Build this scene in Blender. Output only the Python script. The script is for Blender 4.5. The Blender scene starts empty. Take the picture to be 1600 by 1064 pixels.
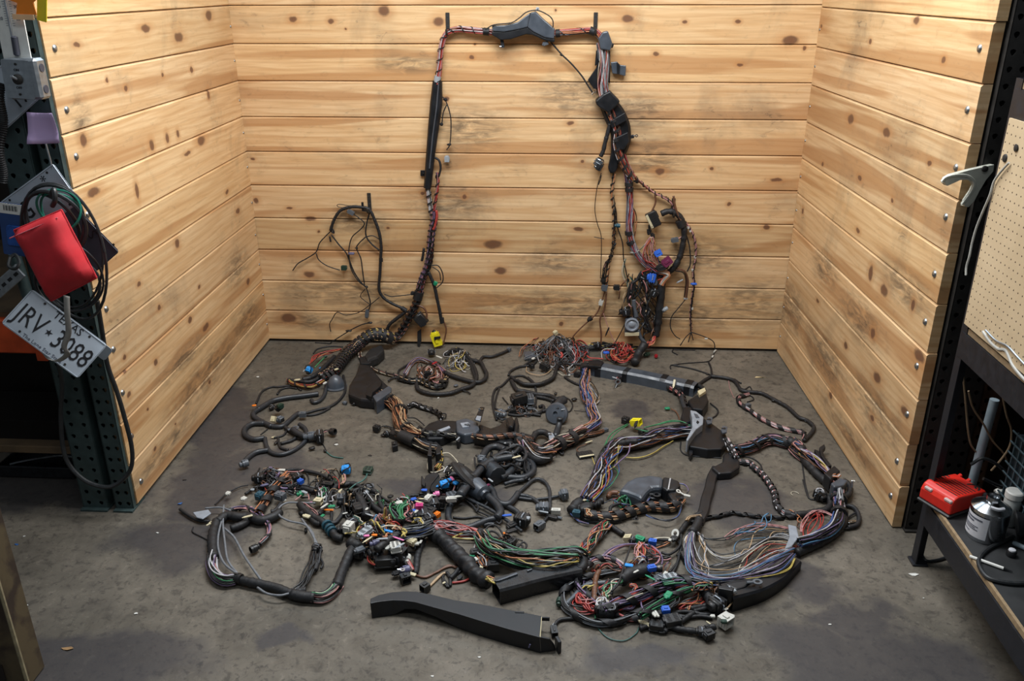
import bpy, math, random
from mathutils import Vector as V3, Matrix, Quaternion, noise as mnoise
random.seed(7)
SC = bpy.context.scene
COL = SC.collection
R = random.uniform

# ------------------------------------------------------------------ camera
CAM = V3((.2293, -4.5415, 1.9553)); YAW, PIT, ROL, FP = -.0597, .3989, -.0024, 1324.2
_f = V3((math.sin(YAW)*math.cos(PIT), math.cos(YAW)*math.cos(PIT), -math.sin(PIT)))
_r = V3((math.cos(YAW), -math.sin(YAW), 0)); _u = _r.cross(_f)
_a = math.cos(ROL)*_r + math.sin(ROL)*_u; _b = -math.sin(ROL)*_r + math.cos(ROL)*_u
cd = bpy.data.cameras.new('camera'); cd.sensor_width = 36; cd.lens = FP/1600*36; cd.clip_start = .05
cam = bpy.data.objects.new('camera', cd); COL.objects.link(cam)
m3 = Matrix((_a, _b, -_f)).transposed(); cam.matrix_world = Matrix.Translation(CAM) @ m3.to_4x4()
SC.camera = cam

# ------------------------------------------------------------------ light
SC.view_settings.view_transform = 'Standard'; SC.view_settings.look = 'None'
SC.view_settings.gamma = 1; SC.view_settings.use_curve_mapping = False
SC.view_settings.exposure = 0.08
w = bpy.data.worlds.new('World'); SC.world = w; w.use_nodes = True
w.node_tree.nodes['Background'].inputs[0].default_value = (.80, .90, 1.0, 1)
w.node_tree.nodes['Background'].inputs[1].default_value = .13
def area(name, loc, sx, sy, power, col, target):
    l = bpy.data.lights.new(name, 'AREA'); l.shape = 'RECTANGLE'; l.size = sx; l.size_y = sy
    l.energy = power; l.color = col
    o = bpy.data.objects.new(name, l); COL.objects.link(o); o.location = loc
    o.rotation_euler = (V3(target)-V3(loc)).to_track_quat('-Z', 'Y').to_euler()
    return o
# shop fluorescents: one row over the mouth of the bay, one further out in the aisle
area('shop_light_row', (.1, -1.55, 3.05), 2.4, .7, 108, (.97, .985, 1.0), (.1, -1.45, 0))
area('aisle_light_row', (.2, -4.4, 4.2), 3.0, .6, 26, (.90, .955, 1.0), (.2, -2.4, 0))
area('rear_clerestory', (.3, 2.3, 5.4), 6.0, 1.6, 125, (.70, .86, 1.0), (.2, -1.6, 0))

# ------------------------------------------------------------------ pixel helpers (photo frame 1600x1064)
def ray(px, py): return _f + _a*((px-800)/FP) + _b*((532-py)/FP)
def onz(px, py, z=0.0): d = ray(px, py); return CAM + d*((z-CAM.z)/d.z)
def ony(px, py, y=0.0): d = ray(px, py); return CAM + d*((y-CAM.y)/d.y)
def onx(px, py, x=0.0): d = ray(px, py); return CAM + d*((x-CAM.x)/d.x)
class View:
    """points read in a crop of the photo with origin x0,y0 and zoom s, put on the floor or against the back wall"""
    def __init__(s, x0, y0, k): s.x0, s.y0, s.k = x0, y0, k
    def px(s, p): return s.x0+p[0]/s.k, s.y0+p[1]/s.k
    def F(s, pts, h=.01): return [onz(*s.px(p), p[2] if len(p) > 2 else h) for p in pts]
    def W(s, pts, off=.03): return [ony(*s.px(p), -(p[2] if len(p) > 2 else off)) for p in pts]
vP = View(0, 0, 1)
vA = View(640, 0, 3.8); vB = View(440, 280, 3.8); vC = View(880, 220, 3.1308); vD = View(360, 490, 4.432)
vE = View(600, 530, 4.4444); vF = View(880, 520, 3.8095); vG = View(280, 700, 4.0912); vH = View(560, 700, 4.0917)
vI = View(860, 680, 3.2245); vJ = View(560, 900, 4.7059)
v1 = View(380, 720, 8.867); v2 = View(500, 720, 8.867); v3 = View(540, 800, 8.867); v4 = View(640, 680, 7.0955)
v5 = View(860, 840, 7.6); v6 = View(1000, 860, 7.6); v7 = View(820, 510, 7.0955); v8 = View(880, 740, 7.0955)

# ------------------------------------------------------------------ materials
class NT:
    def __init__(s, name):
        s.m = bpy.data.materials.new(name); s.m.use_nodes = True
        s.t = s.m.node_tree; s.b = s.t.nodes['Principled BSDF']
    def n(s, typ, **kw):
        o = s.t.nodes.new(typ)
        for k, v in kw.items():
            if k.startswith('i_'):
                key = k[2:]; key = int(key) if key.isdigit() else key
                if isinstance(v, bpy.types.NodeSocket): s.t.links.new(v, o.inputs[key])
                else: o.inputs[key].default_value = v
            else: setattr(o, k, v)
        return o
    def l(s, a, b): s.t.links.new(a, b)
    def mapr(s, x, a, b, c=0.0, d=1.0):
        o = s.n('ShaderNodeMapRange'); s.l(x, o.inputs[0])
        for i, v in enumerate((a, b, c, d)): o.inputs[i+1].default_value = v
        return o.outputs[0]
    def math(s, op, a, b=None):
        o = s.n('ShaderNodeMath', operation=op)
        for i, v in enumerate((a, b)):
            if v is None: continue
            if isinstance(v, bpy.types.NodeSocket): s.l(v, o.inputs[i])
            else: o.inputs[i].default_value = v
        return o.outputs[0]
    def vmath(s, op, a, b=None, out=0):
        o = s.n('ShaderNodeVectorMath', operation=op)
        for i, v in enumerate((a, b)):
            if v is None: continue
            if isinstance(v, bpy.types.NodeSocket): s.l(v, o.inputs[i])
            else: o.inputs[i].default_value = v
        return o.outputs[out]
    def mix(s, fac, a, b, mode='MIX'):
        o = s.n('ShaderNodeMix', data_type='RGBA', blend_type=mode)
        for k, v in ((0, fac), (6, a), (7, b)):
            if isinstance(v, bpy.types.NodeSocket): s.l(v, o.inputs[k])
            else: o.inputs[k].default_value = (*v, 1) if isinstance(v, tuple) and len(v) == 3 else v
        return o.outputs[2]
    def noise(s, vec, scale, detail=3, dist=0.0, rough=.5):
        o = s.n('ShaderNodeTexNoise'); s.l(vec, o.inputs['Vector']); o.inputs['Scale'].default_value = scale
        o.inputs['Detail'].default_value = detail; o.inputs['Distortion'].default_value = dist; o.inputs['Roughness'].default_value = rough
        return o.outputs[0]
    def scaled(s, vec, sc):
        return s.vmath('MULTIPLY', vec, sc)
    def bump(s, h, strength=.3, dist=.002):
        o = s.n('ShaderNodeBump'); s.l(h, o.inputs['Height']); o.inputs['Strength'].default_value = strength; o.inputs['Distance'].default_value = dist
        s.l(o.outputs[0], s.b.inputs['Normal'])
MATS = {}
def mat(name, col, rough=.5, metal=0.0, var=.18, scale=25.0, bump=0.0, spec=.5, coat=0.0):
    """plain procedural surface: colour and gloss broken up by object-space noise"""
    if name in MATS: return MATS[name]
    t = NT(name); tc = t.n('ShaderNodeTexCoord')
    nz = t.noise(tc.outputs['Object'], scale, 4)
    f = t.mapr(nz, .3, .7, 1-var, 1+var)
    c = t.n('ShaderNodeVectorMath', operation='SCALE'); c.inputs[0].default_value = col; t.l(f, c.inputs['Scale'])
    t.l(c.outputs[0], t.b.inputs['Base Color'])
    t.l(t.mapr(nz, .3, .7, max(.04, rough-.08), min(1, rough+.08)), t.b.inputs['Roughness'])
    t.b.inputs['Metallic'].default_value = metal; t.b.inputs['Specular IOR Level'].default_value = spec
    t.b.inputs['Coat Weight'].default_value = coat
    if bump: t.bump(nz, bump, .003)
    MATS[name] = t.m; return t.m
def srgb(r, g, b):
    f = lambda c: (c/12.92 if c <= .04045 else ((c+.055)/1.055)**2.4)
    return (f(r/255), f(g/255), f(b/255))

# ------------------------------------------------------------------ objects
ORG = {}
def tag(o, label=None, cat=None, group=None, kind=None):
    if label: o['label'] = label
    if cat: o['category'] = cat
    if group: o['group'] = group
    if kind: o['kind'] = kind
    return o
def thing(name, loc, label, cat, group=None, kind=None):
    o = bpy.data.objects.new(name, None); COL.objects.link(o); o.location = loc; o.empty_display_size = .05
    ORG[o.name] = V3(loc); return tag(o, label, cat, group, kind)
class MB:
    def __init__(s): s.v = []; s.f = []; s.mi = []; s.mats = []; s.sm = []
    def slot(s, m):
        if m not in s.mats: s.mats.append(m)
        return s.mats.index(m)
    def add(s, verts, faces, m, smooth=False):
        b = len(s.v); s.v.extend(tuple(x) for x in verts); k = s.slot(m)
        for f in faces: s.f.append(tuple(i+b for i in f)); s.mi.append(k); s.sm.append(smooth)
    def box(s, c, d, m, mtx=None, bev=0.0):
        x, y, z = (i/2 for i in d); c = V3(c)
        if bev <= 0:
            vs = [V3((sx*x, sy*y, sz*z)) for sx in (-1, 1) for sy in (-1, 1) for sz in (-1, 1)]
            fs = [(0, 1, 3, 2), (4, 6, 7, 5), (0, 4, 5, 1), (2, 3, 7, 6), (0, 2, 6, 4), (1, 5, 7, 3)]
        else:
            b = min(bev, x*.9, y*.9, z*.9); vs = []; idx = {}
            for sx in (-1, 1):
                for sy in (-1, 1):
                    for sz in (-1, 1):
                        for ax in range(3):
                            p = [sx*(x-b), sy*(y-b), sz*(z-b)]; p[ax] = (sx*x, sy*y, sz*z)[ax]
                            idx[sx, sy, sz, ax] = len(vs); vs.append(V3(p))
            fs = []
            q = ((-1, -1), (1, -1), (1, 1), (-1, 1))
            for ax in range(3):
                for sg in (-1, 1):
                    ring = []
                    for a, b2 in q:
                        k = [0, 0, 0]; k[ax] = sg; k[(ax+1) % 3] = a; k[(ax+2) % 3] = b2; ring.append(idx[k[0], k[1], k[2], ax])
                    fs.append(tuple(ring if sg > 0 else ring[::-1]))
            for ax in range(3):
                o1, o2 = (ax+1) % 3, (ax+2) % 3
                for a in (-1, 1):
                    for b2 in (-1, 1):
                        k0 = [0, 0, 0]; k0[ax] = -1; k0[o1] = a; k0[o2] = b2; k1 = list(k0); k1[ax] = 1
                        r4 = [idx[(*k0, o1)], idx[(*k1, o1)], idx[(*k1, o2)], idx[(*k0, o2)]]
                        fs.append(tuple(r4 if a*b2 < 0 else r4[::-1]))
            for sx in (-1, 1):
                for sy in (-1, 1):
                    for sz in (-1, 1):
                        r3 = [idx[sx, sy, sz, 0], idx[sx, sy, sz, 1], idx[sx, sy, sz, 2]]
                        fs.append(tuple(r3 if sx*sy*sz > 0 else r3[::-1]))
        if mtx is not None: vs = [mtx @ v for v in vs]
        s.add([v+c for v in vs], fs, m)
        return s
    def prism(s, poly, a, bvec, m, smooth=False):
        """poly: 3-D outline, extruded by bvec"""
        n = len(poly); bvec = V3(bvec); P = [V3(p)+V3(a) for p in poly]
        s.add(P+[p+bvec for p in P], [tuple(range(n))[::-1], tuple(range(n, 2*n))]+[(i, (i+1) % n, n+(i+1) % n, n+i) for i in range(n)], m, smooth)
        return s
    def tube(s, pts, r, m, n=6, cap=True, rf=None):
        P = [V3(p) for p in pts]; k = len(P)
        if k < 2: return s
        T = []
        for i in range(k):
            t = P[min(i+1, k-1)]-P[max(i-1, 0)]
            T.append(t.normalized() if t.length > 1e-9 else V3((1, 0, 0)))
        up = V3((0, 0, 1)) if abs(T[0].z) < .9 else V3((0, 1, 0))
        N = (up - T[0]*up.dot(T[0])).normalized(); vs = []
        for i in range(k):
            N = N - T[i]*N.dot(T[i])
            N = N.normalized() if N.length > 1e-6 else T[i].orthogonal().normalized()
            B = T[i].cross(N); rr = r if rf is None else r*rf(i)
            for j in range(n):
                a = 2*math.pi*j/n; vs.append(P[i]+N*(math.cos(a)*rr)+B*(math.sin(a)*rr))
        fs = [(i*n+j, i*n+(j+1) % n, (i+1)*n+(j+1) % n, (i+1)*n+j) for i in range(k-1) for j in range(n)]
        if cap: fs += [tuple(range(n))[::-1], tuple((k-1)*n+j for j in range(n))]
        s.add(vs, fs, m, n > 4); return s
    def lathe(s, prof, c, m, n=20, mtx=None):
        vs = []; c = V3(c)
        for (r, z) in prof:
            for j in range(n):
                a = 2*math.pi*j/n; p = V3((r*math.cos(a), r*math.sin(a), z)); vs.append((mtx @ p if mtx is not None else p)+c)
        k = len(prof)
        fs = [(i*n+j, i*n+(j+1) % n, (i+1)*n+(j+1) % n, (i+1)*n+j) for i in range(k-1) for j in range(n)]
        fs += [tuple(range(n))[::-1], tuple((k-1)*n+j for j in range(n))]
        s.add(vs, fs, m, True); return s
    def build(s, name, parent=None, loc=None, sharp=True):
        me = bpy.data.meshes.new(name); org = V3((0, 0, 0))
        if parent is not None: org = ORG[parent.name]
        elif loc is not None: org = V3(loc)
        me.from_pydata([(x-org.x, y-org.y, z-org.z) for x, y, z in s.v], [], s.f)
        for m in s.mats: me.materials.append(m)
        me.polygons.foreach_set('material_index', s.mi); me.polygons.foreach_set('use_smooth', s.sm)
        me.update()
        if sharp and any(s.sm):
            try: me.set_sharp_from_angle(angle=math.radians(42))
            except Exception: pass
        o = bpy.data.objects.new(name, me); COL.objects.link(o)
        if parent is not None:
            o.parent = parent; ORG[o.name] = org
        else:
            o.location = org; ORG[o.name] = org
        return o
def smooth(pts, seg=6):
    """Catmull-Rom through the points"""
    P = [V3(p) for p in pts]
    if len(P) < 3: seg = max(seg, 6)
    Q = [P[0]*2-P[1]]+P+[P[-1]*2-P[-2]]; out = []
    for i in range(1, len(Q)-2):
        p0, p1, p2, p3 = Q[i-1:i+3]
        for k in range(seg):
            t = k/seg
            out.append(.5*((2*p1)+(p2-p0)*t+(2*p0-5*p1+4*p2-p3)*t*t+(3*p1-p0-3*p2+p3)*t**3))
    out.append(P[-1]); return out
def resample(pts, step):
    out = [pts[0].copy()]; need = step
    for a, b in zip(pts, pts[1:]):
        L = (b-a).length; d = need
        while d <= L: out.append(a+(b-a)*(d/L)); d += step
        need = d-L
    if (out[-1]-pts[-1]).length > step*.3: out.append(pts[-1].copy())
    return out
def frame(o, x, up):
    """4x4 with x along x, z towards up"""
    x = V3(x).normalized(); y = V3(up).cross(x).normalized(); z = x.cross(y)
    return Matrix.Translation(V3(o)) @ Matrix((x, y, z)).transposed().to_4x4()
def text_mesh(txt, size, m, mtx, parent, name='lettering', ext=.0006, align='CENTER', sx=1.0):
    c = bpy.data.curves.new('t', 'FONT'); c.body = txt; c.size = size; c.extrude = ext; c.align_x = align; c.align_y = 'CENTER'; c.resolution_u = 2
    o = bpy.data.objects.new('t', c); COL.objects.link(o)
    me = bpy.data.meshes.new_from_object(o.evaluated_get(bpy.context.evaluated_depsgraph_get()))
    bpy.data.objects.remove(o); bpy.data.curves.remove(c)
    me.transform(mtx @ Matrix.Diagonal((sx, 1, 1, 1))); org = ORG[parent.name]; me.transform(Matrix.Translation(-org))
    me.materials.clear(); me.materials.append(m); me.name = name
    t = bpy.data.objects.new(name, me); COL.objects.link(t); t.parent = parent; ORG[t.name] = org
    return t

# ================================================================== THE SETTING
HP, Z0 = .184, .015            # board pitch, gap under the lowest board
XL, XR, YL, YR, WB = -1.4582, 1.5361, -1.7334, -1.7009, 2.9608
def wood(name, knots, axis, smudges=None):
    t = NT(name); tc = t.n('ShaderNodeTexCoord'); geo = t.n('ShaderNodeNewGeometry'); oi = t.n('ShaderNodeObjectInfo')
    rnd = oi.outputs['Random']
    cmb = t.n('ShaderNodeCombineXYZ'); t.l(t.math('MULTIPLY', rnd, 61.0), cmb.inputs[0]); t.l(t.math('MULTIPLY', rnd, 23.0), cmb.inputs[2])
    p = t.vmath('ADD', tc.outputs['Object'], cmb.outputs[0])
    g1 = t.noise(t.scaled(p, (1.1, 1, 16)), 2.2, 5, .9)
    g2 = t.noise(t.scaled(p, (2.5, 1, 110)), 2.0, 3, .2)
    # growth-ring cathedrals
    wv = t.n('ShaderNodeTexWave', wave_type='BANDS', bands_direction='Z'); t.l(t.scaled(p, (.55, 1, 3.2)), wv.inputs[0])
    wv.inputs['Scale'].default_value = 3.0; wv.inputs['Distortion'].default_value = 9.0; wv.inputs['Detail'].default_value = 2.0; wv.inputs['Detail Scale'].default_value = .7
    band = t.mapr(t.noise(t.scaled(p, (.30, 1, 5.5)), 1.6, 2, .5), .535, .585)
    pale = srgb(224, 191, 146); mid = srgb(208, 168, 120); heart = srgb(184, 138, 92)
    c = t.mix(t.mapr(g1, .35, .68), pale, mid)
    c = t.mix(t.math('MULTIPLY', band, .8), c, heart)
    c = t.mix(t.math('MULTIPLY', t.mapr(wv.outputs[1], .55, 1.0), .20), c, srgb(168, 116, 66))
    c = t.mix(t.math('MULTIPLY', t.mapr(g2, .52, .75), .22), c, srgb(150, 108, 66))
    # grey handling grime and scuffs
    wp = geo.outputs['Position']
    d1 = t.mapr(t.noise(wp, 2.1, 5, .4, .62), .53, .70)
    d2 = t.mapr(t.noise(t.scaled(wp, (5, 5, 12)), 2.4, 6, 1.2, .7), .57, .72)
    c = t.mix(t.math('MULTIPLY', d1, .42), c, srgb(118, 103, 84))
    c = t.mix(t.math('MULTIPLY', t.math('MULTIPLY', d2, t.math('ADD', d1, .25)), .75), c, srgb(70, 60, 50))
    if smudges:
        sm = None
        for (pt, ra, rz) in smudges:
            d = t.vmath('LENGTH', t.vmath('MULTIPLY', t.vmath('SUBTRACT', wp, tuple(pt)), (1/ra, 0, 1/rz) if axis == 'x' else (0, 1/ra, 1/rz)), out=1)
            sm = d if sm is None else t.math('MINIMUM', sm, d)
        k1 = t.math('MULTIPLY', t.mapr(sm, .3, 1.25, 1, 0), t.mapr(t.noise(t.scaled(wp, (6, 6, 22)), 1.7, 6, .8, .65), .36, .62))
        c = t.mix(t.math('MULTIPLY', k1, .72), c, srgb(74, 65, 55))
    # knots where the boards have them
    jit = t.n('ShaderNodeTexNoise'); t.l(wp, jit.inputs[0]); jit.inputs['Scale'].default_value = 26
    q = t.vmath('ADD', wp, t.vmath('MULTIPLY', t.vmath('SUBTRACT', jit.outputs[1], (.5, .5, .5)), (.016, .016, .016)))
    acc = None
    for (pt, ra, rz, *_) in knots:
        inv = (1/ra, .6, 1/rz) if axis == 'x' else (.6, 1/ra, 1/rz)
        d = t.vmath('LENGTH', t.vmath('MULTIPLY', t.vmath('SUBTRACT', q, tuple(pt)), inv), out=1)
        acc = d if acc is None else t.math('MINIMUM', acc, d)
    halo = t.mapr(acc, 1.0, 2.4, .4, 0); c = t.mix(halo, c, srgb(176, 116, 62))
    c = t.mix(t.mapr(acc, .7, 1.1, .85, 0), c, srgb(98, 68, 52))
    c = t.mix(t.mapr(acc, .25, .7, .5, 0), c, srgb(120, 78, 52))
    c = t.mix(1.0, c, oi.outputs['Color'], 'MULTIPLY')
    t.l(c, t.b.inputs['Base Color']); t.b.inputs['Roughness'].default_value = .52; t.b.inputs['Specular IOR Level'].default_value = .35
    t.bump(t.math('ADD', g1, g2), .12, .0015)
    return t.m
def kn(fn, lst): return [(fn(a, b), c, d) for a, b, c, d in lst]
kb = kn(lambda a, b: ony(a, b, 0), [(458, 30, .021, .016), (517, 33, .017, .014), (600, 17, .03, .027), (685, 34, .03, .022), (981, 29, .034, .018),
    (737, 89, .014, .010), (891, 192, .021, .012), (697, 155, .018, .014), (1070, 34, .014, .010), (1153, 34, .014, .009), (1235, 63, .042, .024),
    (1156, 101, .017, .009), (1257, 75, .010, .012), (1025, 84, .017, .012), (770, 382, .055, .026), (483, 429, .033, .020), (485, 342, .034, .016),
    (1031, 268, .028, .020), (904, 358, .03, .012), (1139, 319, .012, .012), (782, 423, .036, .022), (877, 506, .014, .014), (451, 497, .05, .03),
    (395, 248, .014, .008), (1112, 263, .011, .009), (400, 314, .018, .016), (452, 325, .02, .008), (726, 307, .014, .014), (606, 356, .01, .008), (498, 362, .008, .008),
    (1213, 281, .036, .010), (1198, 355, .018, .014), (540, 46, .006, .006), (868, 16, .007, .007), (910, 252, .010, .008), (742, 69, .006, .006), (660, 302, .012, .010)])
kl = kn(lambda a, b: onx(a, b, XL), [(231, 44, .055, .020), (284, 58, .06, .026), (332, 24, .05, .03), (121, 70, .03, .012), (199, 138, .018, .016), (169, 125, .013, .012),
    (258, 117, .014, .013), (304, 109, .022, .018), (319, 220, .06, .03), (331, 147, .02, .03), (240, 227, .025, .03), (265, 216, .022, .03), (282, 209, .02, .022),
    (131, 220, .03, .03), (147, 300, .06, .022), (216, 299, .018, .045), (219, 444, .022, .014), (251, 481, .02, .015), (195, 558, .018, .013), (245, 566, .024, .02),
    (202, 617, .022, .016), (196, 581, .016, .009), (232, 640, .012, .010), (243, 701, .018, .012), (331, 597, .02, .014), (325, 511, .05, .022), (276, 663, .01, .008),
    (280, 380, .03, .028), (297, 240, .05, .012), (360, 300, .03, .014), (377, 330, .04, .02), (393, 440, .03, .025), (315, 448, .02, .014), (300, 500, .03, .02)])
kr = kn(lambda a, b: onx(a, b, XR), [(1301, 41, .018, .010), (1440, 32, .035, .018), (1479, 93, .022, .016), (1372, 65, .02, .016), (1342, 186, .05, .028), (1394, 207, .05, .024),
    (1456, 255, .02, .014), (1300, 257, .02, .014), (1354, 278, .03, .014), (1401, 313, .018, .012), (1429, 477, .02, .03), (1368, 427, .03, .045), (1387, 454, .05, .03),
    (1370, 521, .03, .03), (1375, 590, .05, .028), (1415, 644, .05, .026), (1367, 653, .03, .016), (1437, 556, .06, .03), (1307, 618, .03, .02), (1350, 360, .03, .014),
    (1330, 540, .03, .02), (1290, 470, .03, .014), (1270, 330, .02, .02), (1444, 690, .02, .012)])
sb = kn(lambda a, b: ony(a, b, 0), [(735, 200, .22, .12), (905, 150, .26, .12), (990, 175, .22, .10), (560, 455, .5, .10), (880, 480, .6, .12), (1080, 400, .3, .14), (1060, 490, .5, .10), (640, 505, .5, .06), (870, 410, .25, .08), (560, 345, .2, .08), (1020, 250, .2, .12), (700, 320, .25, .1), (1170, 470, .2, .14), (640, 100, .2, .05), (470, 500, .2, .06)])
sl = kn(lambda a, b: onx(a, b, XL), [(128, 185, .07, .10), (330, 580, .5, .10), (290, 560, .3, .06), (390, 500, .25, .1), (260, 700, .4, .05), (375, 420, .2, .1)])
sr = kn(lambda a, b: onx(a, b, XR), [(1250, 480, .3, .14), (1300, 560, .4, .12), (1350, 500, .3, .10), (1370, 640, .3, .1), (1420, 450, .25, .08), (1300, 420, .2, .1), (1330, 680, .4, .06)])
M_wb, M_wl, M_wr = wood('pine_back', kb, 'x', sb), wood('pine_left', [(a, b*.8, c*.8) for a, b, c in kl], 'y', sl), wood('pine_right', [(a, b*.8, c*.8) for a, b, c in kr], 'y', sr)
M_zinc = mat('zinc_bolt', srgb(170, 175, 178), .32, 1.0)
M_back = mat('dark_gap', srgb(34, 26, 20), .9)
def plank_mesh(name, L, th, m):
    """tongue-and-groove board, local x along, z up from its lower edge, front face at y=0 looking to -y"""
    b = MB(); h = HP
    prof = [(th, .001), (.004, .001), (0, .004), (0, h-.009), (.007, h-.002), (th, h-.002)]
    N = 8; vs = []
    for i in range(N+1):
        for (y, z) in prof: vs.append((L*i/N, y, z))
    k = len(prof); fs = []
    for i in range(N):
        for j in range(k): fs.append((i*k+j, (i+1)*k+j, (i+1)*k+(j+1) % k, i*k+(j+1) % k))
    fs += [tuple(range(k)), tuple(N*k+j for j in range(k))[::-1]]
    b.add(vs, fs, m); me = bpy.data.meshes.new(name); me.from_pydata(b.v, [], b.f); me.materials.append(m); me.update(); return me
tw = random.Random(3)
def tint(i, base=1.0, warm=0.0):
    v = base*tw.uniform(.9, 1.08); o = tw.uniform(-.03, .03)+warm
    return (v*(1+o*.3), v, v*(1-o*1.3), 1)
bolt_me = None
def bolt(parent, local, scale=1.0, axis='y'):
    """domed carriage bolt head, in the board's own coordinates"""
    global bolt_me
    if bolt_me is None:
        b = MB(); b.lathe([(.013, 0), (.0125, .0025), (.009, .006), (.004, .008)], (0, 0, 0), M_zinc, 12, Matrix.Rotation(math.pi/2, 3, 'X'))
        bolt_me = b.build('bolt'); d = bolt_me.data; bpy.data.objects.remove(bolt_me); bolt_me = d
    o = bpy.data.objects.new('bolt', bolt_me); COL.objects.link(o); o.parent = parent; o.location = local; o.scale = (scale,)*3
ROWS = 11
# back wall
wb = thing('wall_back', (0, 0, 0), None, None, None, 'structure')
mb = MB(); mb.box((0, .045, 1.02), (WB+.1, .03, 2.02), M_back); mb.build('backing_board', wb)
me = plank_mesh('plank', WB+.03, .022, M_wb)
TB = [1.0, .97, .93, .9, 1.0, .92, .98, 1.0, 1.03, 1.03, 1.06, 1.0, 1.0]
for i in range(ROWS):
    o = bpy.data.objects.new('plank', me); COL.objects.link(o); o.parent = wb
    o.location = (-WB/2-.015, 0, Z0+i*HP); o.color = tint(i, TB[i])
# side walls: boards run along y, faces towards the bay
def side_wall(name, x, xb, yf, m, sgn, dz):
    root = thing(name, (xb, 0, 0), None, None, None, 'structure')
    L = math.hypot(x-xb, yf); ang = math.atan2(x-xb, -yf)          # slight splay of the wall
    mb = MB(); mb.box((0, 0, 1.02), (.03, L-.1, 2.02), M_back, Matrix.Rotation(ang, 3, 'Z'))
    o = mb.build('backing_board'); o.parent = root; o.location = ((x-xb)/2-sgn*.056, yf/2+.03, 0)
    me = plank_mesh('plank', L, .036, m)
    for i in range(ROWS):
        o = bpy.data.objects.new('plank', me); COL.objects.link(o); o.parent = root
        e = tw.uniform(-.006, .006)
        if sgn > 0:   # left wall, face looks to +x
            o.rotation_euler = (0, 0, math.pi/2+ang); o.location = (x-xb, yf+e, Z0+i*HP)
            fr, bk = .055, L-.02
        else:
            o.rotation_euler = (0, 0, -math.pi/2+ang); o.location = (0, e, Z0+i*HP+dz)
            fr, bk = L-.055, .022
        o.color = tint(i, 1.02 if i > 2 else .96)
        bolt(o, (fr, 0, HP*.5+tw.uniform(-.02, .02)), 1.0)
        bolt(o, (bk, 0, HP*.5+tw.uniform(-.012, .012)), .55)
    return root
side_wall('wall_left', XL, -WB/2, YL, M_wl, 1, 0)
side_wall('wall_right', XR, WB/2, YR, M_wr, -1, -.010)

# floor
t = NT('concrete'); geo = t.n('ShaderNodeNewGeometry'); wp = geo.outputs['Position']
n1 = t.noise(wp, 1.3, 6, .5, .6); n2 = t.noise(wp, 9, 5, .3, .65); n3 = t.noise(wp, 60, 4, 0, .6); n4 = t.noise(t.vmath('ADD', wp, (4.1, 7.7, 0)), 2.3, 4, 1.0, .55)
c = t.mix(t.mapr(n1, .40, .62), srgb(84, 79, 70), srgb(110, 103, 92))
c = t.mix(t.math('MULTIPLY', t.mapr(n2, .45, .75), .55), c, srgb(72, 66, 58))
c = t.mix(t.math('MULTIPLY', t.mapr(n3, .55, .8), .45), c, srgb(58, 52, 46))
c = t.mix(t.math('MULTIPLY', t.mapr(n3, .60, .74), t.mapr(n2, .3, .6, .5, 0)), c, srgb(160, 152, 138))
n5 = t.noise(t.vmath('ADD', wp, (1.3, 2.9, 0)), 22, 5, .6, .7)
c = t.mix(t.math('MULTIPLY', t.mapr(n5, .53, .66), .62), c, srgb(52, 48, 43))
c = t.mix(t.math('MULTIPLY', t.mapr(n5, .42, .30), .3), c, srgb(142, 133, 120))
n6 = t.noise(t.vmath('ADD', wp, (9.3, 3.1, 0)), 38, 4, .2, .6)
c = t.mix(t.math('MULTIPLY', t.mapr(n6, .58, .64), .5), c, srgb(50, 46, 42))
# old oil stains, each with its own outline
acc = None
wob = t.vmath('ADD', wp, t.vmath('MULTIPLY', t.vmath('SUBTRACT', t.n('ShaderNodeTexNoise', i_Vector=wp, i_Scale=4.5, i_Detail=5.0).outputs[1], (.5, .5, .5)), (.42, .42, 0)))
for a, b, rx, ry in [(290, 850, .26, .17), (352, 680, .15, .36), (400, 735, .30, .16), (310, 770, .16, .2), (60, 760, .5, .16), (150, 1040, .32, .16), (1160, 790, .22, .16), (985, 640, .12, .10), (232, 1000, .045, .03),
                     (1390, 1040, .35, .2), (1250, 900, .16, .12), (700, 770, .3, .12), (340, 640, .10, .22), (1000, 1030, .2, .08), (1330, 960, .14, .1), (430, 1000, .1, .06)]:
    q = onz(a, b); d = t.vmath('LENGTH', t.vmath('MULTIPLY', t.vmath('SUBTRACT', wob, tuple(q)), (1/rx, 1/ry, 0)), out=1)
    acc = d if acc is None else t.math('MINIMUM', acc, d)
oil = t.mapr(acc, .75, 1.15, 1, 0)
c = t.mix(t.math('MULTIPLY', oil, .72), c, srgb(50, 48, 52))
c = t.mix(t.math('MULTIPLY', t.mapr(n4, .6, .72), .45), c, srgb(62, 57, 52))
t.l(c, t.b.inputs['Base Color'])
t.l(t.math('SUBTRACT', t.mapr(n2, .3, .7, .60, .78), t.math('MULTIPLY', oil, .12)), t.b.inputs['Roughness']); t.b.inputs['Specular IOR Level'].default_value = .4
t.bump(t.math('ADD', n2, t.math('MULTIPLY', n3, .35)), .28, .004)
M_floor = t.m
mb = MB(); G = 24; vs = []
for i in range(G+1):
    for j in range(G+1): vs.append((-5+10*i/G, -7+9*j/G, 0))
mb.add(vs, [(i*(G+1)+j, (i+1)*(G+1)+j, (i+1)*(G+1)+j+1, i*(G+1)+j+1) for i in range(G) for j in range(G)], M_floor)
tag(mb.build('floor'), kind='structure')

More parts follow.
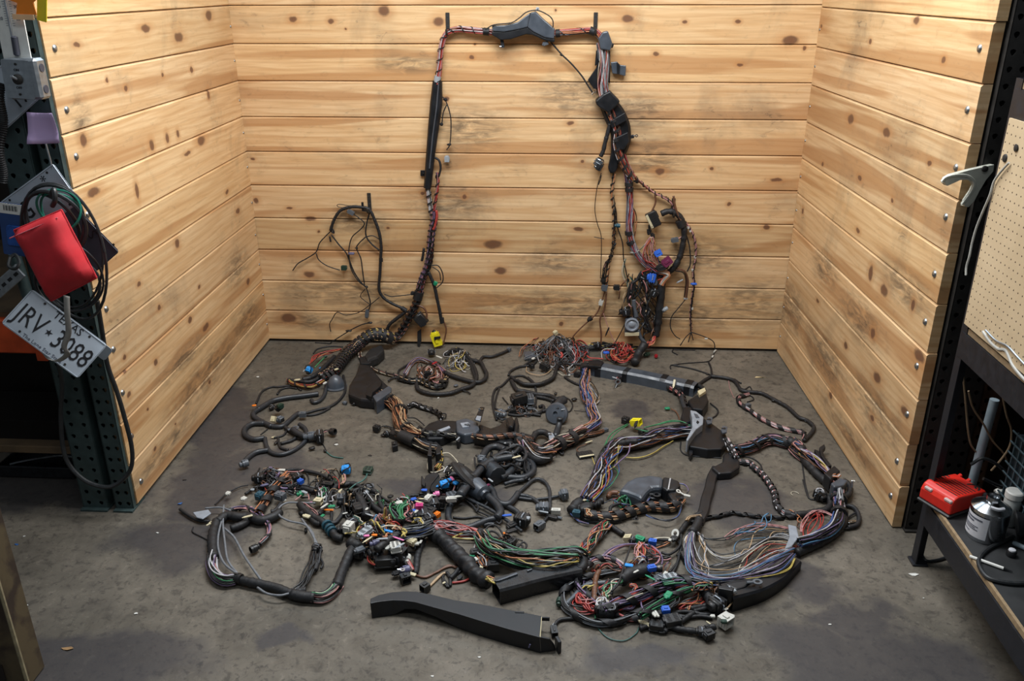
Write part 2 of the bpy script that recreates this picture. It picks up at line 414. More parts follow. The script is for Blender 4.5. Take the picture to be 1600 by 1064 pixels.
# ================================================================== LEFT: RACK UPRIGHTS AND WHAT HANGS ON THEM
M_rackg = mat('rack_green', srgb(58, 74, 74), .55, .2, .2, 30)
M_rackd = mat('rack_black', srgb(40, 38, 36), .6, .1, .25, 30)
M_black = mat('black_plastic', srgb(30, 31, 33), .42, 0, .25, 60)
M_blacksat = mat('black_satin', srgb(24, 25, 28), .3, 0, .25, 40)
M_rubber = mat('black_rubber', srgb(27, 28, 30), .6, 0, .25, 90)
M_orange = mat('orange_paint', srgb(196, 74, 30), .5, .1, .25, 14)
M_white = mat('white_plastic', srgb(222, 222, 216), .45, 0, .06, 40)
M_alu = mat('cast_aluminium', srgb(165, 172, 178), .38, .85, .12, 60)
M_plate = mat('plate_silver', srgb(172, 182, 192), .4, .15, .1, 12)
M_plated = mat('plate_dark', srgb(66, 68, 78), .5, .2, .15, 12)
M_ink = mat('black_ink', srgb(22, 22, 26), .5)
M_inkg = mat('grey_ink', srgb(92, 96, 108), .5)
M_lilac = mat('lilac_paper', srgb(196, 172, 214), .8, 0, .05, 8)
M_red = mat('red_fabric', srgb(196, 40, 48), .75, 0, .18, 14, .3)
M_pink = mat('pink_fabric', srgb(206, 98, 108), .75, 0, .12, 14, .2)
M_cable = mat('cable_black', srgb(34, 36, 38), .45, 0, .2, 50)
M_cgreen = mat('cable_green', srgb(20, 110, 92), .45, 0, .15, 50)
M_strap = mat('grey_strap', srgb(150, 146, 140), .8, 0, .12, 40)
M_woodd = mat('old_board', srgb(92, 74, 52), .8, 0, .3, 12)
M_blue = mat('blue_card', srgb(36, 66, 118), .5, 0, .12, 20)
M_yel = mat('yellow_card', srgb(226, 206, 40), .5, 0, .08, 20)
M_orcard = mat('orange_card', srgb(236, 132, 32), .5, 0, .08, 20)

def teardrop(cx, cz, w, h, n=10):
    out = []
    for k in range(n):
        a = 2*math.pi*k/n+math.pi/2
        x, z = math.cos(a)*w, math.sin(a)*h*.62
        if z < 0: x *= 1-.45*min(1, -z/(h*.62)); z *= 1.5
        out.append((cx+x, cz+z))
    return out
def perforated_column(mb, x0, x1, y, depth, z0, z1, m, pitch=.0508):
    """C-shaped rack column, front face to -y with two rows of teardrop slots cut through"""
    W = x1-x0; cells = int((z1-z0)/pitch); N = 10
    def rect(cx, cz, hw, hh):
        out = []
        for k in range(N):
            a = 2*math.pi*k/N+math.pi/2; dx, dz = math.cos(a), math.sin(a)
            s = min(hw/abs(dx) if abs(dx) > 1e-6 else 9, hh/abs(dz) if abs(dz) > 1e-6 else 9); out.append((cx+dx*s, cz+dz*s))
        return out
    for i in range(cells):
        cz = z0+(i+.5)*pitch
        for c in (0, 1):
            cx = x0+W*(.25+.5*c); hw, hh = W*.25, pitch/2
            o = rect(cx, cz, hw, hh); inn = teardrop(cx, cz, .0095, .0125, N)
            vs = [(a, y, b) for a, b in o]+[(a, y, b) for a, b in inn]+[(a, y+.004, b) for a, b in inn]
            corners = [(cx-hw, y, cz-hh), (cx+hw, y, cz-hh), (cx+hw, y, cz+hh), (cx-hw, y, cz+hh)]
            fs = [(k, (k+1) % N, N+(k+1) % N, N+k) for k in range(N)]+[(N+k, N+(k+1) % N, 2*N+(k+1) % N, 2*N+k) for k in range(N)]
            mb.add(vs, fs, m)
            # fill the four corners outside the sampled ring
            for q in corners:
                near = sorted(range(N), key=lambda k: (o[k][0]-q[0])**2+(o[k][1]-q[2])**2)[:2]
                mb.add([q, (o[near[0]][0], y, o[near[0]][1]), (o[near[1]][0], y, o[near[1]][1])], [(0, 1, 2)], m)
    zt = z0+cells*pitch
    for x in (x0, x1): mb.box((x, y+depth/2, (z0+zt)/2), (.003, depth, zt-z0), m)
    mb.box(((x0+x1)/2, y+depth, (z0+zt)/2), (W, .004, zt-z0), m)
    return mb
YF = -1.752
xa = [ony(p, 660, YF).x for p in (100, 140, 153, 181)]
for k, (x0, x1, lab) in enumerate([(xa[0], xa[1], 'dark green perforated rack upright standing behind the license plates'),
                                   (xa[2], xa[3], 'dark green perforated rack upright bolted against the end of the left plank wall')]):
    root = thing('rack_upright', ((x0+x1)/2, YF+.04, 0), lab, 'rack upright')
    perforated_column(MB(), x0, x1, YF, .075, .006, 2.44, M_rackg).build('column', root)
    b = MB(); b.box(((x0+x1)/2, YF+.035, .004), (x1-x0+.008, .11, .008), M_rackg); b.build('foot_plate', root)
# shelf bay next to it: orange beam, decks, dark back and side panels added to shade the cavity
root = thing('rack_beam', (xa[0]-.6, YF, .7), 'orange steel pallet rack beam behind the silver license plate', 'rack beam')
zb1, zb0 = ony(20, 500, YF).z, ony(60, 553, YF).z
MB().box((xa[0]-.62, YF+.02, (zb0+zb1)/2), (1.2, .045, zb1-zb0), M_orange, None, .006).build('beam', root)
MB().box((xa[0]-.022, YF-.004, (zb0+zb1)/2), (.04, .006, zb1-zb0+.05), M_orange).build('end_bracket', root)
tag(MB().box((xa[0]-.62, -1.25, zb1+.01), (1.2, .95, .02), M_woodd).build('shelf_deck', None, (xa[0]-.62, -1.25, zb1)), 'dark wooden deck lying on the orange rack beam', 'shelf')
tag(MB().box((xa[0]-.62, -.78, 1.2), (1.3, .02, 2.4), M_back).build('shade_panel_rack_rear'), kind='structure')  # added dark panel, keeps ambient light out of the cavity under the beam
tag(MB().box((xa[1]+.012, -1.22, 1.2), (.01, .9, 2.4), M_back).build('shade_panel_rack_side'), kind='structure')  # added dark panel shading the side of the same cavity
bz = ony(50, 697, -1.60)
tag(MB().box((-2.2, -1.60, bz.z), (.98, .06, .035), M_woodd, None, .004).build('timber_rail', None, (-2.2, -1.6, bz.z)), 'brown timber rail low under the orange rack beam', 'rail')
# lower pallet / black trays on the floor of the bay
p = onz(60, 752)
root = thing('storage_tray', p, 'black plastic tray lying on the floor under the orange rack beam', 'tray')
b = MB(); b.box((p.x-.02, p.y+.12, .012), (.34, .2, .02), M_blacksat, None, .004); b.build('base', root)
for dy in (.02, .22): MB().box((p.x-.02, p.y+dy, .035), (.34, .012, .05), M_blacksat, None, .003).build('rim', root)
for dx in (-.18, .14): MB().box((p.x+dx, p.y+.12, .035), (.012, .2, .05), M_blacksat, None, .003).build('rim', root)
b = MB(); b.tube(smooth([(p.x-.13, p.y+.03, .062), (p.x-.05, p.y+.05, .075), (p.x+.05, p.y+.1, .068), (p.x+.12, p.y+.1, .062)]), .004, M_alu, 6)
tag(b.build('steel_rod', None, (p.x, p.y+.06, .062)), 'thin bright rod resting across the black tray', 'rod')
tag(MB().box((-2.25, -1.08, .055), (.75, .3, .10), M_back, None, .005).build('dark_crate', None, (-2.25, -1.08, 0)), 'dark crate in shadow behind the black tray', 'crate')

def slab(mb, mtx, w, h, t, m, rad=.012, n=4):
    """rounded sheet in the local xz... x right, y up, thickness along z of mtx"""
    pts = []
    for (sx, sy, a0) in ((1, 1, 0), (-1, 1, 90), (-1, -1, 180), (1, -1, 270)):
        for k in range(n+1):
            a = math.radians(a0+90*k/n); pts.append(V3((sx*(w/2-rad)+math.cos(a)*rad, sy*(h/2-rad)+math.sin(a)*rad, 0)))
    P = [mtx @ p for p in pts]; q = mtx.to_3x3() @ V3((0, 0, -t)); mb.prism(P, (0, 0, 0), q, m); return mb
def fmat(o, xdir, ydir):
    """x right, y up on the face, z out of it"""
    x = V3(xdir).normalized(); z = x.cross(V3(ydir)).normalized(); y = z.cross(x)
    return Matrix.Translation(V3(o)) @ Matrix((x, y, z)).transposed().to_4x4()
def license_plate(cpx, y, ang, lean, yaw, label, face, ink, main, small=None, foot=None, mtxt=None, w=.305, h=.152, star=False):
    o = ony(*cpx, y)
    x = V3((math.cos(ang), 0, -math.sin(ang))); u = V3((math.sin(ang), 0, math.cos(ang)))
    n = V3((0, -1, 0)); rot = Quaternion(x, lean) ; u = rot @ u; n = rot @ n
    rz = Quaternion((0, 0, 1), yaw); x, u = rz @ x, rz @ u
    m = fmat(o, x, u); root = thing('license_plate', o, label, 'license plate')
    plt = slab(MB(), m, w, h, .0015, face).build('plate', root)
    b = MB()
    n4 = 4; r0 = [V3((sx*(w/2-.004), sy*(h/2-.004), .001)) for sx, sy in ((1, 1), (-1, 1), (-1, -1), (1, -1), (1, 1))]
    b.tube([m @ p for p in r0], .0016, face, 5); b.build('rim', root)
    for t_, s_, off, mm, sx_ in main:
        text_mesh(t_, s_, mm, m @ Matrix.Translation((off[0], off[1], .0008)), plt, sx=sx_)
    for sx in (-1, 1):
        for sy in (-1, 1): MB().lathe([(.0045, .0004), (.0045, .0012)], m @ V3((sx*.09, sy*.062, 0)), M_rackd, 8, m.to_3x3()).build('screw_hole', plt)
    if star:
        pts = []
        for k in range(10):
            a = math.pi*k/5+math.pi/2; rr = .013 if k % 2 == 0 else .005; pts.append(m @ V3((-.018+rr*math.cos(a), -.008+rr*math.sin(a), .0014)))
        MB().prism(pts, (0, 0, 0), m.to_3x3() @ V3((0, 0, -.0012)), ink).build('star_mark', plt)
    return root
A45 = math.radians(42)
license_plate((86, 522), -1.93, A45, -.50, .0, 'silver license plate reading JRV 3088 below the red pouch', M_plate, M_ink,
              [('JRV', .098, (-.088, -.010), M_ink, .72), ('3088', .098, (.074, -.010), M_ink, .72), ('TEXAS', .038, (.01, .054), M_ink, 1.0), ('The Lone Star State', .019, (0, -.064), M_inkg, 1.0)], star=True)
license_plate((62, 316), -1.80, math.radians(-32), -.12, .0, 'silver license plate with a G tucked behind the red pouch', M_plate, M_ink,
              [('G', .088, (-.062, .0), M_ink, .85), ('*', .05, (.064, .044), M_ink, 1.0)], w=.26, h=.15)
license_plate((6, 152), -1.775, math.radians(-36), -.10, .0, 'silver license plate ending in 17 behind the toggle switch box', M_plate, M_ink,
              [('17', .085, (.045, -.032), M_ink, .8), ('S', .045, (.07, .045), M_ink, 1.0)])
license_plate((128, 368), -1.772, math.radians(52), -.1, 0, 'dark grey license plate behind the coiled black cables', M_plated, M_ink,
              [('S', .05, (.02, .03), M_ink, 1.0)], w=.24, h=.12)
p = ony(150, 541, -1.80)
tag(slab(MB(), fmat(p, (.74, 0, -.67), (.67, 0, .74)), .11, .06, .0015, M_plate).build('metal_tag', None, p), 'small blue grey metal tag poking out past the rack upright', 'tag')

# toggle switch box
o = ony(28, 124, -1.85); m = fmat(o, (1, 0, -.06), (.06, 0, 1)); root = thing('switch_box', o, 'square grey metal box with a toggle switch on the rack upright', 'switch')
r3 = m.to_3x3()
b = MB(); b.box(o+V3((.01, .03, 0)), (.105, .06, .115), M_alu, r3 @ Matrix.Rotation(-math.pi/2, 3, 'X'), .006) if False else b.box(o+V3((.012, .028, 0)), (.112, .055, .125), M_alu, None, .008); b.build('housing', root)
cp = slab(MB(), m, .095, .118, .003, M_alu, .008).build('cover_plate', root)
MB().lathe([(.016, -.001), (.016, .004), (.012, .007)], m @ V3((0, 0, .001)), M_rackd, 16, r3).build('switch_collar', cp)
MB().tube([m @ V3((0, 0, .004)), m @ V3((-.004, .012, .026))], .0045, M_alu, 8).build('toggle_lever', cp)
for sy in (-1, 1): MB().lathe([(.004, 0), (.004, .0016)], m @ V3((0, sy*.046, .001)), M_rackd, 8, r3).build('screw', cp)
for sy in (.25, -.25): MB().lathe([(.013, 0), (.013, .001)], o+V3((.069, .028, sy*.13)), M_plated, 12, Matrix.Rotation(math.pi/2, 3, 'Y')).build('knockout', root)
text_mesh('ON', .011, M_ink, m @ Matrix.Translation((0, .028, .001)), cp); text_mesh('OFF', .011, M_ink, m @ Matrix.Translation((0, -.026, .001)), cp)

# lilac note
o = ony(70, 200, -1.80); b = MB(); vs = []; G = 6
for i in range(G+1):
    for j in range(G+1):
        u, v = i/G-.5, j/G-.5; vs.append((o.x+u*.098+.004*v, o.y-.004-.016*(u+v*.6)**2*4*.6-.006*(v < -.3), o.z+v*.098+.01*u*u))
b.add(vs, [(i*(G+1)+j, (i+1)*(G+1)+j, (i+1)*(G+1)+j+1, i*(G+1)+j+1) for i in range(G) for j in range(G)], M_lilac, True)
nt = b.build('sticky_note', None, o); md = nt.modifiers.new('t', 'SOLIDIFY'); md.thickness = .0006
tag(nt, 'curled lilac paper note stuck on the green rack upright', 'note')
# wire hanging under it
tag(MB().tube([ony(70, 219, -1.79), ony(79, 252, -1.79), ony(88, 300, -1.79)], .003, M_alu, 6).build('steel_rod', None, ony(79, 252, -1.79)), 'thin grey rod running down the rack upright under the lilac note', 'rod')

# thermometer and tagged card at the top
o = ony(17, 40, -1.81); m = fmat(o, (1, 0, -.02), (-.07, 0, 1)); root = thing('wall_thermometer', o, 'white wall thermometer with a glass tube and degree numbers', 'thermometer')
slab(MB(), m, .09, .235, .004, M_white, .006).build('scale_plate', root)
MB().tube([m @ V3((0, .11, .004)), m @ V3((0, -.045, .004))], .004, M_alu, 8).build('glass_tube', root)
MB().lathe([(.004, -.03), (.010, -.026), (.010, .026), (.005, .03)], m @ V3((.006, -.06, .006)), M_plated, 10, r3 @ Matrix.Rotation(-math.pi/2, 3, 'X')).build('bulb', root)
for k, t_ in enumerate(('20', '30', '40')):
    for sx in (-1, 1): text_mesh(t_, .014, M_inkg, m @ Matrix.Translation((sx*.028, .02+.035*k, .0006)), root)
b = MB()
for k in range(16):
    for sx in (-1, 1): b.box(m @ V3((sx*.011, .0+.007*k, .0004)), (.007, .0012, .0008), M_inkg, r3)
b.build('scale_marks', root)['kind'] = 'stuff'
o = ony(38, 6, -1.83); m = fmat(o, (1, 0, -.03), (.03, 0, 1)); root = thing('hang_card', o, 'orange hang card with a yellow edge above the thermometer', 'card')
b = MB(); P = [(-.06, .05), (.05, .05), (.045, .015), (.03, .004), (.035, -.03), (-.03, -.03), (-.02, .002), (-.05, .012)]
b.prism([m @ V3((x, y, .004)) for x, y in P], (0, 0, 0), r3 @ V3((0, 0, -.003)), M_orcard); b.build('orange_card', root)
slab(MB(), m @ Matrix.Translation((.054, .0, -.002)) @ Matrix.Rotation(-.2, 4, 'Z'), .03, .10, .003, M_yel, .003).build('yellow_card', root)
slab(MB(), m @ Matrix.Translation((-.008, -.038, .006)), .068, .016, .002, mat('pale_orange', srgb(240, 196, 150), .5, 0, .05), .002).build('label_strip', root)

# coiled cables
def ring(cx, cy, rx, ry, y, r, m, ph=0.0, tilt=0.0, n=40):
    c = ony(cx, cy, y); k = 1/410
    pts = [c+V3((rx*k*math.cos(a)*math.cos(tilt)-ry*k*math.sin(a)*math.sin(tilt), .012*math.sin(2*a+ph), rx*k*math.cos(a)*math.sin(tilt)+ry*k*math.sin(a))) for a in (2*math.pi*i/n for i in range(n+1))]
    return MB().tube(pts, r, m, 6, False)
o = ony(100, 360, -1.86); root = thing('cable_coil', o, 'coiled black and green cables hung behind the red pouch', 'cable coil')
for cx, cy, rx, ry, r, mm, ph, tl in [(103, 396, 56, 98, .005, M_cable, 0, .05), (98, 386, 54, 88, .004, M_cable, 1, -.03), (84, 350, 42, 46, .0065, M_cable, 2, .1), (78, 352, 38, 44, .006, M_cable, 3, .2),
                                      (92, 328, 30, 28, .004, M_cgreen, .5, .1), (92, 330, 27, 26, .004, M_cgreen, 1.5, 0), (104, 445, 48, 38, .005, M_cable, 1.2, .2), (108, 430, 46, 52, .004, M_cable, 2.2, 0), (86, 345, 40, 50, .006, M_cable, .2, -.1)]:
    ring(cx, cy, rx, ry, -1.86-R(0, .03), r, mm, ph, tl).build('cable_loop', root)
MB().tube(smooth([ony(80, 305, -1.90), ony(84, 296, -1.92), ony(86, 312, -1.93), ony(82, 322, -1.92)]), .008, M_cable, 8).build('cable_tie', root)
# red pouch
c4 = [ony(22, 360, -1.965), ony(96, 328, -1.965), ony(151, 434, -1.98), ony(80, 470, -1.98)]
b = MB(); G = 12; vs = []; cen = sum(c4, V3())/4; root = thing('zip_pouch', cen, 'red fabric zip pouch hanging over the coiled cables', 'pouch')
for side in (-1, 1):
    for i in range(G+1):
        for j in range(G+1):
            u, v = i/G, j/G
            p = c4[0].lerp(c4[1], u).lerp(c4[3].lerp(c4[2], u), v)
            e = min(u, 1-u, v, 1-v); th = .052*(1-(1-min(1, e*3.2))**2)**.5
            p = p+V3((0, -1, .22))*th*(1 if side < 0 else -.75)+V3((0, 1, 0))*.006*mnoise.noise(p*22)
            vs.append(p)
n1_ = (G+1)**2
fs = [(i*(G+1)+j, (i+1)*(G+1)+j, (i+1)*(G+1)+j+1, i*(G+1)+j+1) for i in range(G) for j in range(G)]
b.add(vs, [f[::-1] for f in fs]+[tuple(k+n1_ for k in f) for f in fs], M_red, True); pb = b.build('pouch_body', root, sharp=False)
b = MB(); zl = [c4[0].lerp(c4[1], k/8)+V3((.0, -.030-.012*math.sin(math.pi*k/8), -.018)) for k in range(9)]; b.tube(zl, .0022, M_pink, 5); b.build('seam', pb)
b = MB()
for (p0, p1) in ((c4[0], c4[1]), (c4[1], c4[2]), (c4[2], c4[3]), (c4[3], c4[0])): b.tube([p0.lerp(p1, k/6) for k in range(7)], .003, M_red, 6)
b.build('piping', pb)
# strap
pts = smooth([ony(104, 462, -2.03), ony(105, 490, -2.04), ony(107, 520, -2.04), ony(100, 541, -2.03), ony(105, 553, -2.02), ony(93, 563, -1.98), ony(80, 563, -1.97), ony(70, 553, -1.95)], 8)
b = MB(); n = len(pts); b.add([p+V3((-.010, 0, .002)) for p in pts]+[p+V3((.010, -.002, -.002)) for p in pts], [(i, i+1, n+i+1, n+i) for i in range(n-1)], M_strap, True)
st = b.build('webbing_strap', None, pts[0]); md = st.modifiers.new('t', 'SOLIDIFY'); md.thickness = .002
tag(st, 'grey webbing strap dangling across the silver license plate', 'strap')
# big cable loop along the foot of the uprights
pts = smooth([ony(a, b_, y) for a, b_, y in [(152, 470, -1.80), (160, 520, -1.79), (168, 570, -1.785), (182, 610, -1.785), (194, 650, -1.785), (206, 700, -1.785), (204, 733, -1.79), (186, 754, -1.80), (165, 761, -1.81), (135, 752, -1.81), (111, 730, -1.80), (99, 702, -1.79), (95, 650, -1.785), (97, 600, -1.785), (90, 560, -1.80)]])
tag(MB().tube(pts, .0085, M_cable, 8).build('power_cable', None, pts[0]), 'thick black cable looping down over both green rack uprights', 'cable')
# package, bracket, hose, post at the left edge
o = ony(20, 359, -1.815); m = fmat(o, (1, 0, -.12), (.12, 0, 1)); root = thing('blister_package', o, 'blue and white retail package with a barcode beside the red pouch', 'package')
slab(MB(), m, .085, .185, .004, M_blue, .005).build('card', root)
slab(MB(), m @ Matrix.Translation((0, .074, .001)), .085, .036, .002, M_white, .002).build('header_card', root)
b = MB()
for k in range(14): b.box(m @ V3((-.022+.0034*k+.001*(k % 3), .076, .0016)), (.0014 if k % 3 else .0022, .018, .0008), M_ink, m.to_3x3())
b.build('barcode', root)['kind'] = 'stuff'
slab(MB(), m @ Matrix.Translation((.005, -.02, .006)), .05, .07, .012, mat('blue_foil', srgb(40, 84, 160), .3, .1, .2, 40), .008).build('blister', root)
b = MB(); pts = [ony(2, 130+4.0*k, -1.83)+V3((0, -.01*math.sin(k*.3), 0)) for k in range(40)]; pts = resample(pts, .004)
b.tube(pts, .016, M_rubber, 8, True, lambda i: 1.0 if i % 2 else .78); tag(b.build('ribbed_hose', None, pts[-1]), 'black ribbed hose hanging beside the switch box', 'hose')
o = ony(12, 440, -1.83); m = fmat(o, (.8, 0, .6), (-.6, 0, .8)); root = thing('slotted_bracket', o, 'bright slotted steel bracket leaning above the orange rack beam', 'bracket')
b = MB(); b.box(o, (.14, .05, .008), M_alu, m.to_3x3(), .002); b.box(m @ V3((0, .024, -.012)), (.14, .004, .03), M_alu, m.to_3x3()); b.build('channel', root)
for k in range(4): MB().box(m @ V3((-.05+.033*k, 0, .0045)), (.018, .011, .001), M_ink, m.to_3x3()).build('slot', root)
pts = [ony(22, 396, -1.79), ony(46, 470, -1.79)]
tag(MB().tube(pts, .02, M_rackg, 12).build('round_post', None, pts[1]), 'dark round post end beside the red pouch', 'post')
tag(MB().tube(smooth([ony(16, 402, -1.84), ony(14, 416, -1.86), ony(24, 420, -1.86), ony(30, 410, -1.84), ony(24, 398, -1.83), ony(16, 402, -1.84)]), .006, M_cable, 6).build('cable_hook', None, ony(20, 410, -1.84)), 'small black ring hook beside the dark round post', 'hook')
# flaking steel post in the near left corner
o = onz(53, 1066); t = NT('flaking_paint'); tc = t.n('ShaderNodeTexCoord'); nz = t.noise(tc.outputs['Object'], 9, 5, .5)
t.l(t.mix(t.mapr(nz, .45, .6), srgb(84, 72, 50), srgb(52, 40, 30)), t.b.inputs['Base Color']); t.b.inputs['Roughness'].default_value = .8; M_flake = t.m
root = thing('steel_post', (o.x-.09, o.y-.02, 0), 'rusty tan slotted steel post in the aisle facing the bay', 'post')
MB().box((o.x-.10, o.y+.02, .55), (.2, .09, 1.1), M_flake, None, .006).build('post_body', root)
MB().tube([(o.x-.002, o.y-.022, 0), (o.x-.002, o.y-.022, 1.1)], .006, mat('worn_edge', srgb(150, 140, 112), .7, .2, .3, 40), 6).build('worn_edge', root)
for k in range(8): MB().box((o.x-.085, o.y-.026, .06+.13*k), (.045, .004, .06), M_back).build('slot', root)

# ================================================================== RIGHT: RACK UPRIGHT, WORKBENCH, PEGBOARD
M_peg_hole = srgb(60, 46, 34)
M_bench = mat('bench_black', srgb(34, 36, 42), .45, .2, .2, 30)
M_deck = mat('deck_top', srgb(44, 45, 46), .55, 0, .25, 10)
M_chip = mat('chipboard', srgb(150, 128, 98), .8, 0, .2, 60)
M_redp = mat('red_plastic', srgb(214, 44, 32), .4, 0, .08, 40)
M_label = mat('paper_label', srgb(206, 208, 214), .6, 0, .08, 30)
M_tin = mat('tin_steel', srgb(176, 180, 184), .22, 1.0, .12, 20)
M_rust = mat('rack_brown', srgb(92, 66, 48), .7, .1, .3, 20)
M_greytube = mat('grey_tube', srgb(128, 142, 150), .5, 0, .12, 20)
M_pale = mat('pale_cast', srgb(190, 192, 180), .45, .3, .1, 30)
M_wcable = mat('cable_white', srgb(176, 176, 170), .5, 0, .08, 50)
x0 = XR+.045
for k, (a, b_, lab, mm) in enumerate([(x0, x0+.078, 'black perforated rack upright at the front end of the right plank wall', M_rackd), (x0+.10, x0+.178, 'black perforated rack upright beside the workbench post, set back from the wall', M_rackd)]):
    root = thing('rack_upright', ((a+b_)/2, YR+.02, 0), lab, 'rack upright')
    perforated_column(MB(), a, b_, YR-.02+.02*k, .075, .006, 2.44, mm).build('column', root)
    MB().box(((a+b_)/2, YR+.02+.02*k, .004), (b_-a+.008, .11, .008), mm).build('foot_plate', root)
tag(MB().box((2.3, -1.55, 1.2), (1.1, .02, 2.4), M_back).build('shade_panel_bench_end'), kind='structure')  # added dark sheet standing in for the shadow past the bench end
tag(MB().box((2.45, -2.9, 1.2), (.02, 2.6, 2.4), M_back).build('shade_panel_bench_rear'), kind='structure')  # added dark backing that gives the bench interior its shade
# workbench
bp = onz(1412, 862); BX, BY = bp.x+.012, -1.90
root = thing('workbench', (BX, BY, 0), 'black steel boltless workbench with two decks on the right', 'workbench')
LEN, DEP = 1.55, .62; zd, zu = .282, .93
def post(x, y, sx, sy):
    b = MB(); b.box((x, y+sy*.019, .85), (.004, .04, 1.70), M_bench); b.box((x+sx*.019, y, .85), (.04, .004, 1.70), M_bench); o = b.build('post', root)
    b = MB()
    for k in range(34):
        b.lathe([(.0045, 0), (.0045, .002)], (x+sx*.016, y-sy*.002, .04+.0495*k), M_alu, 8, Matrix.Rotation(math.pi/2, 3, 'X'))
    b.build('rivet', o)['kind'] = 'stuff'
    MB().box((x+sx*.016, y+sy*.016, .004), (.055, .055, .008), M_bench, None, .002).build('foot', o)
post(BX, BY, 1, -1); post(BX+DEP, BY, -1, -1); post(BX+DEP, BY-LEN, -1, 1); post(BX, BY-LEN, 1, 1)
for z, nm in ((zd, 'lower_deck'), (zu, 'upper_deck'), (1.69, 'top_deck')):
    MB().box((BX+DEP/2, BY-LEN/2, z-.008), (DEP-.004, LEN-.01, .015), M_deck).build(nm, root)
    MB().box((BX+.006, BY-LEN/2, z-.0085), (.010, LEN-.02, .018), M_chip).build('deck_edge', root)
    for x in (BX-.001, BX+DEP): MB().box((x, BY-LEN/2, z-.062), (.006, LEN-.02, .085), M_bench).build('beam', root)
    for y in (BY-.003, BY-LEN): MB().box((BX+DEP/2, y, z-.062), (DEP-.02, .006, .085), M_bench).build('beam', root)
# pegboard
t = NT('pegboard'); tc = t.n('ShaderNodeTexCoord'); sp = t.n('ShaderNodeSeparateXYZ'); t.l(tc.outputs['Object'], sp.inputs[0])
def cell(sock): return t.math('SUBTRACT', t.math('FRACT', t.math('MULTIPLY', sock, 1/.0254)), .5)
u, v = cell(sp.outputs[1]), cell(sp.outputs[2])
rr = t.math('SQRT', t.math('ADD', t.math('MULTIPLY', u, u), t.math('MULTIPLY', v, v)))
nz = t.noise(tc.outputs['Object'], 6, 4)
hole = t.mapr(rr, .08, .12, 1, 0); c = t.mix(t.mapr(nz, .3, .7), srgb(206, 184, 150), srgb(192, 170, 136))
t.l(t.mix(hole, c, (*M_peg_hole,)), t.b.inputs['Base Color']); t.b.inputs['Roughness'].default_value = .6
t.bump(t.math('MULTIPLY', hole, -1), .5, .004); M_peg = t.m
root = thing('pegboard', (BX-.010, BY-.025, .95), 'tan pegboard fixed to the front of the workbench above its shelf', 'pegboard')
MB().box((BX-.010, BY-.03-.7, 1.268), (.006, 1.4, .645), M_peg).build('board', root)
for a, b_ in ((1572, 247), (1590, 231)):
    p = onx(a, b_, BX-.011); MB().lathe([(.013 if a < 1580 else .008, 0), (.011, .006), (.005, .008)], p, M_rackd, 12, Matrix.Rotation(-math.pi/2, 3, 'Y')).build('peg', root)
# pale double hook
o = ony(1520, 285, -1.74)
vK = View(1360, 200, 2.956)
P = [(325, 250), (332, 228), (360, 212), (440, 190), (552, 165), (548, 195), (515, 235), (485, 285), (462, 330), (435, 360), (416, 356), (425, 330), (452, 290), (466, 262), (455, 242), (430, 233), (395, 236), (365, 250), (338, 262)]
pts = vK.W(P, 1.722); root = thing('coat_hook', o, 'pale cast metal double hook on the black rack upright', 'hook')
MB().prism(pts, (0, 0, 0), (.006, -.016, 0), M_pale).build('hook_body', root)
MB().tube(smooth(vK.W([(330, 248), (350, 228), (400, 217), (450, 222), (478, 248), (470, 285), (440, 330), (422, 352)], 1.736), 5), .006, M_pale, 6).build('rib', root)
p = vK.W([(527, 188)], 1.74)[0]
MB().lathe([(.010, 0), (.010, .006), (.004, .008)], p, M_rackd, 10, Matrix.Rotation(math.pi/2, 3, 'X')).build('screw', root)
# thin white cable
pts = smooth(vK.F([(0, 0)], 1) and [onx(*vK.px(q), BX-.020) for q in [(640, 160), (600, 205), (570, 250), (552, 310), (520, 385), (490, 460), (470, 530), (458, 590), (444, 640), (441, 680)]])
tag(MB().tube(pts, .0035, M_wcable, 6).build('white_cable', None, pts[-1]), 'thin white cable running down the workbench post from the pegboard', 'cable')
pts = smooth([onx(a, b_, BX-.014) for a, b_ in [(1536, 518), (1548, 535), (1560, 545), (1572, 548), (1582, 570), (1600, 592), (1630, 620)]])
tag(MB().tube(pts, .0045, M_wcable, 6).build('white_cable', None, pts[0]), 'white cable lying along the beam under the pegboard', 'cable')
pts = smooth([onx(a, b_, BX-.018) for a, b_ in [(1540, 516), (1556, 532), (1574, 541), (1592, 560), (1620, 590)]])
tag(MB().tube(pts, .003, M_alu, 6).build('grey_cable', None, pts[0]), 'thin grey cable twisted beside the white one under the pegboard', 'cable')

# things on the lower deck
def deck(px, py, dz=0.0): return onz(px, py, zd+dz)
o = deck(1482, 800); root = thing('battery_charger', o, 'red battery charger on the lower bench deck beside the post', 'charger')
rz = Matrix.Rotation(math.radians(28), 3, 'Z'); c0 = deck(1486, 786)
def L(x, y, z): return c0 + rz @ V3((x, y, z))
MB().box(L(0, 0, .006), (.185, .135, .012), M_black, rz, .004).build('base', root)
b = MB(); P = [(-.088, .012), (.088, .012), (.088, .05), (.076, .066), (-.06, .078), (-.078, .07), (-.088, .05)]
b.prism([L(x, -.064, z) for x, z in P], (0, 0, 0), rz @ V3((0, .128, 0)), M_redp); sh = b.build('shell', root)
md = sh.modifiers.new('b', 'BEVEL'); md.width = .006; md.segments = 2
for k in range(7): MB().box(L(-.058+.015*k, -.012, .0765-.0013*k), (.005, .085, .003), M_back, rz).build('vent_slot', sh)
for k in range(6): MB().box(L(-.05+.016*k, .054, .0758-.0014*k), (.008, .012, .003), M_back, rz).build('vent_slot', sh)
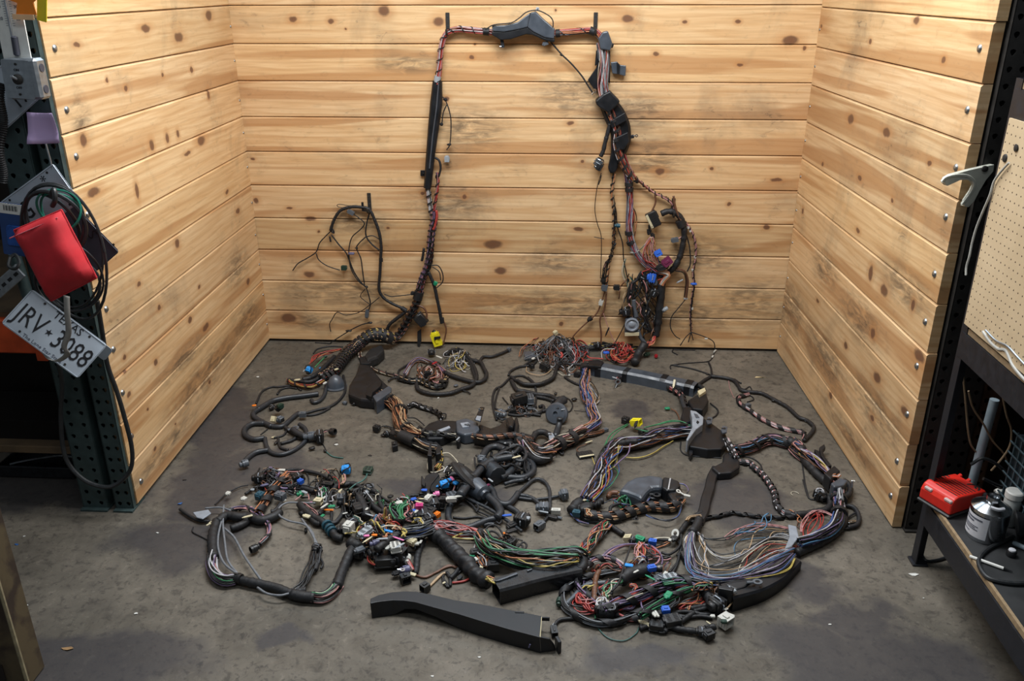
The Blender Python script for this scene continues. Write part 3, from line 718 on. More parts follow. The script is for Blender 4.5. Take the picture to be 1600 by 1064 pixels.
for y in (.035, -.045): MB().box(L(-.083, y, .060), (.012, .03, .012), mat('charger_pad', srgb(196, 170, 166), .5), rz, .003).build('contact_pad', sh)
MB().lathe([(.024, 0), (.024, .003), (.018, .003), (.017, .001)], L(.050, -.03, .0655), M_back, 20).build('socket', sh)
MB().lathe([(.006, 0), (.004, .005)], L(.055, -.036, .067), M_tin, 8).build('indicator', sh)
for y in (.02, .055): MB().tube([L(.08, y, .05), L(.10, y, .056)], .007, M_redp, 8).build('lug', root)
# solvent can
o = deck(1538, 836); root = thing('solvent_can', o, 'round metal solvent can with a paper label on the bench deck', 'can')
RC, HC = .058, .105
MB().lathe([(RC*.98, 0), (RC, .003), (RC, HC), (RC*1.03, HC+.002), (RC*1.03, HC+.006), (RC*.98, HC+.008), (RC*.6, HC+.022), (.022, HC+.03)], o, M_tin, 32).build('body', root)
b = MB(); vs = []; n = 10
for k in range(n+1):
    a = math.radians(150+95*k/n)
    for z in (.014, .092): vs.append(o+V3((math.cos(a)*(RC+.0012), math.sin(a)*(RC+.0012), z)))
b.add(vs, [(2*k, 2*k+2, 2*k+3, 2*k+1) for k in range(n)], M_label, True); lb = b.build('paper_label', root)
b = MB()
for z, L_ in ((.076, .8), (.066, .5), (.05, .7), (.044, .6), (.038, .7), (.026, .4)):
    for k in range(int(n*L_)):
        vs = []
        for kk in (k, k+1):
            a = math.radians(156+88*kk/n)
            for dz in (0, .0035 if z < .06 else .006): vs.append(o+V3((math.cos(a)*(RC+.0018), math.sin(a)*(RC+.0018), z+dz)))
        b.add(vs, [(0, 2, 3, 1)], M_inkg)
b.build('print', lb)['kind'] = 'stuff'
MB().lathe([(.021, 0), (.021, .018), (.017, .018), (.016, .010)], o+V3((0, 0, HC+.028)), M_tin, 20).build('spout', root)
b = MB(); b.tube(smooth([o+V3((-.02, -.03, HC+.022)), o+V3((0, -.04, HC+.021)), o+V3((.02, -.034, HC+.02))]), .006, M_label, 6); b.build('torn_seal', root)
o = deck(1573, 818); root = thing('plastic_jar', o, 'small clear plastic jar with a white lid behind the solvent can', 'jar')
MB().lathe([(.024, 0), (.026, .004), (.026, .095), (.02, .105)], o, mat('frosted_plastic', srgb(176, 180, 178), .3, 0, .08), 20).build('body', root)
MB().lathe([(.028, .105), (.028, .125), (.024, .129)], o, M_white, 20).build('lid', root)
o = deck(1592, 838); root = thing('funnel', o, 'black plastic funnel lying beside the solvent can', 'funnel')
mt = Matrix.Rotation(math.radians(75), 3, 'Y') @ Matrix.Rotation(.3, 3, 'X')
MB().lathe([(.045, 0), (.047, .004), (.015, .06), (.010, .062), (.008, .10), (.006, .10), (.008, .06), (.04, .004)], o+V3((-.02, 0, .046)), M_black, 20, mt).build('cone', root)
a, b_ = deck(1515, 869, .006), deck(1568, 888, .006); e = deck(1582, 893, .004); root = thing('paint_pen', a, 'white slim marker pen lying on the bench deck', 'pen')
MB().tube([a, b_], .005, M_white, 8).build('barrel', root); MB().tube([b_, e], .0045, M_black, 8, True, lambda i: 1 if i == 0 else .3).build('tip', root)
vL = View(1360, 720, 3.0917)
pts = smooth([deck(*vL.px(q), .007) for q in [(690, 365), (640, 390), (570, 425), (530, 465), (525, 505), (560, 560), (620, 582), (690, 592), (742, 592), (800, 590)]])
tag(MB().tube(pts, .007, M_cable, 8).build('power_cable', None, pts[0]), 'black cable curling round the white marker pen on the deck', 'cable')
o = deck(*vL.px((678, 458))); root = thing('control_knob', o, 'small round knob with a pale cap on the bench deck', 'knob')
MB().lathe([(.014, 0), (.015, .004), (.015, .016), (.012, .02)], o, M_black, 16).build('skirt', root); MB().lathe([(.011, .019), (.010, .024), (.004, .026)], o, M_label, 16).build('cap', root)
a, b_ = deck(*vL.px((688, 395)), .008), deck(*vL.px((770, 432)), .008)
tag(MB().tube([a, a.lerp(b_, .1), b_], .008, M_greytube, 10, True, lambda i: .6 if i == 0 else 1).build('steel_pin', None, a), 'short grey rod behind the small round knob', 'rod')
# cord under the shelf
pts = smooth([onx(*vL.px((258, 290)), BX+.03), onx(*vL.px((247, 390)), BX+.03)+V3((0, 0, .0)), onz(*vL.px((246, 440)), .02), onz(*vL.px((268, 482)), .006), onz(*vL.px((320, 480)), .006), onz(*vL.px((380, 462)), .006), onz(*vL.px((440, 440)), .006)])
tag(MB().tube(pts, .006, M_cable, 8).build('power_cable', None, pts[3]), 'black cord hanging from the lower deck to the concrete floor', 'cable')
# behind: brown column, grey tube, wires, mesh crate
vM = View(1380, 540, 4.0909)
a = ony(*vM.px((640, 800)), -1.66)
root = thing('rack_upright', (a.x, -1.66, zd), 'brown perforated rack upright in the shadow behind the charger', 'rack upright')
perforated_column(MB(), a.x-.07, a.x+.01, -1.66, .07, .006, 2.3, M_rust).build('column', root)
a, b_ = ony(*vM.px((580, 832)), -1.84), ony(*vM.px((712, 345)), -1.84); a = b_+(a-b_)*((b_.z-.002)/(b_.z-a.z))
tag(MB().tube([a, b_], .0155, M_greytube, 14).build('plastic_tube', None, a), 'pale grey tube standing upright behind the charger', 'tube')
for k, (q, lab) in enumerate([([(500, 100), (515, 230), (530, 400), (545, 560), (570, 650), (640, 715), (720, 760), (780, 800)], 'thin tan wire dropping behind the red charger'),
                              ([(545, 290), (575, 400), (640, 500), (700, 610), (770, 690), (800, 760)], 'thin tan wire slanting across the grey tube'),
                              ([(765, 330), (790, 450), (820, 540), (810, 640), (760, 720), (690, 800)], 'thin tan wire looping beside the dark mesh crate'),
                              ([(560, 760), (640, 720), (740, 770), (800, 850), (760, 900), (640, 850)], 'black wire tangled on the deck behind the charger')]):
    pts = smooth([ony(*vM.px(p), -1.84-.03*k) for p in q]); pts = [V3((p.x, p.y, max(p.z, zd+.008))) for p in pts]
    tag(MB().tube(pts, .0035 if k < 3 else .006, mat('tan_wire', srgb(122, 104, 80), .6) if k < 3 else M_cable, 6).build('loose_wire', None, pts[-1]), lab, 'wire')
o = V3((ony(1574, 690, -1.96).x, -2.11, zd+.001)); root = thing('mesh_crate', o, 'grey green wire mesh crate at the back of the bench deck', 'crate')
M_mesh = mat('mesh_green', srgb(72, 92, 100), .5, .2, .2, 30)
b = MB(); b.box(o+V3((.14, .02, .14)), (.22, .30, .27), mat('crate_liner', srgb(40, 52, 58), .6), None, .01); b.build('liner', root)
b = MB(); b2 = MB()
for k in range(9): b.tube([o+V3((.024, -.13+.034*k, .006)), o+V3((.024, -.13+.034*k, .29))], .0035, M_mesh, 5)
for k in range(8): b2.tube([o+V3((.022, -.14, .01+.039*k)), o+V3((.022, .17, .01+.039*k))], .0035, M_mesh, 5)
b.build('upright_wires', root)['kind'] = 'stuff'; b2.build('cross_wires', root)['kind'] = 'stuff'
b = MB(); pts = smooth([deck(1524, 766, .04), deck(1540, 775, .05), deck(1566, 779, .03), deck(1600, 789, .02)]); b.tube(pts, .012, M_rubber, 8)
tag(b.build('black_hose', None, pts[-1]), 'thick black hose lying behind the red charger', 'hose')
a = deck(1556, 772, .02)
root = thing('lamp_socket', a, 'pale porcelain socket lying among wires behind the can', 'socket')
MB().lathe([(.016, 0), (.019, .01), (.013, .02), (.013, .04), (.009, .045)], a, M_white, 14, Matrix.Rotation(1.3, 3, 'Y')).build('shell', root)
MB().lathe([(.010, -.02), (.010, 0)], a, M_tin, 12, Matrix.Rotation(1.3, 3, 'Y')).build('thread', root)

# ================================================================== WIRING: BUILDERS
def wm(name, r, g, b, rough=.4):
    l = .3*r+.55*g+.15*b; f = lambda c: (l+(c-l)*.74)*.90
    return mat('wire_'+name, srgb(f(r), f(g), f(b)), rough, 0, .2, 60)
WC = dict(k=wm('black', 26, 27, 29), g=wm('grey', 120, 126, 134), w=wm('white', 200, 200, 204), r=wm('red', 204, 52, 44), o=wm('orange', 214, 122, 66), n=wm('brown', 122, 74, 48),
          t=wm('tan', 196, 158, 112), v=wm('violet', 128, 104, 150), b=wm('blue', 62, 96, 172), l=wm('light_blue', 74, 140, 190), e=wm('green', 44, 142, 84), y=wm('yellow', 206, 178, 66),
          p=wm('pink', 206, 134, 132), c=wm('cream', 206, 196, 168), q=wm('teal', 54, 112, 104), d=wm('dark_grey', 58, 62, 68))
M_tape = mat('cloth_tape', srgb(25, 26, 29), .58, 0, .3, 120, .3)
M_cond = mat('conduit', srgb(40, 44, 49), .42, 0, .2, 60)
M_hous = mat('housing_black', srgb(21, 23, 27), .42, 0, .3, 22, .05, .42)
M_hgrey = mat('housing_grey_and_sheen', srgb(66, 73, 82), .36, 0, .18, 22, 0, .6)  # grey plastic, also the blue-grey light painted on top faces of black housings
M_lgrey = mat('bracket_grey', srgb(140, 148, 158), .35, .1, .15, 30)
M_void = mat('cavity_black', srgb(12, 12, 13), .8)
CC = dict(k=mat('conn_black', srgb(30, 31, 33), .4, 0, .2, 60), d=mat('conn_grey', srgb(82, 88, 95), .4, 0, .15, 60), g=mat('conn_light_grey', srgb(150, 157, 163), .4, 0, .1, 60), w=mat('conn_white', srgb(192, 192, 185), .4, 0, .06, 60),
          c=mat('conn_cream', srgb(194, 185, 153), .45, 0, .06, 60), b=mat('conn_blue', srgb(38, 92, 190), .4, 0, .1, 60), l=mat('conn_sky', srgb(38, 140, 216), .4, 0, .1, 60), e=mat('conn_green', srgb(28, 132, 92), .4, 0, .1, 60),
          y=mat('conn_yellow', srgb(226, 214, 36), .4, 0, .06, 60), o=mat('conn_orange', srgb(232, 124, 26), .4, 0, .06, 60), m=mat('conn_magenta', srgb(178, 44, 112), .4, 0, .1, 60), p=mat('conn_pink', srgb(222, 120, 172), .4, 0, .06, 60),
          u=mat('conn_plum', srgb(104, 36, 70), .4, 0, .1, 60), q=mat('conn_dark_green', srgb(34, 58, 48), .4, 0, .15, 60), v=mat('conn_violet_grey', srgb(92, 92, 122), .4, 0, .1, 60), s=M_tin, r=mat('conn_red', srgb(150, 24, 34), .4), t=mat('conn_teal', srgb(28, 72, 88), .4))
def P_(pal): return [WC[ch] for ch in pal]
def frames(P):
    k = len(P); out = []; N = None
    for i in range(k):
        T = (P[min(i+1, k-1)]-P[max(i-1, 0)]); T = T.normalized() if T.length > 1e-9 else V3((1, 0, 0))
        if N is None: u = V3((0, 0, 1)) if abs(T.z) < .85 else V3((0, -1, 0)); N = u-T*u.dot(T)
        N = N-T*N.dot(T); N = N.normalized() if N.length > 1e-6 else T.orthogonal().normalized(); out.append((T, N, T.cross(N)))
    return out
def keep(p, r): return V3((p.x, min(p.y, -r-.001), max(p.z, r+.0005)))
def bundle(root, pts, Rb, n, pal, r=.0021, twist=9.0, band=0.0, bw=.010, bm=None, name='wire_bundle', wob=.25, bare=1.0, seed=1):
    """many thin wires lying together, held by bands of tape"""
    rg = random.Random(seed*977+len(pts)*31+n); P = resample(smooth(pts, 8), .012); F = frames(P); ms = P_(pal); b = MB(); k = len(P)
    for i in range(n):
        a0 = rg.uniform(0, 6.283); rho = Rb*math.sqrt(rg.uniform(.12, 1)); m = rg.choice(ms) if n < 30 or rg.random() > .32 else WC['k']; ph = rg.uniform(0, 6); tw_ = twist*rg.uniform(.6, 1.2); q = []
        for j in range(k):
            T, N, B = F[j]; a = a0+tw_*j*.012+wob*math.sin(j*.35+ph); rr = rho*(1+.3*wob*math.sin(j*.21+ph*2))
            q.append(keep(P[j]+N*(math.cos(a)*rr)+B*(math.sin(a)*rr), r))
        b.add(*_tube(q, r, 5), m, True)
    o = b.build(name, root, sharp=False); o['kind'] = 'stuff'
    if band:      # spiral of black tape round the wires
        vs = []; rr = Rb+r+.0012; st = 12; turns = (k-3)*.012/band; tot = max(2, int(turns*st))
        for q in range(tot+1):
            u = 1+(k-3)*q/tot; a = 6.28319*q/st
            for e in (-.5, .5):
                w_ = min(max(u+e*bw*1.25/.012, 0), k-1.001); i = int(w_); t_ = w_-i; T, N, B = F[i]; c_ = P[i].lerp(P[i+1], t_); vs.append(keep(c_+N*(math.cos(a)*rr)+B*(math.sin(a)*rr), .001))
        b = MB(); b.add(vs, [(2*q, 2*q+1, 2*q+3, 2*q+2) for q in range(tot)], bm or M_tape, True); b.build('tape_spiral', o, sharp=False)
    return o
def _tube(P, r, n):
    k = len(P); F = frames(P); vs = []
    for i in range(k):
        T, N, B = F[i]
        for j in range(n):
            a = 6.28319*j/n; vs.append(P[i]+N*(math.cos(a)*r)+B*(math.sin(a)*r))
    return vs, [(i*n+j, i*n+(j+1) % n, (i+1)*n+(j+1) % n, (i+1)*n+j) for i in range(k-1) for j in range(n)]
def loom(root, pts, r, m=None, name='taped_loom', ridge=.09, r2=None):
    r = r*.88 if r > .011 else r
    P = resample(smooth(pts, 8), max(.006, r*.55)); k = len(P); P = [keep(p, r) for p in P]
    rg = random.Random(k*7+int(r*1e5)); ph = [1+rg.uniform(-ridge, ridge)+(ridge*.5 if i % 3 == 0 else 0) for i in range(k)]
    f = (lambda i: ph[i]) if r2 is None else (lambda i: ph[i]*(1+(r2/r-1)*i/(k-1)))
    return MB().tube(P, r, m or M_tape, 9, True, f).build(name, root, sharp=False)
def conduit(root, pts, r, m=None):
    P = resample(smooth(pts, 8), .0045); P = [keep(p, r) for p in P]
    return MB().tube(P, r, m or M_cond, 10, True, lambda i: 1.0 if i % 2 else .88).build('corrugated_conduit', root, sharp=False)
def wire(root, pts, ch, r=.0022):
    P = [keep(p, r) for p in smooth(pts, 7)]; b = MB(); b.tube(P, r, WC[ch], 6); return b.build('wire', root, sharp=False)
def strands(root, pts, n, pal, spread, r=.0021, seed=1, pin=.35):
    """loose wires that leave and come back together along a common route; each its own part"""
    rg = random.Random(seed*131+n*17+len(pts)); ms = list(pal); P = smooth(pts, 7); k = len(P); F = frames(P)
    for i in range(n):
        a = rg.uniform(0, 6.28); s = spread*math.sqrt(rg.uniform(.1, 1)); ph = rg.uniform(0, 6); fr = rg.uniform(.5, 1.6); q = []
        for j in range(k):
            t = j/(k-1); e = pin+(1-pin)*math.sin(math.pi*t); T, N, B = F[j]; aa = a+.9*math.sin(fr*6*t+ph)
            q.append(keep(P[j]+(N*math.cos(aa)*.55+B*math.sin(aa))*s*e, r))
        b = MB(); b.tube(q, r, WC[rg.choice(ms) if n < 5 or rg.random() > .25 else rg.choice('kd')], 5); b.build('wire', root, sharp=False)
def tangle(root, view, c, rad, n, pal, H=.05, r=.0020, seed=1, turns=1.2, name='wire_tangle'):
    """a heap of crossing thin wires"""
    rg = random.Random(seed*53+n); o = view.F([c], .0)[0]; ex = view.F([(c[0]+rad[0], c[1])], 0)[0]-o; ey = view.F([(c[0], c[1]-rad[1])], 0)[0]-o; b = MB(); ms = P_(pal)
    for i in range(n):
        cx, cy = rg.uniform(-.55, .55), rg.uniform(-.55, .55); ra, rb = rg.uniform(.15, .6), rg.uniform(.15, .6); a = rg.uniform(0, 6.28); sp = rg.choice((-1, 1))*rg.uniform(.5, turns)*6.28; q = []; N = 9; hz = rg.uniform(.1, 1); dr = rg.uniform(-.5, .5)
        for j in range(N):
            t = j/(N-1); u = cx+ra*math.cos(a+sp*t)+dr*(t-.5)+rg.uniform(-.07, .07); v = cy+rb*math.sin(a+sp*t)-dr*(t-.5)+rg.uniform(-.07, .07)
            d = min(1.15, math.hypot(u, v)); p = o+ex*u+ey*v; p.z = .004+H*hz*max(0, 1-d*d*.75)*(.5+.5*math.sin(t*7+i)); q.append(keep(p, r))
        b.add(*_tube(smooth(q, 5), r*rg.uniform(.8, 1.5), 5), rg.choice(ms), True)
    ob = b.build(name, root, sharp=False); ob['kind'] = 'stuff'; return ob
def wtangle(root, view, c, rad, n, pal, off=.05, r=.0024, seed=1):
    """crossing wires hanging against the back wall"""
    rg = random.Random(seed*71+n); b = MB(); ms = P_(pal)
    for i in range(n):
        x, y = c[0]+rg.uniform(-.6, .6)*rad[0], c[1]-rad[1]*rg.uniform(.3, 1); q = []; dx = rg.uniform(-.5, .5)*rad[0]; L_ = rg.uniform(.7, 1.6)*rad[1]; ph = rg.uniform(0, 6)
        for j in range(7):
            t = j/6; q.append((x+dx*t+rad[0]*.35*math.sin(ph+t*rg.uniform(3, 5)), y+L_*t, off*rg.uniform(.5, 1.1)))
        b.add(*_tube(smooth([keep(p, r) for p in view.W(q, off)], 5), r*rg.uniform(.8, 1.6), 5), rg.choice(ms), True)
    o = b.build('wire_tangle', root, sharp=False); o['kind'] = 'stuff'; return o
# connectors: one mesh for each kind and colour, shared by all its copies
CM = {}
def conn_mesh(style, ch):
    if (style, ch) in CM: return CM[style, ch]
    m = CC[ch]; b = MB(); B = b.box
    if style == 'box':
        for s in (-1, 1): B((.06, s*.45, 0), (.88, .10, 1), m); B((.06, 0, s*.44), (.88, .82, .12), m)
        B((-.3, 0, 0), (.16, .82, .78), m); B((-.42, 0, 0), (.16, .78, .72), m, None, .05); B((.05, 0, .56), (.5, .32, .12), m, None, .03)
        B((-.2, 0, 0), (.04, .8, .76), M_void)
        for s in (-1, 1):
            for k in (-.2, .05, .3): B((k, s*.51, 0), (.06, .04, .7), m)
        for i in range(3): B((.0, -.22+.22*i, 0), (.4, .05, .06), M_tin)
    elif style == 'round':
        Q = Matrix.Rotation(math.pi/2, 3, 'Y')
        b.lathe([(.30, -.5), (.34, -.42), (.34, -.30), (.28, -.27), (.28, -.20), (.46, -.16), (.46, .1), (.50, .12), (.50, .22), (.46, .24), (.46, .5), (.36, .5), (.34, .1)], (0, 0, 0), m, 16, Q)
        b.lathe([(.33, .08), (.33, .12)], (0, 0, 0), M_void, 12, Q); B((.0, 0, .47), (.4, .22, .12), m, None, .03)
    elif style == 'flat':
        B((0, 0, 0), (.9, 1, .8), m, None, .06); B((0, 0, -.38), (1.0, 1.08, .18), m, None, .03)
        for i in range(5):
            for s in (-1, 1): B((s*.2, -.34+.17*i, .40), (.22, .10, .03), M_void)
        B((-.44, 0, .1), (.16, .5, .5), m, None, .04); B((.46, 0, .25), (.1, .4, .3), m)
    elif style == 'lever':
        B((0, 0, -.05), (.86, .86, .86), m, None, .1); B((.05, 0, .42), (.5, .6, .16), m, None, .05)
        b.tube([(-.35, -.5, -.1), (-.1, -.52, .35), (.25, -.5, .5), (.45, 0, .52), (.25, .5, .5), (-.1, .52, .35), (-.35, .5, -.1)], .07, CC['k'], 6)
        B((-.5, 0, -.15), (.2, .55, .5), CC['k'], None, .04); B((.44, 0, -.1), (.06, .6, .5), M_void)
    elif style == 'module':
        B((0, 0, 0), (1, 1, 1), m, None, .06); B((.0, -.36, .46), (.94, .24, .12), CC['c'], None, .03)
        for i in range(6): B((-.36+.145*i, .06, .49), (.06, .34, .06), M_void)
        B((.36, -.36, .53), (.07, .07, .02), M_void)
        B((-.2, .52, 0), (.4, .1, .6), m)
    elif style == 'plug':
        B((.12, 0, 0), (.76, 1, 1), m, None, .08); B((-.34, 0, .05), (.34, .7, .7), m, None, .12); B((.52, 0, 0), (.04, .74, .68), M_void)
        for k in (-.1, .12, .34): B((k, 0, 0), (.06, 1.08, 1.06), m)
        b.tube([(.1, -.56, -.2), (.1, -.60, .2), (.1, -.2, .62), (.1, .2, .62), (.1, .6, .2), (.1, .56, -.2)], .045, M_lgrey, 6)
    elif style == 'clip':
        Q = None; b.lathe([(.5, -.1), (.5, .0), (.16, .04), (.16, .25), (.28, .3), (.1, .5)], (0, 0, 0), m, 10); B((-.3, 0, -.16), (1.0, .34, .12), m)
    elif style == 'eye':
        n = 16; vs = []
        for z in (-.08, .08):
            for rr in (.5, .24):
                for k in range(n): vs.append((math.cos(6.283*k/n)*rr, math.sin(6.283*k/n)*rr, z))
        fs = []
        for k in range(n):
            k2 = (k+1) % n; fs += [(k, n+k, n+k2, k2), (2*n+k, 2*n+k2, 3*n+k2, 3*n+k), (k, k2, 2*n+k2, 2*n+k), (n+k, 3*n+k, 3*n+k2, n+k2)]
        b.add(vs, fs, m); b.tube([(-.42, 0, .02), (-1.1, 0, .05)], .2, m, 8)
    elif style == 'tag':
        B((0, 0, 0), (1, .9, .5), m, None, .1); B((-.55, 0, 0), (.2, .4, .3), m); B((.1, 0, .26), (.5, .4, .06), m)
    me = bpy.data.meshes.new('connector'); me.from_pydata(b.v, [], b.f)
    for mm in b.mats: me.materials.append(mm)
    me.polygons.foreach_set('material_index', b.mi); me.polygons.foreach_set('use_smooth', b.sm); me.update()
    try: me.set_sharp_from_angle(angle=math.radians(40))
    except Exception: pass
    CM[style, ch] = me; return me
CNAME = dict(box='connector', round='round_connector', flat='flat_connector', lever='lever_connector', module='control_module', plug='plug', clip='clip', eye='ring_terminal', tag='small_connector')
def conn(root, p, style, ch, size, yaw=0.0, pitch=0.0, roll=0.0, label=None, k=1.0):
    """p: a 3-D point; size in metres (length, width, height); yaw etc in degrees"""
    o = bpy.data.objects.new(CNAME[style], conn_mesh(style, ch)); COL.objects.link(o); o.parent = root; ORG[o.name] = ORG[root.name]
    q = Matrix.Rotation(math.radians(yaw), 4, 'Z') @ Matrix.Rotation(math.radians(-pitch), 4, 'Y') @ Matrix.Rotation(math.radians(roll), 4, 'X')
    size = tuple(x*k for x in size)
    p = V3(p); rot = q.to_3x3(); ext = sum(abs(rot[2][i])*size[i] for i in range(3))/2
    if p.z < ext: p.z = ext
    ey = sum(abs(rot[1][i])*size[i] for i in range(3))/2
    if p.y > -ey: p.y = -ey
    o.matrix_local = Matrix.Translation(p-ORG[root.name]) @ q @ Matrix.Diagonal((*size, 1))
    if label: o['label'] = label
    return o
def fc(root, view, xy, style, ch, size, yaw=0, pitch=0, roll=0, h=None, label=None):
    return conn(root, view.F([xy], size[2]/2 if h is None else h)[0], style, ch, size, yaw, pitch, roll, label, .6 if ch in 'mpolb' and style in ('tag', 'box') else .7)
def wc(root, view, xy, style, ch, size, yaw=0, pitch=0, roll=0, off=.03, label=None):
    return conn(root, view.W([xy], off)[0], style, ch, size, yaw, pitch, roll, label)
def duct(root, pts, wid, hei, m, name, up=(0, 0, 1), th=.003, wl=None, hl=None, bevel=.25, lid=True):
    """hollow plastic channel swept along a route; pts run along the middle of its base"""
    P = resample(smooth(pts, 8), .012); k = len(P); F = frames(P); U = V3(up); b = MB(); outer = []; inner = []
    for i in range(k):
        t = i/(k-1); w_ = wid if wl is None else wid*_lerp(wl, t); h_ = hei if hl is None else hei*_lerp(hl, t); T = F[i][0]; S = T.cross(U).normalized(); Uu = S.cross(T).normalized(); bv = bevel*min(w_, h_)
        for lst, w2, h2, z0 in ((outer, w_/2, h_, 0), (inner, w_/2-th, h_-th, th)):
            lst.append([P[i]+S*x+Uu*z for x, z in ((-w2, z0), (w2, z0), (w2, h2-bv), (w2-bv, h2), (-w2+bv, h2), (-w2, h2-bv))])
    vs = [p for s in outer for p in s]+[p for s in inner for p in s]; n = 6; fs = []; off = k*n
    for i in range(k-1):
        for j in range(n):
            j2 = (j+1) % n; fs.append((i*n+j, (i+1)*n+j, (i+1)*n+j2, i*n+j2)); fs.append((off+i*n+j2, off+(i+1)*n+j2, off+(i+1)*n+j, off+i*n+j))
    for e in (0, k-1):
        for j in range(n): j2 = (j+1) % n; fs.append((e*n+j, e*n+j2, off+e*n+j2, off+e*n+j))
    b.add(vs, fs, m); return b.build(name, root)
def _lerp(lst, t):
    x = t*(len(lst)-1); i = min(int(x), len(lst)-2); return lst[i]+(lst[i+1]-lst[i])*(x-i)
def extr(root, view, poly, ztop, zbot, m, name, bev=.004):
    """moulded piece lying on the floor: outline of its top, walls down to zbot"""
    P = view.F(poly, ztop); b = MB(); b.prism(P, (0, 0, 0), (0, 0, zbot-ztop), m); o = b.build(name, root)
    if bev: md = o.modifiers.new('b', 'BEVEL'); md.width = bev; md.segments = 2; md.limit_method = 'ANGLE'
    return o
def extw(root, view, poly, off, depth, m, name, bev=.004):
    P = view.W(poly, off); b = MB(); b.prism(P, (0, 0, 0), (0, depth, 0), m); o = b.build(name, root)
    if bev: md = o.modifiers.new('b', 'BEVEL'); md.width = bev; md.segments = 2; md.limit_method = 'ANGLE'
    return o
def sleeve(root, pts, r):
    P = resample(smooth(pts, 8), .005); k = len(P); F = frames(P); n = 18; vs = []
    for i in range(k):
        T, N, B = F[i]
        for j in range(n):
            a = 6.28319*j/n; w_ = mnoise.noise(V3((i*.16, math.cos(a)*.9, math.sin(a)*.9)))*.30+.10*math.sin(i*.8+2.2*math.sin(a+.7)); vs.append(keep(P[i]+(N*math.cos(a)+B*math.sin(a))*r*(1+w_), .001))
    b = MB(); b.add(vs, [(i*n+j, i*n+(j+1) % n, (i+1)*n+(j+1) % n, (i+1)*n+j) for i in range(k-1) for j in range(n)]+[tuple(range(n))[::-1], tuple((k-1)*n+j for j in range(n))], M_tape, True); return b.build('wrinkled_sleeve', root, sharp=False)
def strap(root, pts, r, L_=.02, m=None):
    """tape collar at a place on a bundle: two points give its axis"""
    a, c = V3(pts[0]), V3(pts[1]); d = (c-a).normalized(); return MB().tube([a-d*L_/2, a, a+d*L_/2], r, m or M_tape, 10).build('tape_collar', root)
HG = 'wiring harnesses laid out in the plank bay'
def harness(view, xy, label, wall=False):
    p = view.W([xy], .03)[0] if wall else view.F([xy], 0)[0]
    return thing('wiring_harness', p, label, 'wiring harness', HG)

# ================================================================== HARNESS HUNG IN AN ARCH ON THE BACK WALL
def hook(xy, top, lab):
    a = ony(xy[0], xy[1], -.004); root = thing('wall_hook', a, lab, 'hook', 'black hooks on the back wall')
    MB().box(a+V3((0, 0, top/2)), (.02, .004, top), M_rackd, None, .001).build('hook_plate', root)
    MB().tube(smooth([a+V3((0, -.004, .012)), a+V3((0, -.03, -.004)), a+V3((0, -.055, .0)), a+V3((0, -.062, .02))]), .006, M_rackd, 8).build('hook_arm', root)
    for z in (.35, .8): MB().lathe([(.004, 0), (.003, .002)], a+V3((0, -.002, top*z)), M_tin, 8, Matrix.Rotation(math.pi/2, 3, 'X')).build('screw', root)
hook((700, 52), .098, 'black steel hook holding up the red-wired corner of the arch')
hook((930, 52), .098, 'black steel hook holding up the grey-housed corner of the arch')
hook((578, 328), .095, 'black steel hook holding the thin black loom loop')
hook((1051, 334), .085, 'black steel hook holding the thick taped loop with a red fan of wires')

h = harness(vA, (720, 1000), 'wiring harness hung in a tall arch on the back wall', True)
# long black housing on the left leg and the bundle above it
duct(h, vA.W([(168, 478), (160, 620), (142, 780), (124, 950), (114, 1064), (108, 1112)], .012), .054, .036, M_hous, 'cable_duct', (0, -1, 0), wl=[.85, 1.15, 1.05, .9, .8, .7])
MB().tube(vA.W([(172, 500), (160, 640), (138, 800), (118, 1000)], .052), .004, M_hgrey, 6).build('duct_rib', h)
extw(h, vA, [(64, 1012), (98, 1012), (98, 1046), (64, 1046)], .016, .012, M_hous, 'mounting_tab', .002)
wc(h, vA, (82, 1029), 'clip', 'k', (.012, .012, .012), 0, 0, 90, .02)
bundle(h, vA.W([(165, 500), (172, 430), (178, 360), (188, 280), (208, 215), (245, 183), (300, 172), (360, 178), (430, 186), (495, 192)], .035), .0135, 24, 'rrropptwrr', .0024, 3, .055, .005)
strap(h, vA.W([(165, 470), (160, 500)], .035), .018, .03, CC['g'])
# centre housing at the top of the arch, light on its top faces put in as grey
extw(h, vA, [(488, 152), (560, 150), (640, 132), (718, 74), (700, 162), (640, 176), (560, 190), (492, 186)], .075, .06, M_hgrey, 'housing_top', .005)
extw(h, vA, [(718, 74), (748, 68), (792, 112), (862, 172), (858, 232), (800, 222), (735, 190), (700, 162)], .075, .06, M_hgrey, 'housing_top', .005)
extw(h, vA, [(488, 186), (560, 190), (640, 176), (700, 162), (735, 190), (800, 222), (862, 232), (860, 254), (800, 240), (730, 208), (690, 204), (600, 234), (540, 238), (486, 206)], .068, .055, M_hous, 'housing_base', .004)
extw(h, vA, [(536, 232), (556, 232), (564, 282), (544, 284)], .05, .012, M_hous, 'mounting_tab', .002)
wc(h, vA, (552, 276), 'eye', 's', (.014, .014, .012), 0, 0, 90, .055)
wc(h, vA, (808, 258), 'tag', 'd', (.028, .022, .022), 0, 20, 90, .05); wc(h, vA, (760, 52), 'clip', 'g', (.018, .018, .02), 30, 40, 60, .06)
loom(h, vA.W([(450, 176), (500, 148), (600, 136), (650, 108), (695, 72), (760, 62), (825, 92), (850, 122), (852, 160)], .080), .0028)
loom(h, vA.W([(836, 246), (900, 320), (960, 378), (1020, 448), (1060, 510), (1085, 548)], .03), .0042)
wc(h, vA, (903, 326), 'clip', 'k', (.014, .014, .014), 40, 0, 90)
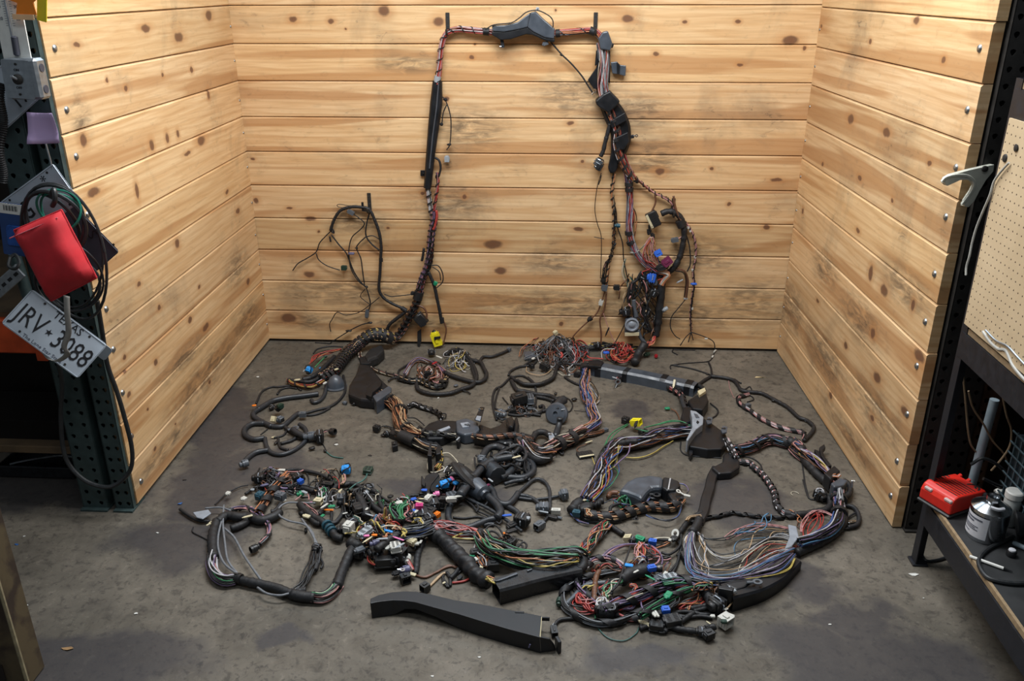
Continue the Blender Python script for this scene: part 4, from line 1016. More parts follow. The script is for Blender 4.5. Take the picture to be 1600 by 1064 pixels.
bundle(h, vA.W([(858, 200), (930, 192), (1000, 186), (1060, 182), (1100, 190), (1130, 215), (1142, 250)], .035), .0145, 26, 'rrorpgwro', .0024, 3, .11, .005)
strap(h, vA.W([(880, 198), (930, 192)], .035), .020, .022); strap(h, vA.W([(1085, 186), (1120, 200)], .035), .020, .03)
strap(h, vA.W([(455, 188), (495, 192)], .035), .0185, .03)
# grey housing, grey and red wires, black housings of the right leg
extw(h, vA, [(1120, 228), (1148, 190), (1178, 184), (1205, 258), (1192, 302), (1132, 292)], .075, .05, M_hgrey, 'housing_top', .006)
extw(h, vA, [(1196, 250), (1214, 262), (1206, 285), (1192, 284)], .05, .02, M_hous, 'mounting_tab', .002)
bundle(h, vA.W([(1142, 250), (1152, 330), (1150, 420), (1148, 500), (1158, 560), (1180, 620)], .04), .028, 46, 'gggwwrrpetv', .0024, 1.5, 0)
extw(h, vA, [(1058, 476), (1108, 404), (1126, 330), (1140, 420), (1126, 520), (1100, 536)], .028, .022, M_hous, 'trunking_flap', .002)
extw(h, vA, [(1108, 300), (1132, 296), (1120, 380), (1100, 392)], .04, .02, M_hous, 'trunking_flap', .002)
extw(h, vA, [(1176, 300), (1192, 306), (1190, 500), (1176, 470)], .03, .02, M_hous, 'trunking_flap', .002)
extw(h, vA, [(1194, 370), (1232, 366), (1250, 386), (1286, 390), (1282, 452), (1240, 442), (1204, 436)], .035, .02, M_hgrey, 'cable_bracket', .003)
extw(h, vA, [(1230, 368), (1250, 386), (1246, 442), (1232, 440)], .042, .01, M_hous, 'bracket_fold', .002)
wc(h, vA, (1098, 540), 'eye', 's', (.022, .022, .014), 30, 50, 90, .05)
extw(h, vA, [(1103, 600), (1150, 560), (1190, 540), (1250, 602), (1234, 628), (1182, 672), (1130, 642), (1108, 620)], .08, .065, M_hous, 'housing_top', .007)
duct(h, vA.W([(1175, 610), (1215, 680), (1245, 750), (1255, 830), (1248, 905)], .01), .10, .04, M_hous, 'cable_duct', (0, -1, 0), wl=[.9, 1.1, 1.1, 1, .6], bevel=.3)
bundle(h, vA.W([(1185, 650), (1215, 720), (1235, 790), (1228, 850), (1250, 930), (1285, 1005), (1325, 1062)], .058), .018, 26, 'ponnwtkr', .0022, 6, .05, .012)
extw(h, vA, [(1188, 720), (1278, 668), (1290, 716), (1202, 764)], .076, .022, M_hous, 'tape_patch', .004)
extw(h, vA, [(1214, 822), (1296, 784), (1306, 842), (1272, 892), (1228, 884)], .076, .022, M_hous, 'tape_patch', .004)
extw(h, vA, [(1196, 790), (1240, 850), (1250, 930), (1236, 1000), (1218, 1030), (1190, 1030), (1178, 1000), (1196, 910)], .04, .028, M_hous, 'rubber_lobe', .008)
extw(h, vA, [(1296, 806), (1332, 800), (1334, 820), (1300, 826)], .04, .012, M_hous, 'mounting_tab', .002); wc(h, vA, (1348, 806), 'eye', 's', (.016, .016, .012), 0, 0, 90, .045)
loom(h, vA.W([(1190, 735), (1176, 790), (1160, 850), (1150, 895), (1134, 930)], .05), .011)
wc(h, vA, (1120, 972), 'plug', 's', (.055, .045, .04), 0, 62, 80, .05); wc(h, vA, (1128, 990), 'box', 'k', (.04, .03, .045), 0, 62, 80, .052)
# thin tail on the left leg
loom(h, vA.W([(196, 575), (215, 600), (236, 660), (246, 730), (240, 850), (220, 890)], .03), .003); loom(h, vA.W([(222, 620), (200, 670), (192, 740)], .03), .003)
wc(h, vA, (236, 858), 'tag', 'k', (.02, .02, .018)); wc(h, vA, (222, 942), 'box', 'g', (.032, .026, .024), 0, -90, 0); wc(h, vA, (190, 738), 'clip', 'k', (.018, .018, .018), 0, 0, 90); wc(h, vA, (214, 592), 'clip', 'k', (.018, .018, .018), 0, 0, 90)
loom(h, vA.W([(150, 935), (176, 955), (184, 1000), (172, 1050)], .04), .006)
# left leg below the housing
bundle(h, vB.W([(868, 40), (876, 110), (886, 180), (895, 230)], .03), .013, 18, 'wgctkp', .0023, 8, .04, .008)
bundle(h, vB.W([(922, -40), (926, 30), (916, 110), (905, 180), (905, 230)], .035), .008, 10, 'pnvkr', .0022, 8, .05, .007)
bundle(h, vB.W([(900, 190), (905, 240), (892, 310), (884, 380), (880, 460), (866, 520), (845, 570), (828, 620), (816, 680)], .035), .019, 36, 'pnvvkgnr', .0023, 6, .032, .008)
loom(h, vB.W([(918, 185), (922, 220), (912, 270), (900, 300)], .05), .007, WC['r'], 'red_sleeve')
bundle(h, vB.W([(820, 660), (800, 735), (768, 800), (738, 855), (705, 910), (675, 942, .05), (640, 950, .07)], .035), .021, 40, 'pnrokgtn', .0023, 5, .032, .010)
strap(h, vB.W([(812, 690), (800, 735)], .035), .028, .05)
trunk = vB.W([(650, 948, .07)]) + vD.W([(1090, 162, .09), (1020, 140, .10), (950, 160, .12)]) + vD.F([(880, 215, .055), (810, 275, .045), (755, 345, .035), (700, 415, .03), (640, 450, .028)])
bundle(h, trunk, .034, 60, 'kkkkynrpt', .0027, 5, .026, .013)
loom(h, trunk, .028)
# black bits by the left leg
loom(h, vB.W([(845, 410), (838, 460), (832, 485)], .045), .007); wc(h, vB, (826, 835), 'flat', 'k', (.075, .055, .05), 0, -50, 80, .05)
loom(h, vB.W([(800, 745), (845, 765), (862, 800), (858, 830)], .04), .006, WC['n']); extw(h, vB, [(806, 905), (828, 890), (830, 960), (818, 1004), (806, 990)], .04, .004, M_tape, 'tape_tail', 0)
loom(h, vB.W([(872, 550), (905, 630), (922, 705), (940, 790), (950, 855)], .04), .0095); loom(h, vB.W([(888, 512), (930, 514), (956, 560), (955, 610), (920, 646)], .05), .0032); loom(h, vB.W([(895, 520), (935, 550), (945, 600)], .05), .0028)
wc(h, vB, (914, 618), 'tag', 'e', (.022, .024, .022), 0, 70, 90, .055)
conn(h, vB.W([(918, 946)], .05)[0], 'box', 'y', (.085, .048, .035), 0, -72, 88, 'bright yellow connector'); extw(h, vB, [(905, 938), (942, 934), (944, 946), (922, 950), (906, 960)], .075, .008, CC['k'], 'lock_lever', .001)
loom(h, vB.W([(956, 830), (975, 880), (974, 920), (958, 985)], .04), .005, WC['n']); strap(h, vB.W([(952, 838), (948, 790)], .04), .013, .03); wc(h, vB, (905, 912), 'tag', 'k', (.03, .03, .03), 0, 60, 80, .045)
# branch to the second hook on the left
loom(h, vB.W([(745, 778), (700, 758), (650, 735), (602, 700), (578, 650), (584, 560), (588, 470), (591, 400), (580, 320), (552, 240), (520, 180), (470, 166), (410, 165), (350, 186), (312, 240), (290, 305)], .028), .0085)
loom(h, vB.W([(742, 782), (690, 822), (642, 862), (622, 905)], .03), .010); strap(h, vB.W([(725, 772), (690, 750)], .03), .014, .03); strap(h, vB.W([(590, 480), (588, 450)], .028), .011, .02)
for q, r in [([(290, 310), (258, 342), (225, 380), (205, 432), (150, 470), (98, 500), (66, 542)], .0032), ([(205, 440), (222, 480), (272, 515), (345, 540)], .0030), ([(296, 330), (340, 388), (382, 436), (402, 480), (430, 550), (470, 610), (502, 640)], .0040),
             ([(425, 205), (462, 232), (492, 262), (470, 296), (420, 342), (402, 400), (400, 455), (412, 530), (452, 600), (500, 640)], .0032), ([(522, 200), (506, 260), (500, 330), (530, 380), (580, 422)], .0044), ([(500, 342), (462, 378), (445, 410), (470, 470), (480, 540), (492, 632)], .0034),
             ([(500, 342), (542, 336), (580, 356)], .0030), ([(502, 640), (520, 700), (526, 748), (500, 818)], .0035), ([(580, 702), (530, 742), (460, 790), (380, 806), (330, 790), (300, 832), (285, 862), (292, 905)], .0026), ([(526, 745), (482, 712), (468, 690), (497, 650)], .0022),
             ([(526, 852), (480, 862), (420, 890), (370, 920), (300, 965, .02), (272, 990, .02), (202, 1010, .012)], .0032), ([(610, 682), (650, 696), (720, 690), (775, 684)], .0028), ([(400, 175), (340, 165), (330, 152), (360, 150), (440, 168)], .0018), ([(290, 305), (310, 320), (305, 300), (290, 290)], .005), ([(285, 340), (292, 372)], .005)]:
    loom(h, vB.W(q, .022), r, None, 'taped_branch')
wc(h, vB, (410, 196), 'box', 'd', (.04, .022, .02), 0, -30, 0); wc(h, vB, (416, 441), 'tag', 'v', (.03, .022, .022)); wc(h, vB, (372, 526), 'box', 'q', (.032, .024, .024), 180, 0, 0); wc(h, vB, (526, 852), 'tag', 'k', (.024, .018, .018)); wc(h, vB, (446, 409), 'clip', 'k', (.014, .014, .014), 0, 0, 90)
wc(h, vB, (508, 800), 'box', 'd', (.05, .02, .02), 0, 80, 0, .03); wc(h, vB, (400, 900), 'tag', 'k', (.03, .02, .016)); wc(h, vB, (776, 678), 'round', 'k', (.03, .022, .022), 90, 0, 0, .05); wc(h, vB, (505, 640), 'clip', 'k', (.016, .016, .016), 0, 0, 90)
extw(h, vB, [(472, 138), (484, 138), (488, 180), (508, 186), (506, 194), (476, 190)], .03, .012, M_hous, 'cable_clip', .001)

# right leg lower down
W = vC.W
bundle(h, W([(282, 60), (300, 110), (315, 165), (323, 230), (325, 300), (322, 380), (323, 440), (336, 500), (366, 558), (412, 608), (460, 640), (505, 650)], .035), .019, 40, 'wwggpvrrc', .0023, 2, 0)
for a, b_ in (((322, 212), (323, 238)), ((323, 238), (323, 260)), ((322, 450), (324, 470)), ((330, 496), (340, 512))): strap(h, W([a, b_], .035), .0235, .02)
strands(h, W([(318, 300), (345, 360), (345, 440), (336, 500)], .035), 6, 'rop', .014, .0023, 3)
loom(h, W([(470, 668), (530, 632), (565, 580), (585, 510), (592, 440), (580, 385), (548, 352), (512, 345), (478, 358)], .04), .0185, None, 'taped_loom', .12)
strap(h, W([(575, 405), (590, 440)], .04), .024, .04); loom(h, W([(540, 270), (545, 310), (560, 360), (585, 400)], .05), .006, WC['n'])
bundle(h, W([(318, 120), (345, 170), (372, 198), (440, 250), (492, 275), (530, 302), (548, 342)], .03), .0075, 12, 'knnrp', .0021, 9, .04, .006); wc(h, vC, (362, 198), 'clip', 'k', (.024, .024, .02), 0, 0, 90)
loom(h, W([(448, 258), (452, 300), (432, 348), (416, 374)], .035), .005, WC['n'])
conn(h, W([(440, 384)], .055)[0], 'module', 'k', (.085, .06, .03), 0, -62, 90)
for p, s in (((418, 445), .022), ((436, 462), .024)): wc(h, vC, p, 'round', 'k', (.03, s, s), 0, -70, 0, .05)
strands(h, W([(432, 470), (405, 530), (410, 580), (455, 615), (500, 650)], .055), 16, 'rrropppt', .022, .0023, 4); strands(h, W([(432, 470), (440, 520), (440, 570), (470, 620)], .06), 12, 'rrooptp', .020, .0023, 5)
strands(h, W([(425, 475), (385, 520), (350, 545), (325, 545)], .05), 3, 'gqc', .01, .002, 6)
wc(h, vC, (464, 550), 'box', 'b', (.04, .035, .03), 0, 30, 70, .075); wc(h, vC, (506, 592), 'box', 'u', (.055, .045, .03), 0, 40, 80, .075); wc(h, vC, (478, 618), 'box', 'k', (.05, .035, .03), 0, 20, 80, .07); wc(h, vC, (430, 668), 'plug', 'b', (.05, .05, .04), 0, -10, 80, .045); wc(h, vC, (440, 690), 'tag', 'd', (.05, .04, .03), 0, -10, 80, .045)
bundle(h, W([(470, 640), (500, 645), (515, 655), (495, 680), (482, 705)], .06), .014, 24, 'ropwvpc', .0024, 4, 0)
loom(h, W([(482, 700), (478, 760), (471, 830), (463, 900), (452, 955)], .045), .026, None, 'taped_loom', .12, .021)
wc(h, vC, (445, 745), 'plug', 'k', (.05, .04, .04), 180, 20, 0, .06); wc(h, vC, (500, 822), 'tag', 'g', (.03, .03, .03), 0, 30, 0, .06)
strands(h, W([(452, 945), (440, 975), (410, 1000), (385, 1018)], .05), 9, 'rrroo', .016, .0035, 7)
# striped strands and small plugs on the left of that leg
bundle(h, W([(250, 160), (238, 250), (248, 330), (248, 420), (245, 520), (222, 600), (210, 690), (202, 725)], .025), .008, 10, 'okkto', .0022, 14, .04, .007)
bundle(h, W([(240, 560), (205, 610), (195, 680), (198, 720)], .03), .0055, 7, 'okkp', .0021, 14, .04, .006)
for q, r, c_ in [([(235, 270), (258, 340), (264, 415), (290, 500), (296, 580), (312, 660), (326, 720), (332, 765)], .0036, 'k'), ([(186, 158), (166, 230), (155, 330), (166, 402), (186, 470), (185, 600), (182, 672)], .0024, 'k'), ([(300, 580), (288, 640), (306, 690), (332, 706)], .003, 'c'), ([(306, 575), (296, 640), (318, 695)], .0026, 'q'),
                 ([(206, 730), (186, 792), (165, 842), (130, 876), (82, 920), (46, 962), (40, 1002)], .0042, 'n'), ([(212, 740), (202, 820), (180, 872), (186, 952), (180, 1040)], .0052, 'n'), ([(196, 842), (216, 902), (240, 962), (258, 992)], .002, 'p'), ([(40, 985), (55, 975), (48, 960)], .003, 'k'),
                 ([(325, 765), (322, 800), (280, 825), (265, 836)], .003, 't'), ([(330, 760), (318, 850), (290, 920), (255, 985)], .003, 'k'), ([(360, 720), (400, 740), (408, 800), (392, 850)], .003, 'n')]:
    wire(h, W(q, .025), c_, r)
for p, st, ch, sz, pi in [((265, 415), 'round', 't', (.03, .024, .024), 0), ((250, 510), 'tag', 'k', (.03, .022, .02), 60), ((196, 685), 'round', 'k', (.035, .03, .03), 90), ((202, 718), 'box', 'd', (.04, .03, .03), 80), ((260, 717), 'box', 'k', (.035, .028, .026), 0), ((184, 792), 'box', 'w', (.034, .022, .02), 75),
                          ((130, 873), 'round', 'k', (.03, .028, .028), 40), ((216, 932), 'tag', 'k', (.05, .015, .014), 70), ((248, 345), 'tag', 'k', (.026, .026, .02), 80), ((600, 772), 'tag', 'g', (.02, .018, .016), 0), ((545, 485), 'box', 'd', (.04, .026, .022), 12), ((572, 686), 'tag', 'g', (.034, .014, .012), 30), ((640, 700), 'tag', 'b', (.03, .02, .02), 0), ((385, 668), 'plug', 'k', (.05, .045, .04), 60), ((335, 720), 'box', 'k', (.06, .04, .03), 70), ((300, 835), 'plug', 'k', (.06, .05, .04), 10), ((400, 830), 'box', 'k', (.06, .04, .035), 80), ((700, 968), 'tag', 'w', (.016, .012, .012), 0), ((740, 1030), 'tag', 'w', (.016, .012, .012), 60), ((433, 928), 'tag', 'w', (.026, .014, .014), 0)]:
    wc(h, vC, p, st, ch, sz, 0, pi, 0, .035)
wire(h, W([(560, 480), (585, 465), (600, 448)], .04), 'p', .003)
bundle(h, W([(550, 630), (590, 640), (606, 680), (604, 720), (598, 765)], .04), .009, 12, 'nnk', .0022, 3, 0)
bundle(h, W([(588, 388), (626, 440), (646, 500), (648, 570), (636, 640), (640, 700), (630, 780), (624, 850), (626, 932)], .025), .005, 8, 'kknp', .0021, 9, .04, .006)
loom(h, W([(600, 450), (618, 520), (622, 600), (606, 640)], .03), .0035)
for q in ([(626, 936), (690, 958), (736, 985), (742, 1040)], [(626, 936), (600, 960), (572, 1002)], [(626, 936), (636, 975)], [(598, 775), (562, 820), (530, 862), (525, 912), (546, 952), (572, 970)], [(626, 936), (612, 985)]): loom(h, W(q, .025), .0028, None, 'taped_branch')
for p in ((612, 424), (622, 440), (646, 568), (634, 632), (630, 820)): strap(h, W([p, (p[0]+2, p[1]+20)], .025), .0072, .012, CC['w'])
# grey round unit hanging above the floor
m_ = extw(h, vC, [(304, 872), (362, 868), (372, 952), (300, 954)], .06, .035, M_hgrey, 'sounder_body', .005)
p = W([(336, 898)], .062)[0]; Q = Matrix.Rotation(math.pi/2, 3, 'X')
MB().lathe([(.040, 0), (.040, .010), (.033, .012), (.030, .006), (.020, .006), (.016, .010), (.004, .012)], p, M_lgrey, 24, Q).build('sounder_ring', h)
extw(h, vC, [(302, 940), (372, 938), (372, 954), (301, 956)], .066, .01, CC['c'], 'label_strip', .001)
conduit(h, W([(345, 775), (348, 815), (358, 862)], .05), .014, CC['d']); conduit(h, W([(366, 925), (378, 960), (404, 995)], .05), .012, CC['d'])
loom(h, W([(385, 890), (410, 925), (432, 930)], .05), .005)

wtangle(h, vC, (385, 790), (70, 120), 13, 'kkkkdnpt', .06, .0028, 3); wtangle(h, vC, (330, 760), (50, 110), 7, 'kkknqt', .05, .0024, 4); wtangle(h, vC, (470, 640), (70, 60), 8, 'kkrvbk', .06, .0026, 5); wtangle(h, vC, (410, 900), (60, 90), 10, 'kkkdrn', .06, .0028, 6)
for q, c_, r in [([(430, 445), (420, 420), (432, 405)], 'k', .006), ([(462, 570), (470, 600), (480, 640)], 'b', .003), ([(385, 690), (372, 740), (345, 770)], 'k', .006), ([(500, 610), (490, 640), (484, 680)], 'k', .005), ([(400, 850), (420, 900), (440, 950)], 'k', .006), ([(330, 740), (345, 790), (350, 830)], 'k', .006), ([(430, 690), (440, 720), (470, 740)], 'k', .007), ([(500, 830), (485, 840), (470, 850)], 'g', .004), ([(186, 168), (182, 190), (172, 215)], 'k', .003), ([(150, 470), (200, 480)], 'k', .002)]:
    wire(h, W(q, .055), c_, r)
loom(h, W([(385, 640), (360, 680), (335, 700), (320, 740), (318, 790)], .05), .009); loom(h, W([(400, 640), (392, 690), (405, 740), (412, 800), (398, 860), (420, 930)], .05), .007)

# ================================================================== HARNESSES ON THE FLOOR, BACK HALF
# ---- by the left wall
h = harness(vD, (450, 700), 'black corrugated wiring harness with a sky blue plug beside the left wall'); F = vD.F
fc(h, vD, (545, 388), 'lever', 'l', (.055, .05, .05), 70, 30, 0, .05, 'sky blue lever connector'); fc(h, vD, (516, 392), 'tag', 'g', (.03, .02, .02), 60, 20, 0, .04); fc(h, vD, (640, 376), 'tag', 'l', (.05, .03, .025), 20, 0, 0, .03); fc(h, vD, (716, 364), 'tag', 'l', (.05, .03, .02), 40, 0, 0, .035)
strands(h, F([(552, 345), (590, 300), (660, 275), (765, 245)], .05), 7, 'rrro', .018, .0025, 2); wire(h, F([(585, 372), (620, 335), (650, 305)], .05), 'e', .004); fc(h, vD, (655, 297), 'round', 'q', (.03, .024, .024), 40, 0, 0, .05)
loom(h, F([(575, 275), (605, 245), (680, 228), (780, 230)], .03), .005); loom(h, F([(720, 300), (670, 350), (620, 400), (560, 440), (500, 455)], .03), .014); loom(h, F([(700, 390), (640, 430), (560, 470), (480, 470), (400, 460)], .02), .012)
bundle(h, F([(395, 462), (440, 488), (540, 506), (600, 490), (700, 420)], .02), .010, 14, 'ryknpw', .0023, 8, .06)
fc(h, vD, (465, 458), 'tag', 'c', (.04, .02, .016), 20, 0, 0, .04); fc(h, vD, (655, 480), 'tag', 'w', (.035, .02, .02), 70, 0, 0, .04); fc(h, vD, (735, 385), 'tag', 'c', (.03, .02, .02), 50, 0, 0, .06); fc(h, vD, (655, 415), 'tag', 'g', (.06, .022, .02), 40, 0, 0, .05)
p = F([(732, 510)], 0)[0]; MB().lathe([(.056, 0), (.058, .006), (.046, .010), (.042, .03), (.03, .055), (.012, .068), (.004, .07)], p, M_hgrey, 24).build('grommet_dome', h)
for q, r in [([(610, 555), (500, 570), (400, 582), (300, 602), (230, 640), (192, 664)], .0145), ([(192, 664), (158, 692), (172, 722), (232, 756), (285, 782)], .013), ([(232, 760), (150, 764), (100, 800), (104, 842), (160, 870), (235, 862)], .0135), ([(238, 862), (250, 920), (282, 962), (352, 976), (432, 950), (500, 902), (530, 860), (518, 800), (478, 768)], .0105), ([(262, 945), (180, 960), (122, 998), (96, 1030)], .0125), ([(285, 782), (360, 780), (420, 730), (470, 690)], .012), ([(670, 480), (652, 560), (622, 600), (580, 616), (560, 600)], .0105)]:
    conduit(h, F(q, r), r)
for q, r in [([(178, 622), (218, 542), (280, 510), (330, 508), (430, 500), (490, 532)], .0052), ([(325, 560), (345, 530), (400, 512), (460, 520)], .0052), ([(782, 430), (796, 520), (770, 582), (700, 640), (600, 668), (520, 690), (440, 712), (400, 752), (362, 785)], .0068), ([(690, 655), (620, 690), (540, 705), (470, 690)], .006), ([(330, 860), (345, 925), (400, 945)], .006), ([(395, 790), (370, 840), (300, 862)], .005), ([(440, 860), (520, 870), (590, 850)], .006), ([(210, 838), (240, 815), (258, 800)], .003), ([(350, 900), (420, 880), (470, 850)], .008), ([(530, 890), (610, 880), (640, 905), (665, 950)], .0022), ([(380, 790), (440, 830), (470, 850)], .010)]:
    loom(h, F(q, r), r)
strands(h, F([(620, 835), (655, 815), (690, 800)], .03), 4, 'kkpk', .008, .0022, 3)
fc(h, vD, (560, 848), 'round', 'd', (.10, .06, .06), 10, 6); fc(h, vD, (612, 852), 'plug', 'k', (.06, .075, .07), 15); conduit(h, F([(430, 800), (470, 830), (515, 848)], .03), .015); fc(h, vD, (706, 818), 'round', 'k', (.045, .05, .05), -20, 10); fc(h, vD, (92, 1040), 'round', 'd', (.055, .05, .05), 40)
fc(h, vD, (498, 698), 'box', 'd', (.05, .035, .032), 10, 0, 0, .03); fc(h, vD, (298, 732), 'box', 'c', (.04, .03, .028), 80, 50, 0, .04); fc(h, vD, (332, 652), 'box', 'k', (.05, .04, .035), 30, 30, 0, .045); fc(h, vD, (300, 856), 'tag', 'c', (.024, .016, .014), 20); fc(h, vD, (166, 636), 'tag', 'o', (.03, .024, .02), 20, 0, 0, .03); fc(h, vD, (285, 650), 'plug', 'k', (.05, .03, .03), 80); fc(h, vD, (790, 618), 'plug', 'd', (.035, .022, .02), -10); fc(h, vD, (856, 626), 'clip', 'k', (.03, .03, .02)); fc(h, vD, (566, 930), 'tag', 'k', (.035, .03, .025), 30); fc(h, vD, (318, 890), 'tag', 'k', (.04, .02, .02), 80); fc(h, vD, (340, 730), 'plug', 'd', (.06, .04, .035), -30, 0, 0, .03); fc(h, vD, (450, 790), 'eye', 'd', (.05, .05, .03), 40, 0, 0, .03); fc(h, vD, (345, 640), 'box', 'q', (.04, .03, .03), 60, 0, 0, .06)
w_ = F([(655, 950), (700, 985), (740, 996), (782, 1000)], .004); t_ = thing('loose_wire', w_[0], 'short dark green wire with a plug lying alone near the left harness', 'wire'); wire(t_, w_, 'q', .003); fc(t_, vD, (655, 948), 'tag', 'k', (.025, .02, .016), 120)
# ---- coil by the back wall
h = harness(vE, (420, 260), 'small coiled wiring harness with white tags near the back wall'); F = vE.F
for q, r in [([(395, 200), (440, 240), (520, 270), (620, 296), (682, 290), (712, 250), (692, 200), (668, 160), (600, 140), (560, 100), (520, 74), (470, 80), (430, 110)], .011), ([(225, 305), (240, 350), (330, 380), (450, 376), (540, 346), (612, 320), (642, 270), (632, 210), (600, 150)], .0105), ([(662, 160), (690, 122), (750, 120), (820, 96), (862, 76)], .008), ([(560, 130), (600, 170), (620, 230), (640, 290)], .008), ([(350, 180), (400, 220), (470, 250), (540, 275)], .010), ([(545, 355), (580, 365), (600, 378)], .004)]: loom(h, F(q, r+.006), r)
bundle(h, F([(148, 245), (190, 172), (240, 140), (305, 158), (375, 192), (420, 230)], .022), .012, 16, 'pwgnkv', .0023, 5, 0)
bundle(h, F([(95, 265), (180, 288), (250, 290), (320, 320), (380, 330), (415, 315), (430, 270)], .018), .015, 26, 'kkkytc', .0024, 9, .034, .010)
bundle(h, F([(290, 250), (280, 215), (310, 190), (345, 210), (350, 250), (310, 270)], .035), .012, 18, 'onpkc', .0024, 6, 0)
tangle(h, vE, (330, 235), (105, 75), 26, 'kkwngopc', .05, .0026, 3); tangle(h, vE, (520, 150), (105, 80), 30, 'wgcyktk', .045, .0019, 4)
bundle(h, vD.F([(895, 262), (900, 300), (940, 345), (1000, 388), (1080, 412), (1150, 430), (1215, 452)], .016) + F([(110, 262)], .016), .0085, 12, 'ctnpkw', .0022, 9, .05, .007)
loom(h, F([(100, 250), (105, 215), (150, 185), (200, 150)], .012), .005); loom(h, F([(30, 290), (60, 270), (110, 262)], .012), .005)
fc(h, vE, (866, 72), 'box', 'd', (.04, .03, .028), 70); fc(h, vE, (330, 92), 'plug', 'k', (.06, .05, .04), 100, 0, 0, .03); fc(h, vE, (384, 124), 'tag', 'w', (.06, .018, .014), -40, 0, 0, .05); fc(h, vE, (352, 165), 'tag', 'r', (.05, .02, .016), 60, 0, 0, .05); fc(h, vE, (500, 320), 'tag', 'd', (.03, .026, .02), 40); fc(h, vE, (690, 118), 'clip', 'k', (.02, .02, .02)); fc(h, vE, (300, 240), 'box', 'k', (.05, .04, .035), 20, 0, 0, .04); fc(h, vE, (405, 300), 'box', 'k', (.05, .035, .03), -40, 0, 0, .035)
# ---- heap of thin wires at the foot of the back wall
h = harness(v7, (400, 330), 'heap of thin grey wires with a black plug at the foot of the back wall'); F = v7.F
tangle(h, v7, (380, 300), (300, 190), 90, 'gggkkknnwdr', .10, .0020, 5, 1.0); tangle(h, v7, (560, 300), (170, 130), 40, 'rkkgndr', .07, .0022, 6)
loom(h, F([(420, 260, .07), (400, 330), (390, 400), (350, 470), (320, 560), (240, 610), (150, 640), (0, 640), (-80, 600)], .02), .010); loom(h, F([(350, 440), (420, 410), (520, 420), (640, 420)], .02), .008)
strands(h, F([(330, 110, .13), (260, 180, .1), (190, 260, .05), (90, 330), (0, 360)], .02), 5, 'ggwg', .03, .0022, 4); strands(h, F([(340, 110, .13), (420, 180, .1), (480, 280, .06), (540, 400)], .02), 7, 'gdnk', .03, .0022, 5)
strands(h, F([(350, 110, .13), (300, 220, .08), (350, 330, .05), (420, 430), (470, 530)], .02), 5, 'gnwk', .03, .002, 6); strands(h, F([(150, 100, .06), (60, 190, .04), (-20, 250), (-60, 330)], .015), 3, 'onr', .02, .002, 7)
wire(h, F([(20, 450), (20, 500), (90, 530), (180, 540), (260, 510), (320, 450)], .012), 't', .0025); wire(h, F([(360, 500), (420, 540), (470, 520), (490, 440), (470, 380)], .012), 'c', .002)
loom(h, F([(0, 430), (60, 390), (150, 350), (230, 330)], .012), .006); loom(h, F([(440, 560), (500, 600), (580, 640), (640, 650)], .008), .006)
fc(h, v7, (338, 72), 'box', 'c', (.035, .03, .03), 40, 20, 0, .12); fc(h, v7, (78, 438), 'box', 'k', (.04, .035, .04), 120, 0, 0, .03); fc(h, v7, (225, 445), 'box', 'k', (.075, .05, .045), 150, 10, 0, .035, 'black plug with a chrome clip'); fc(h, v7, (190, 390), 'tag', 's', (.05, .014, .012), -20, 0, 0, .05); fc(h, v7, (95, 355), 'tag', 'w', (.03, .024, .02), 60, 0, 0, .03); fc(h, v7, (480, 540), 'tag', 'w', (.034, .022, .018), 10); fc(h, v7, (580, 530), 'box', 'k', (.045, .035, .032), 160)
extr(h, v7, [(-10, 280), (70, 270), (130, 320), (60, 350), (0, 345)], .02, .002, M_hgrey, 'flat_cover', .002); wire(h, F([(400, 290, .07), (415, 320, .06), (400, 350, .05)], .05), 'r', .007)
# red tangle by the tray
tangle(h, v7, (1060, 320), (150, 100), 40, 'rrrronkkt', .08, .0028, 8); tangle(h, v7, (900, 220), (330, 60), 40, 'kkgkdyc', .045, .0022, 9, .8)
fc(h, v7, (905, 290), 'tag', 'b', (.05, .045, .035), 10, 0, 0, .06); fc(h, v7, (1350, 310), 'round', 'q', (.05, .04, .04), 40); fc(h, v7, (1455, 330), 'round', 'r', (.03, .03, .03), 80); fc(h, v7, (800, 205), 'plug', 'k', (.06, .04, .04), 10, 0, 0, .04)
wire(h, F([(855, 350), (850, 290), (880, 255), (940, 250), (1000, 250)], .06), 'w', .0025); loom(h, F([(1330, 190, .09), (1300, 240, .07), (1270, 280, .05), (1240, 340), (1220, 400)], .03), .026); strands(h, F([(1440, 110, .12), (1400, 180, .09), (1340, 240, .06)], .05), 10, 'rrrro', .018, .0035, 8)
loom(h, F([(520, 160), (540, 230), (600, 240), (760, 240), (880, 240)], .02), .005); loom(h, F([(900, 230), (1000, 190), (1100, 130), (1180, 110)], .03), .006)
strands(h, F([(1000, 330), (1060, 380), (1140, 360), (1210, 310)], .04), 5, 'rrro', .02, .0035, 9); strands(h, F([(950, 300), (985, 350), (1010, 380)], .04), 4, 'rro', .014, .003, 10); strands(h, F([(1090, 260), (1140, 240), (1200, 260)], .05), 3, 'rr', .012, .0035, 11)

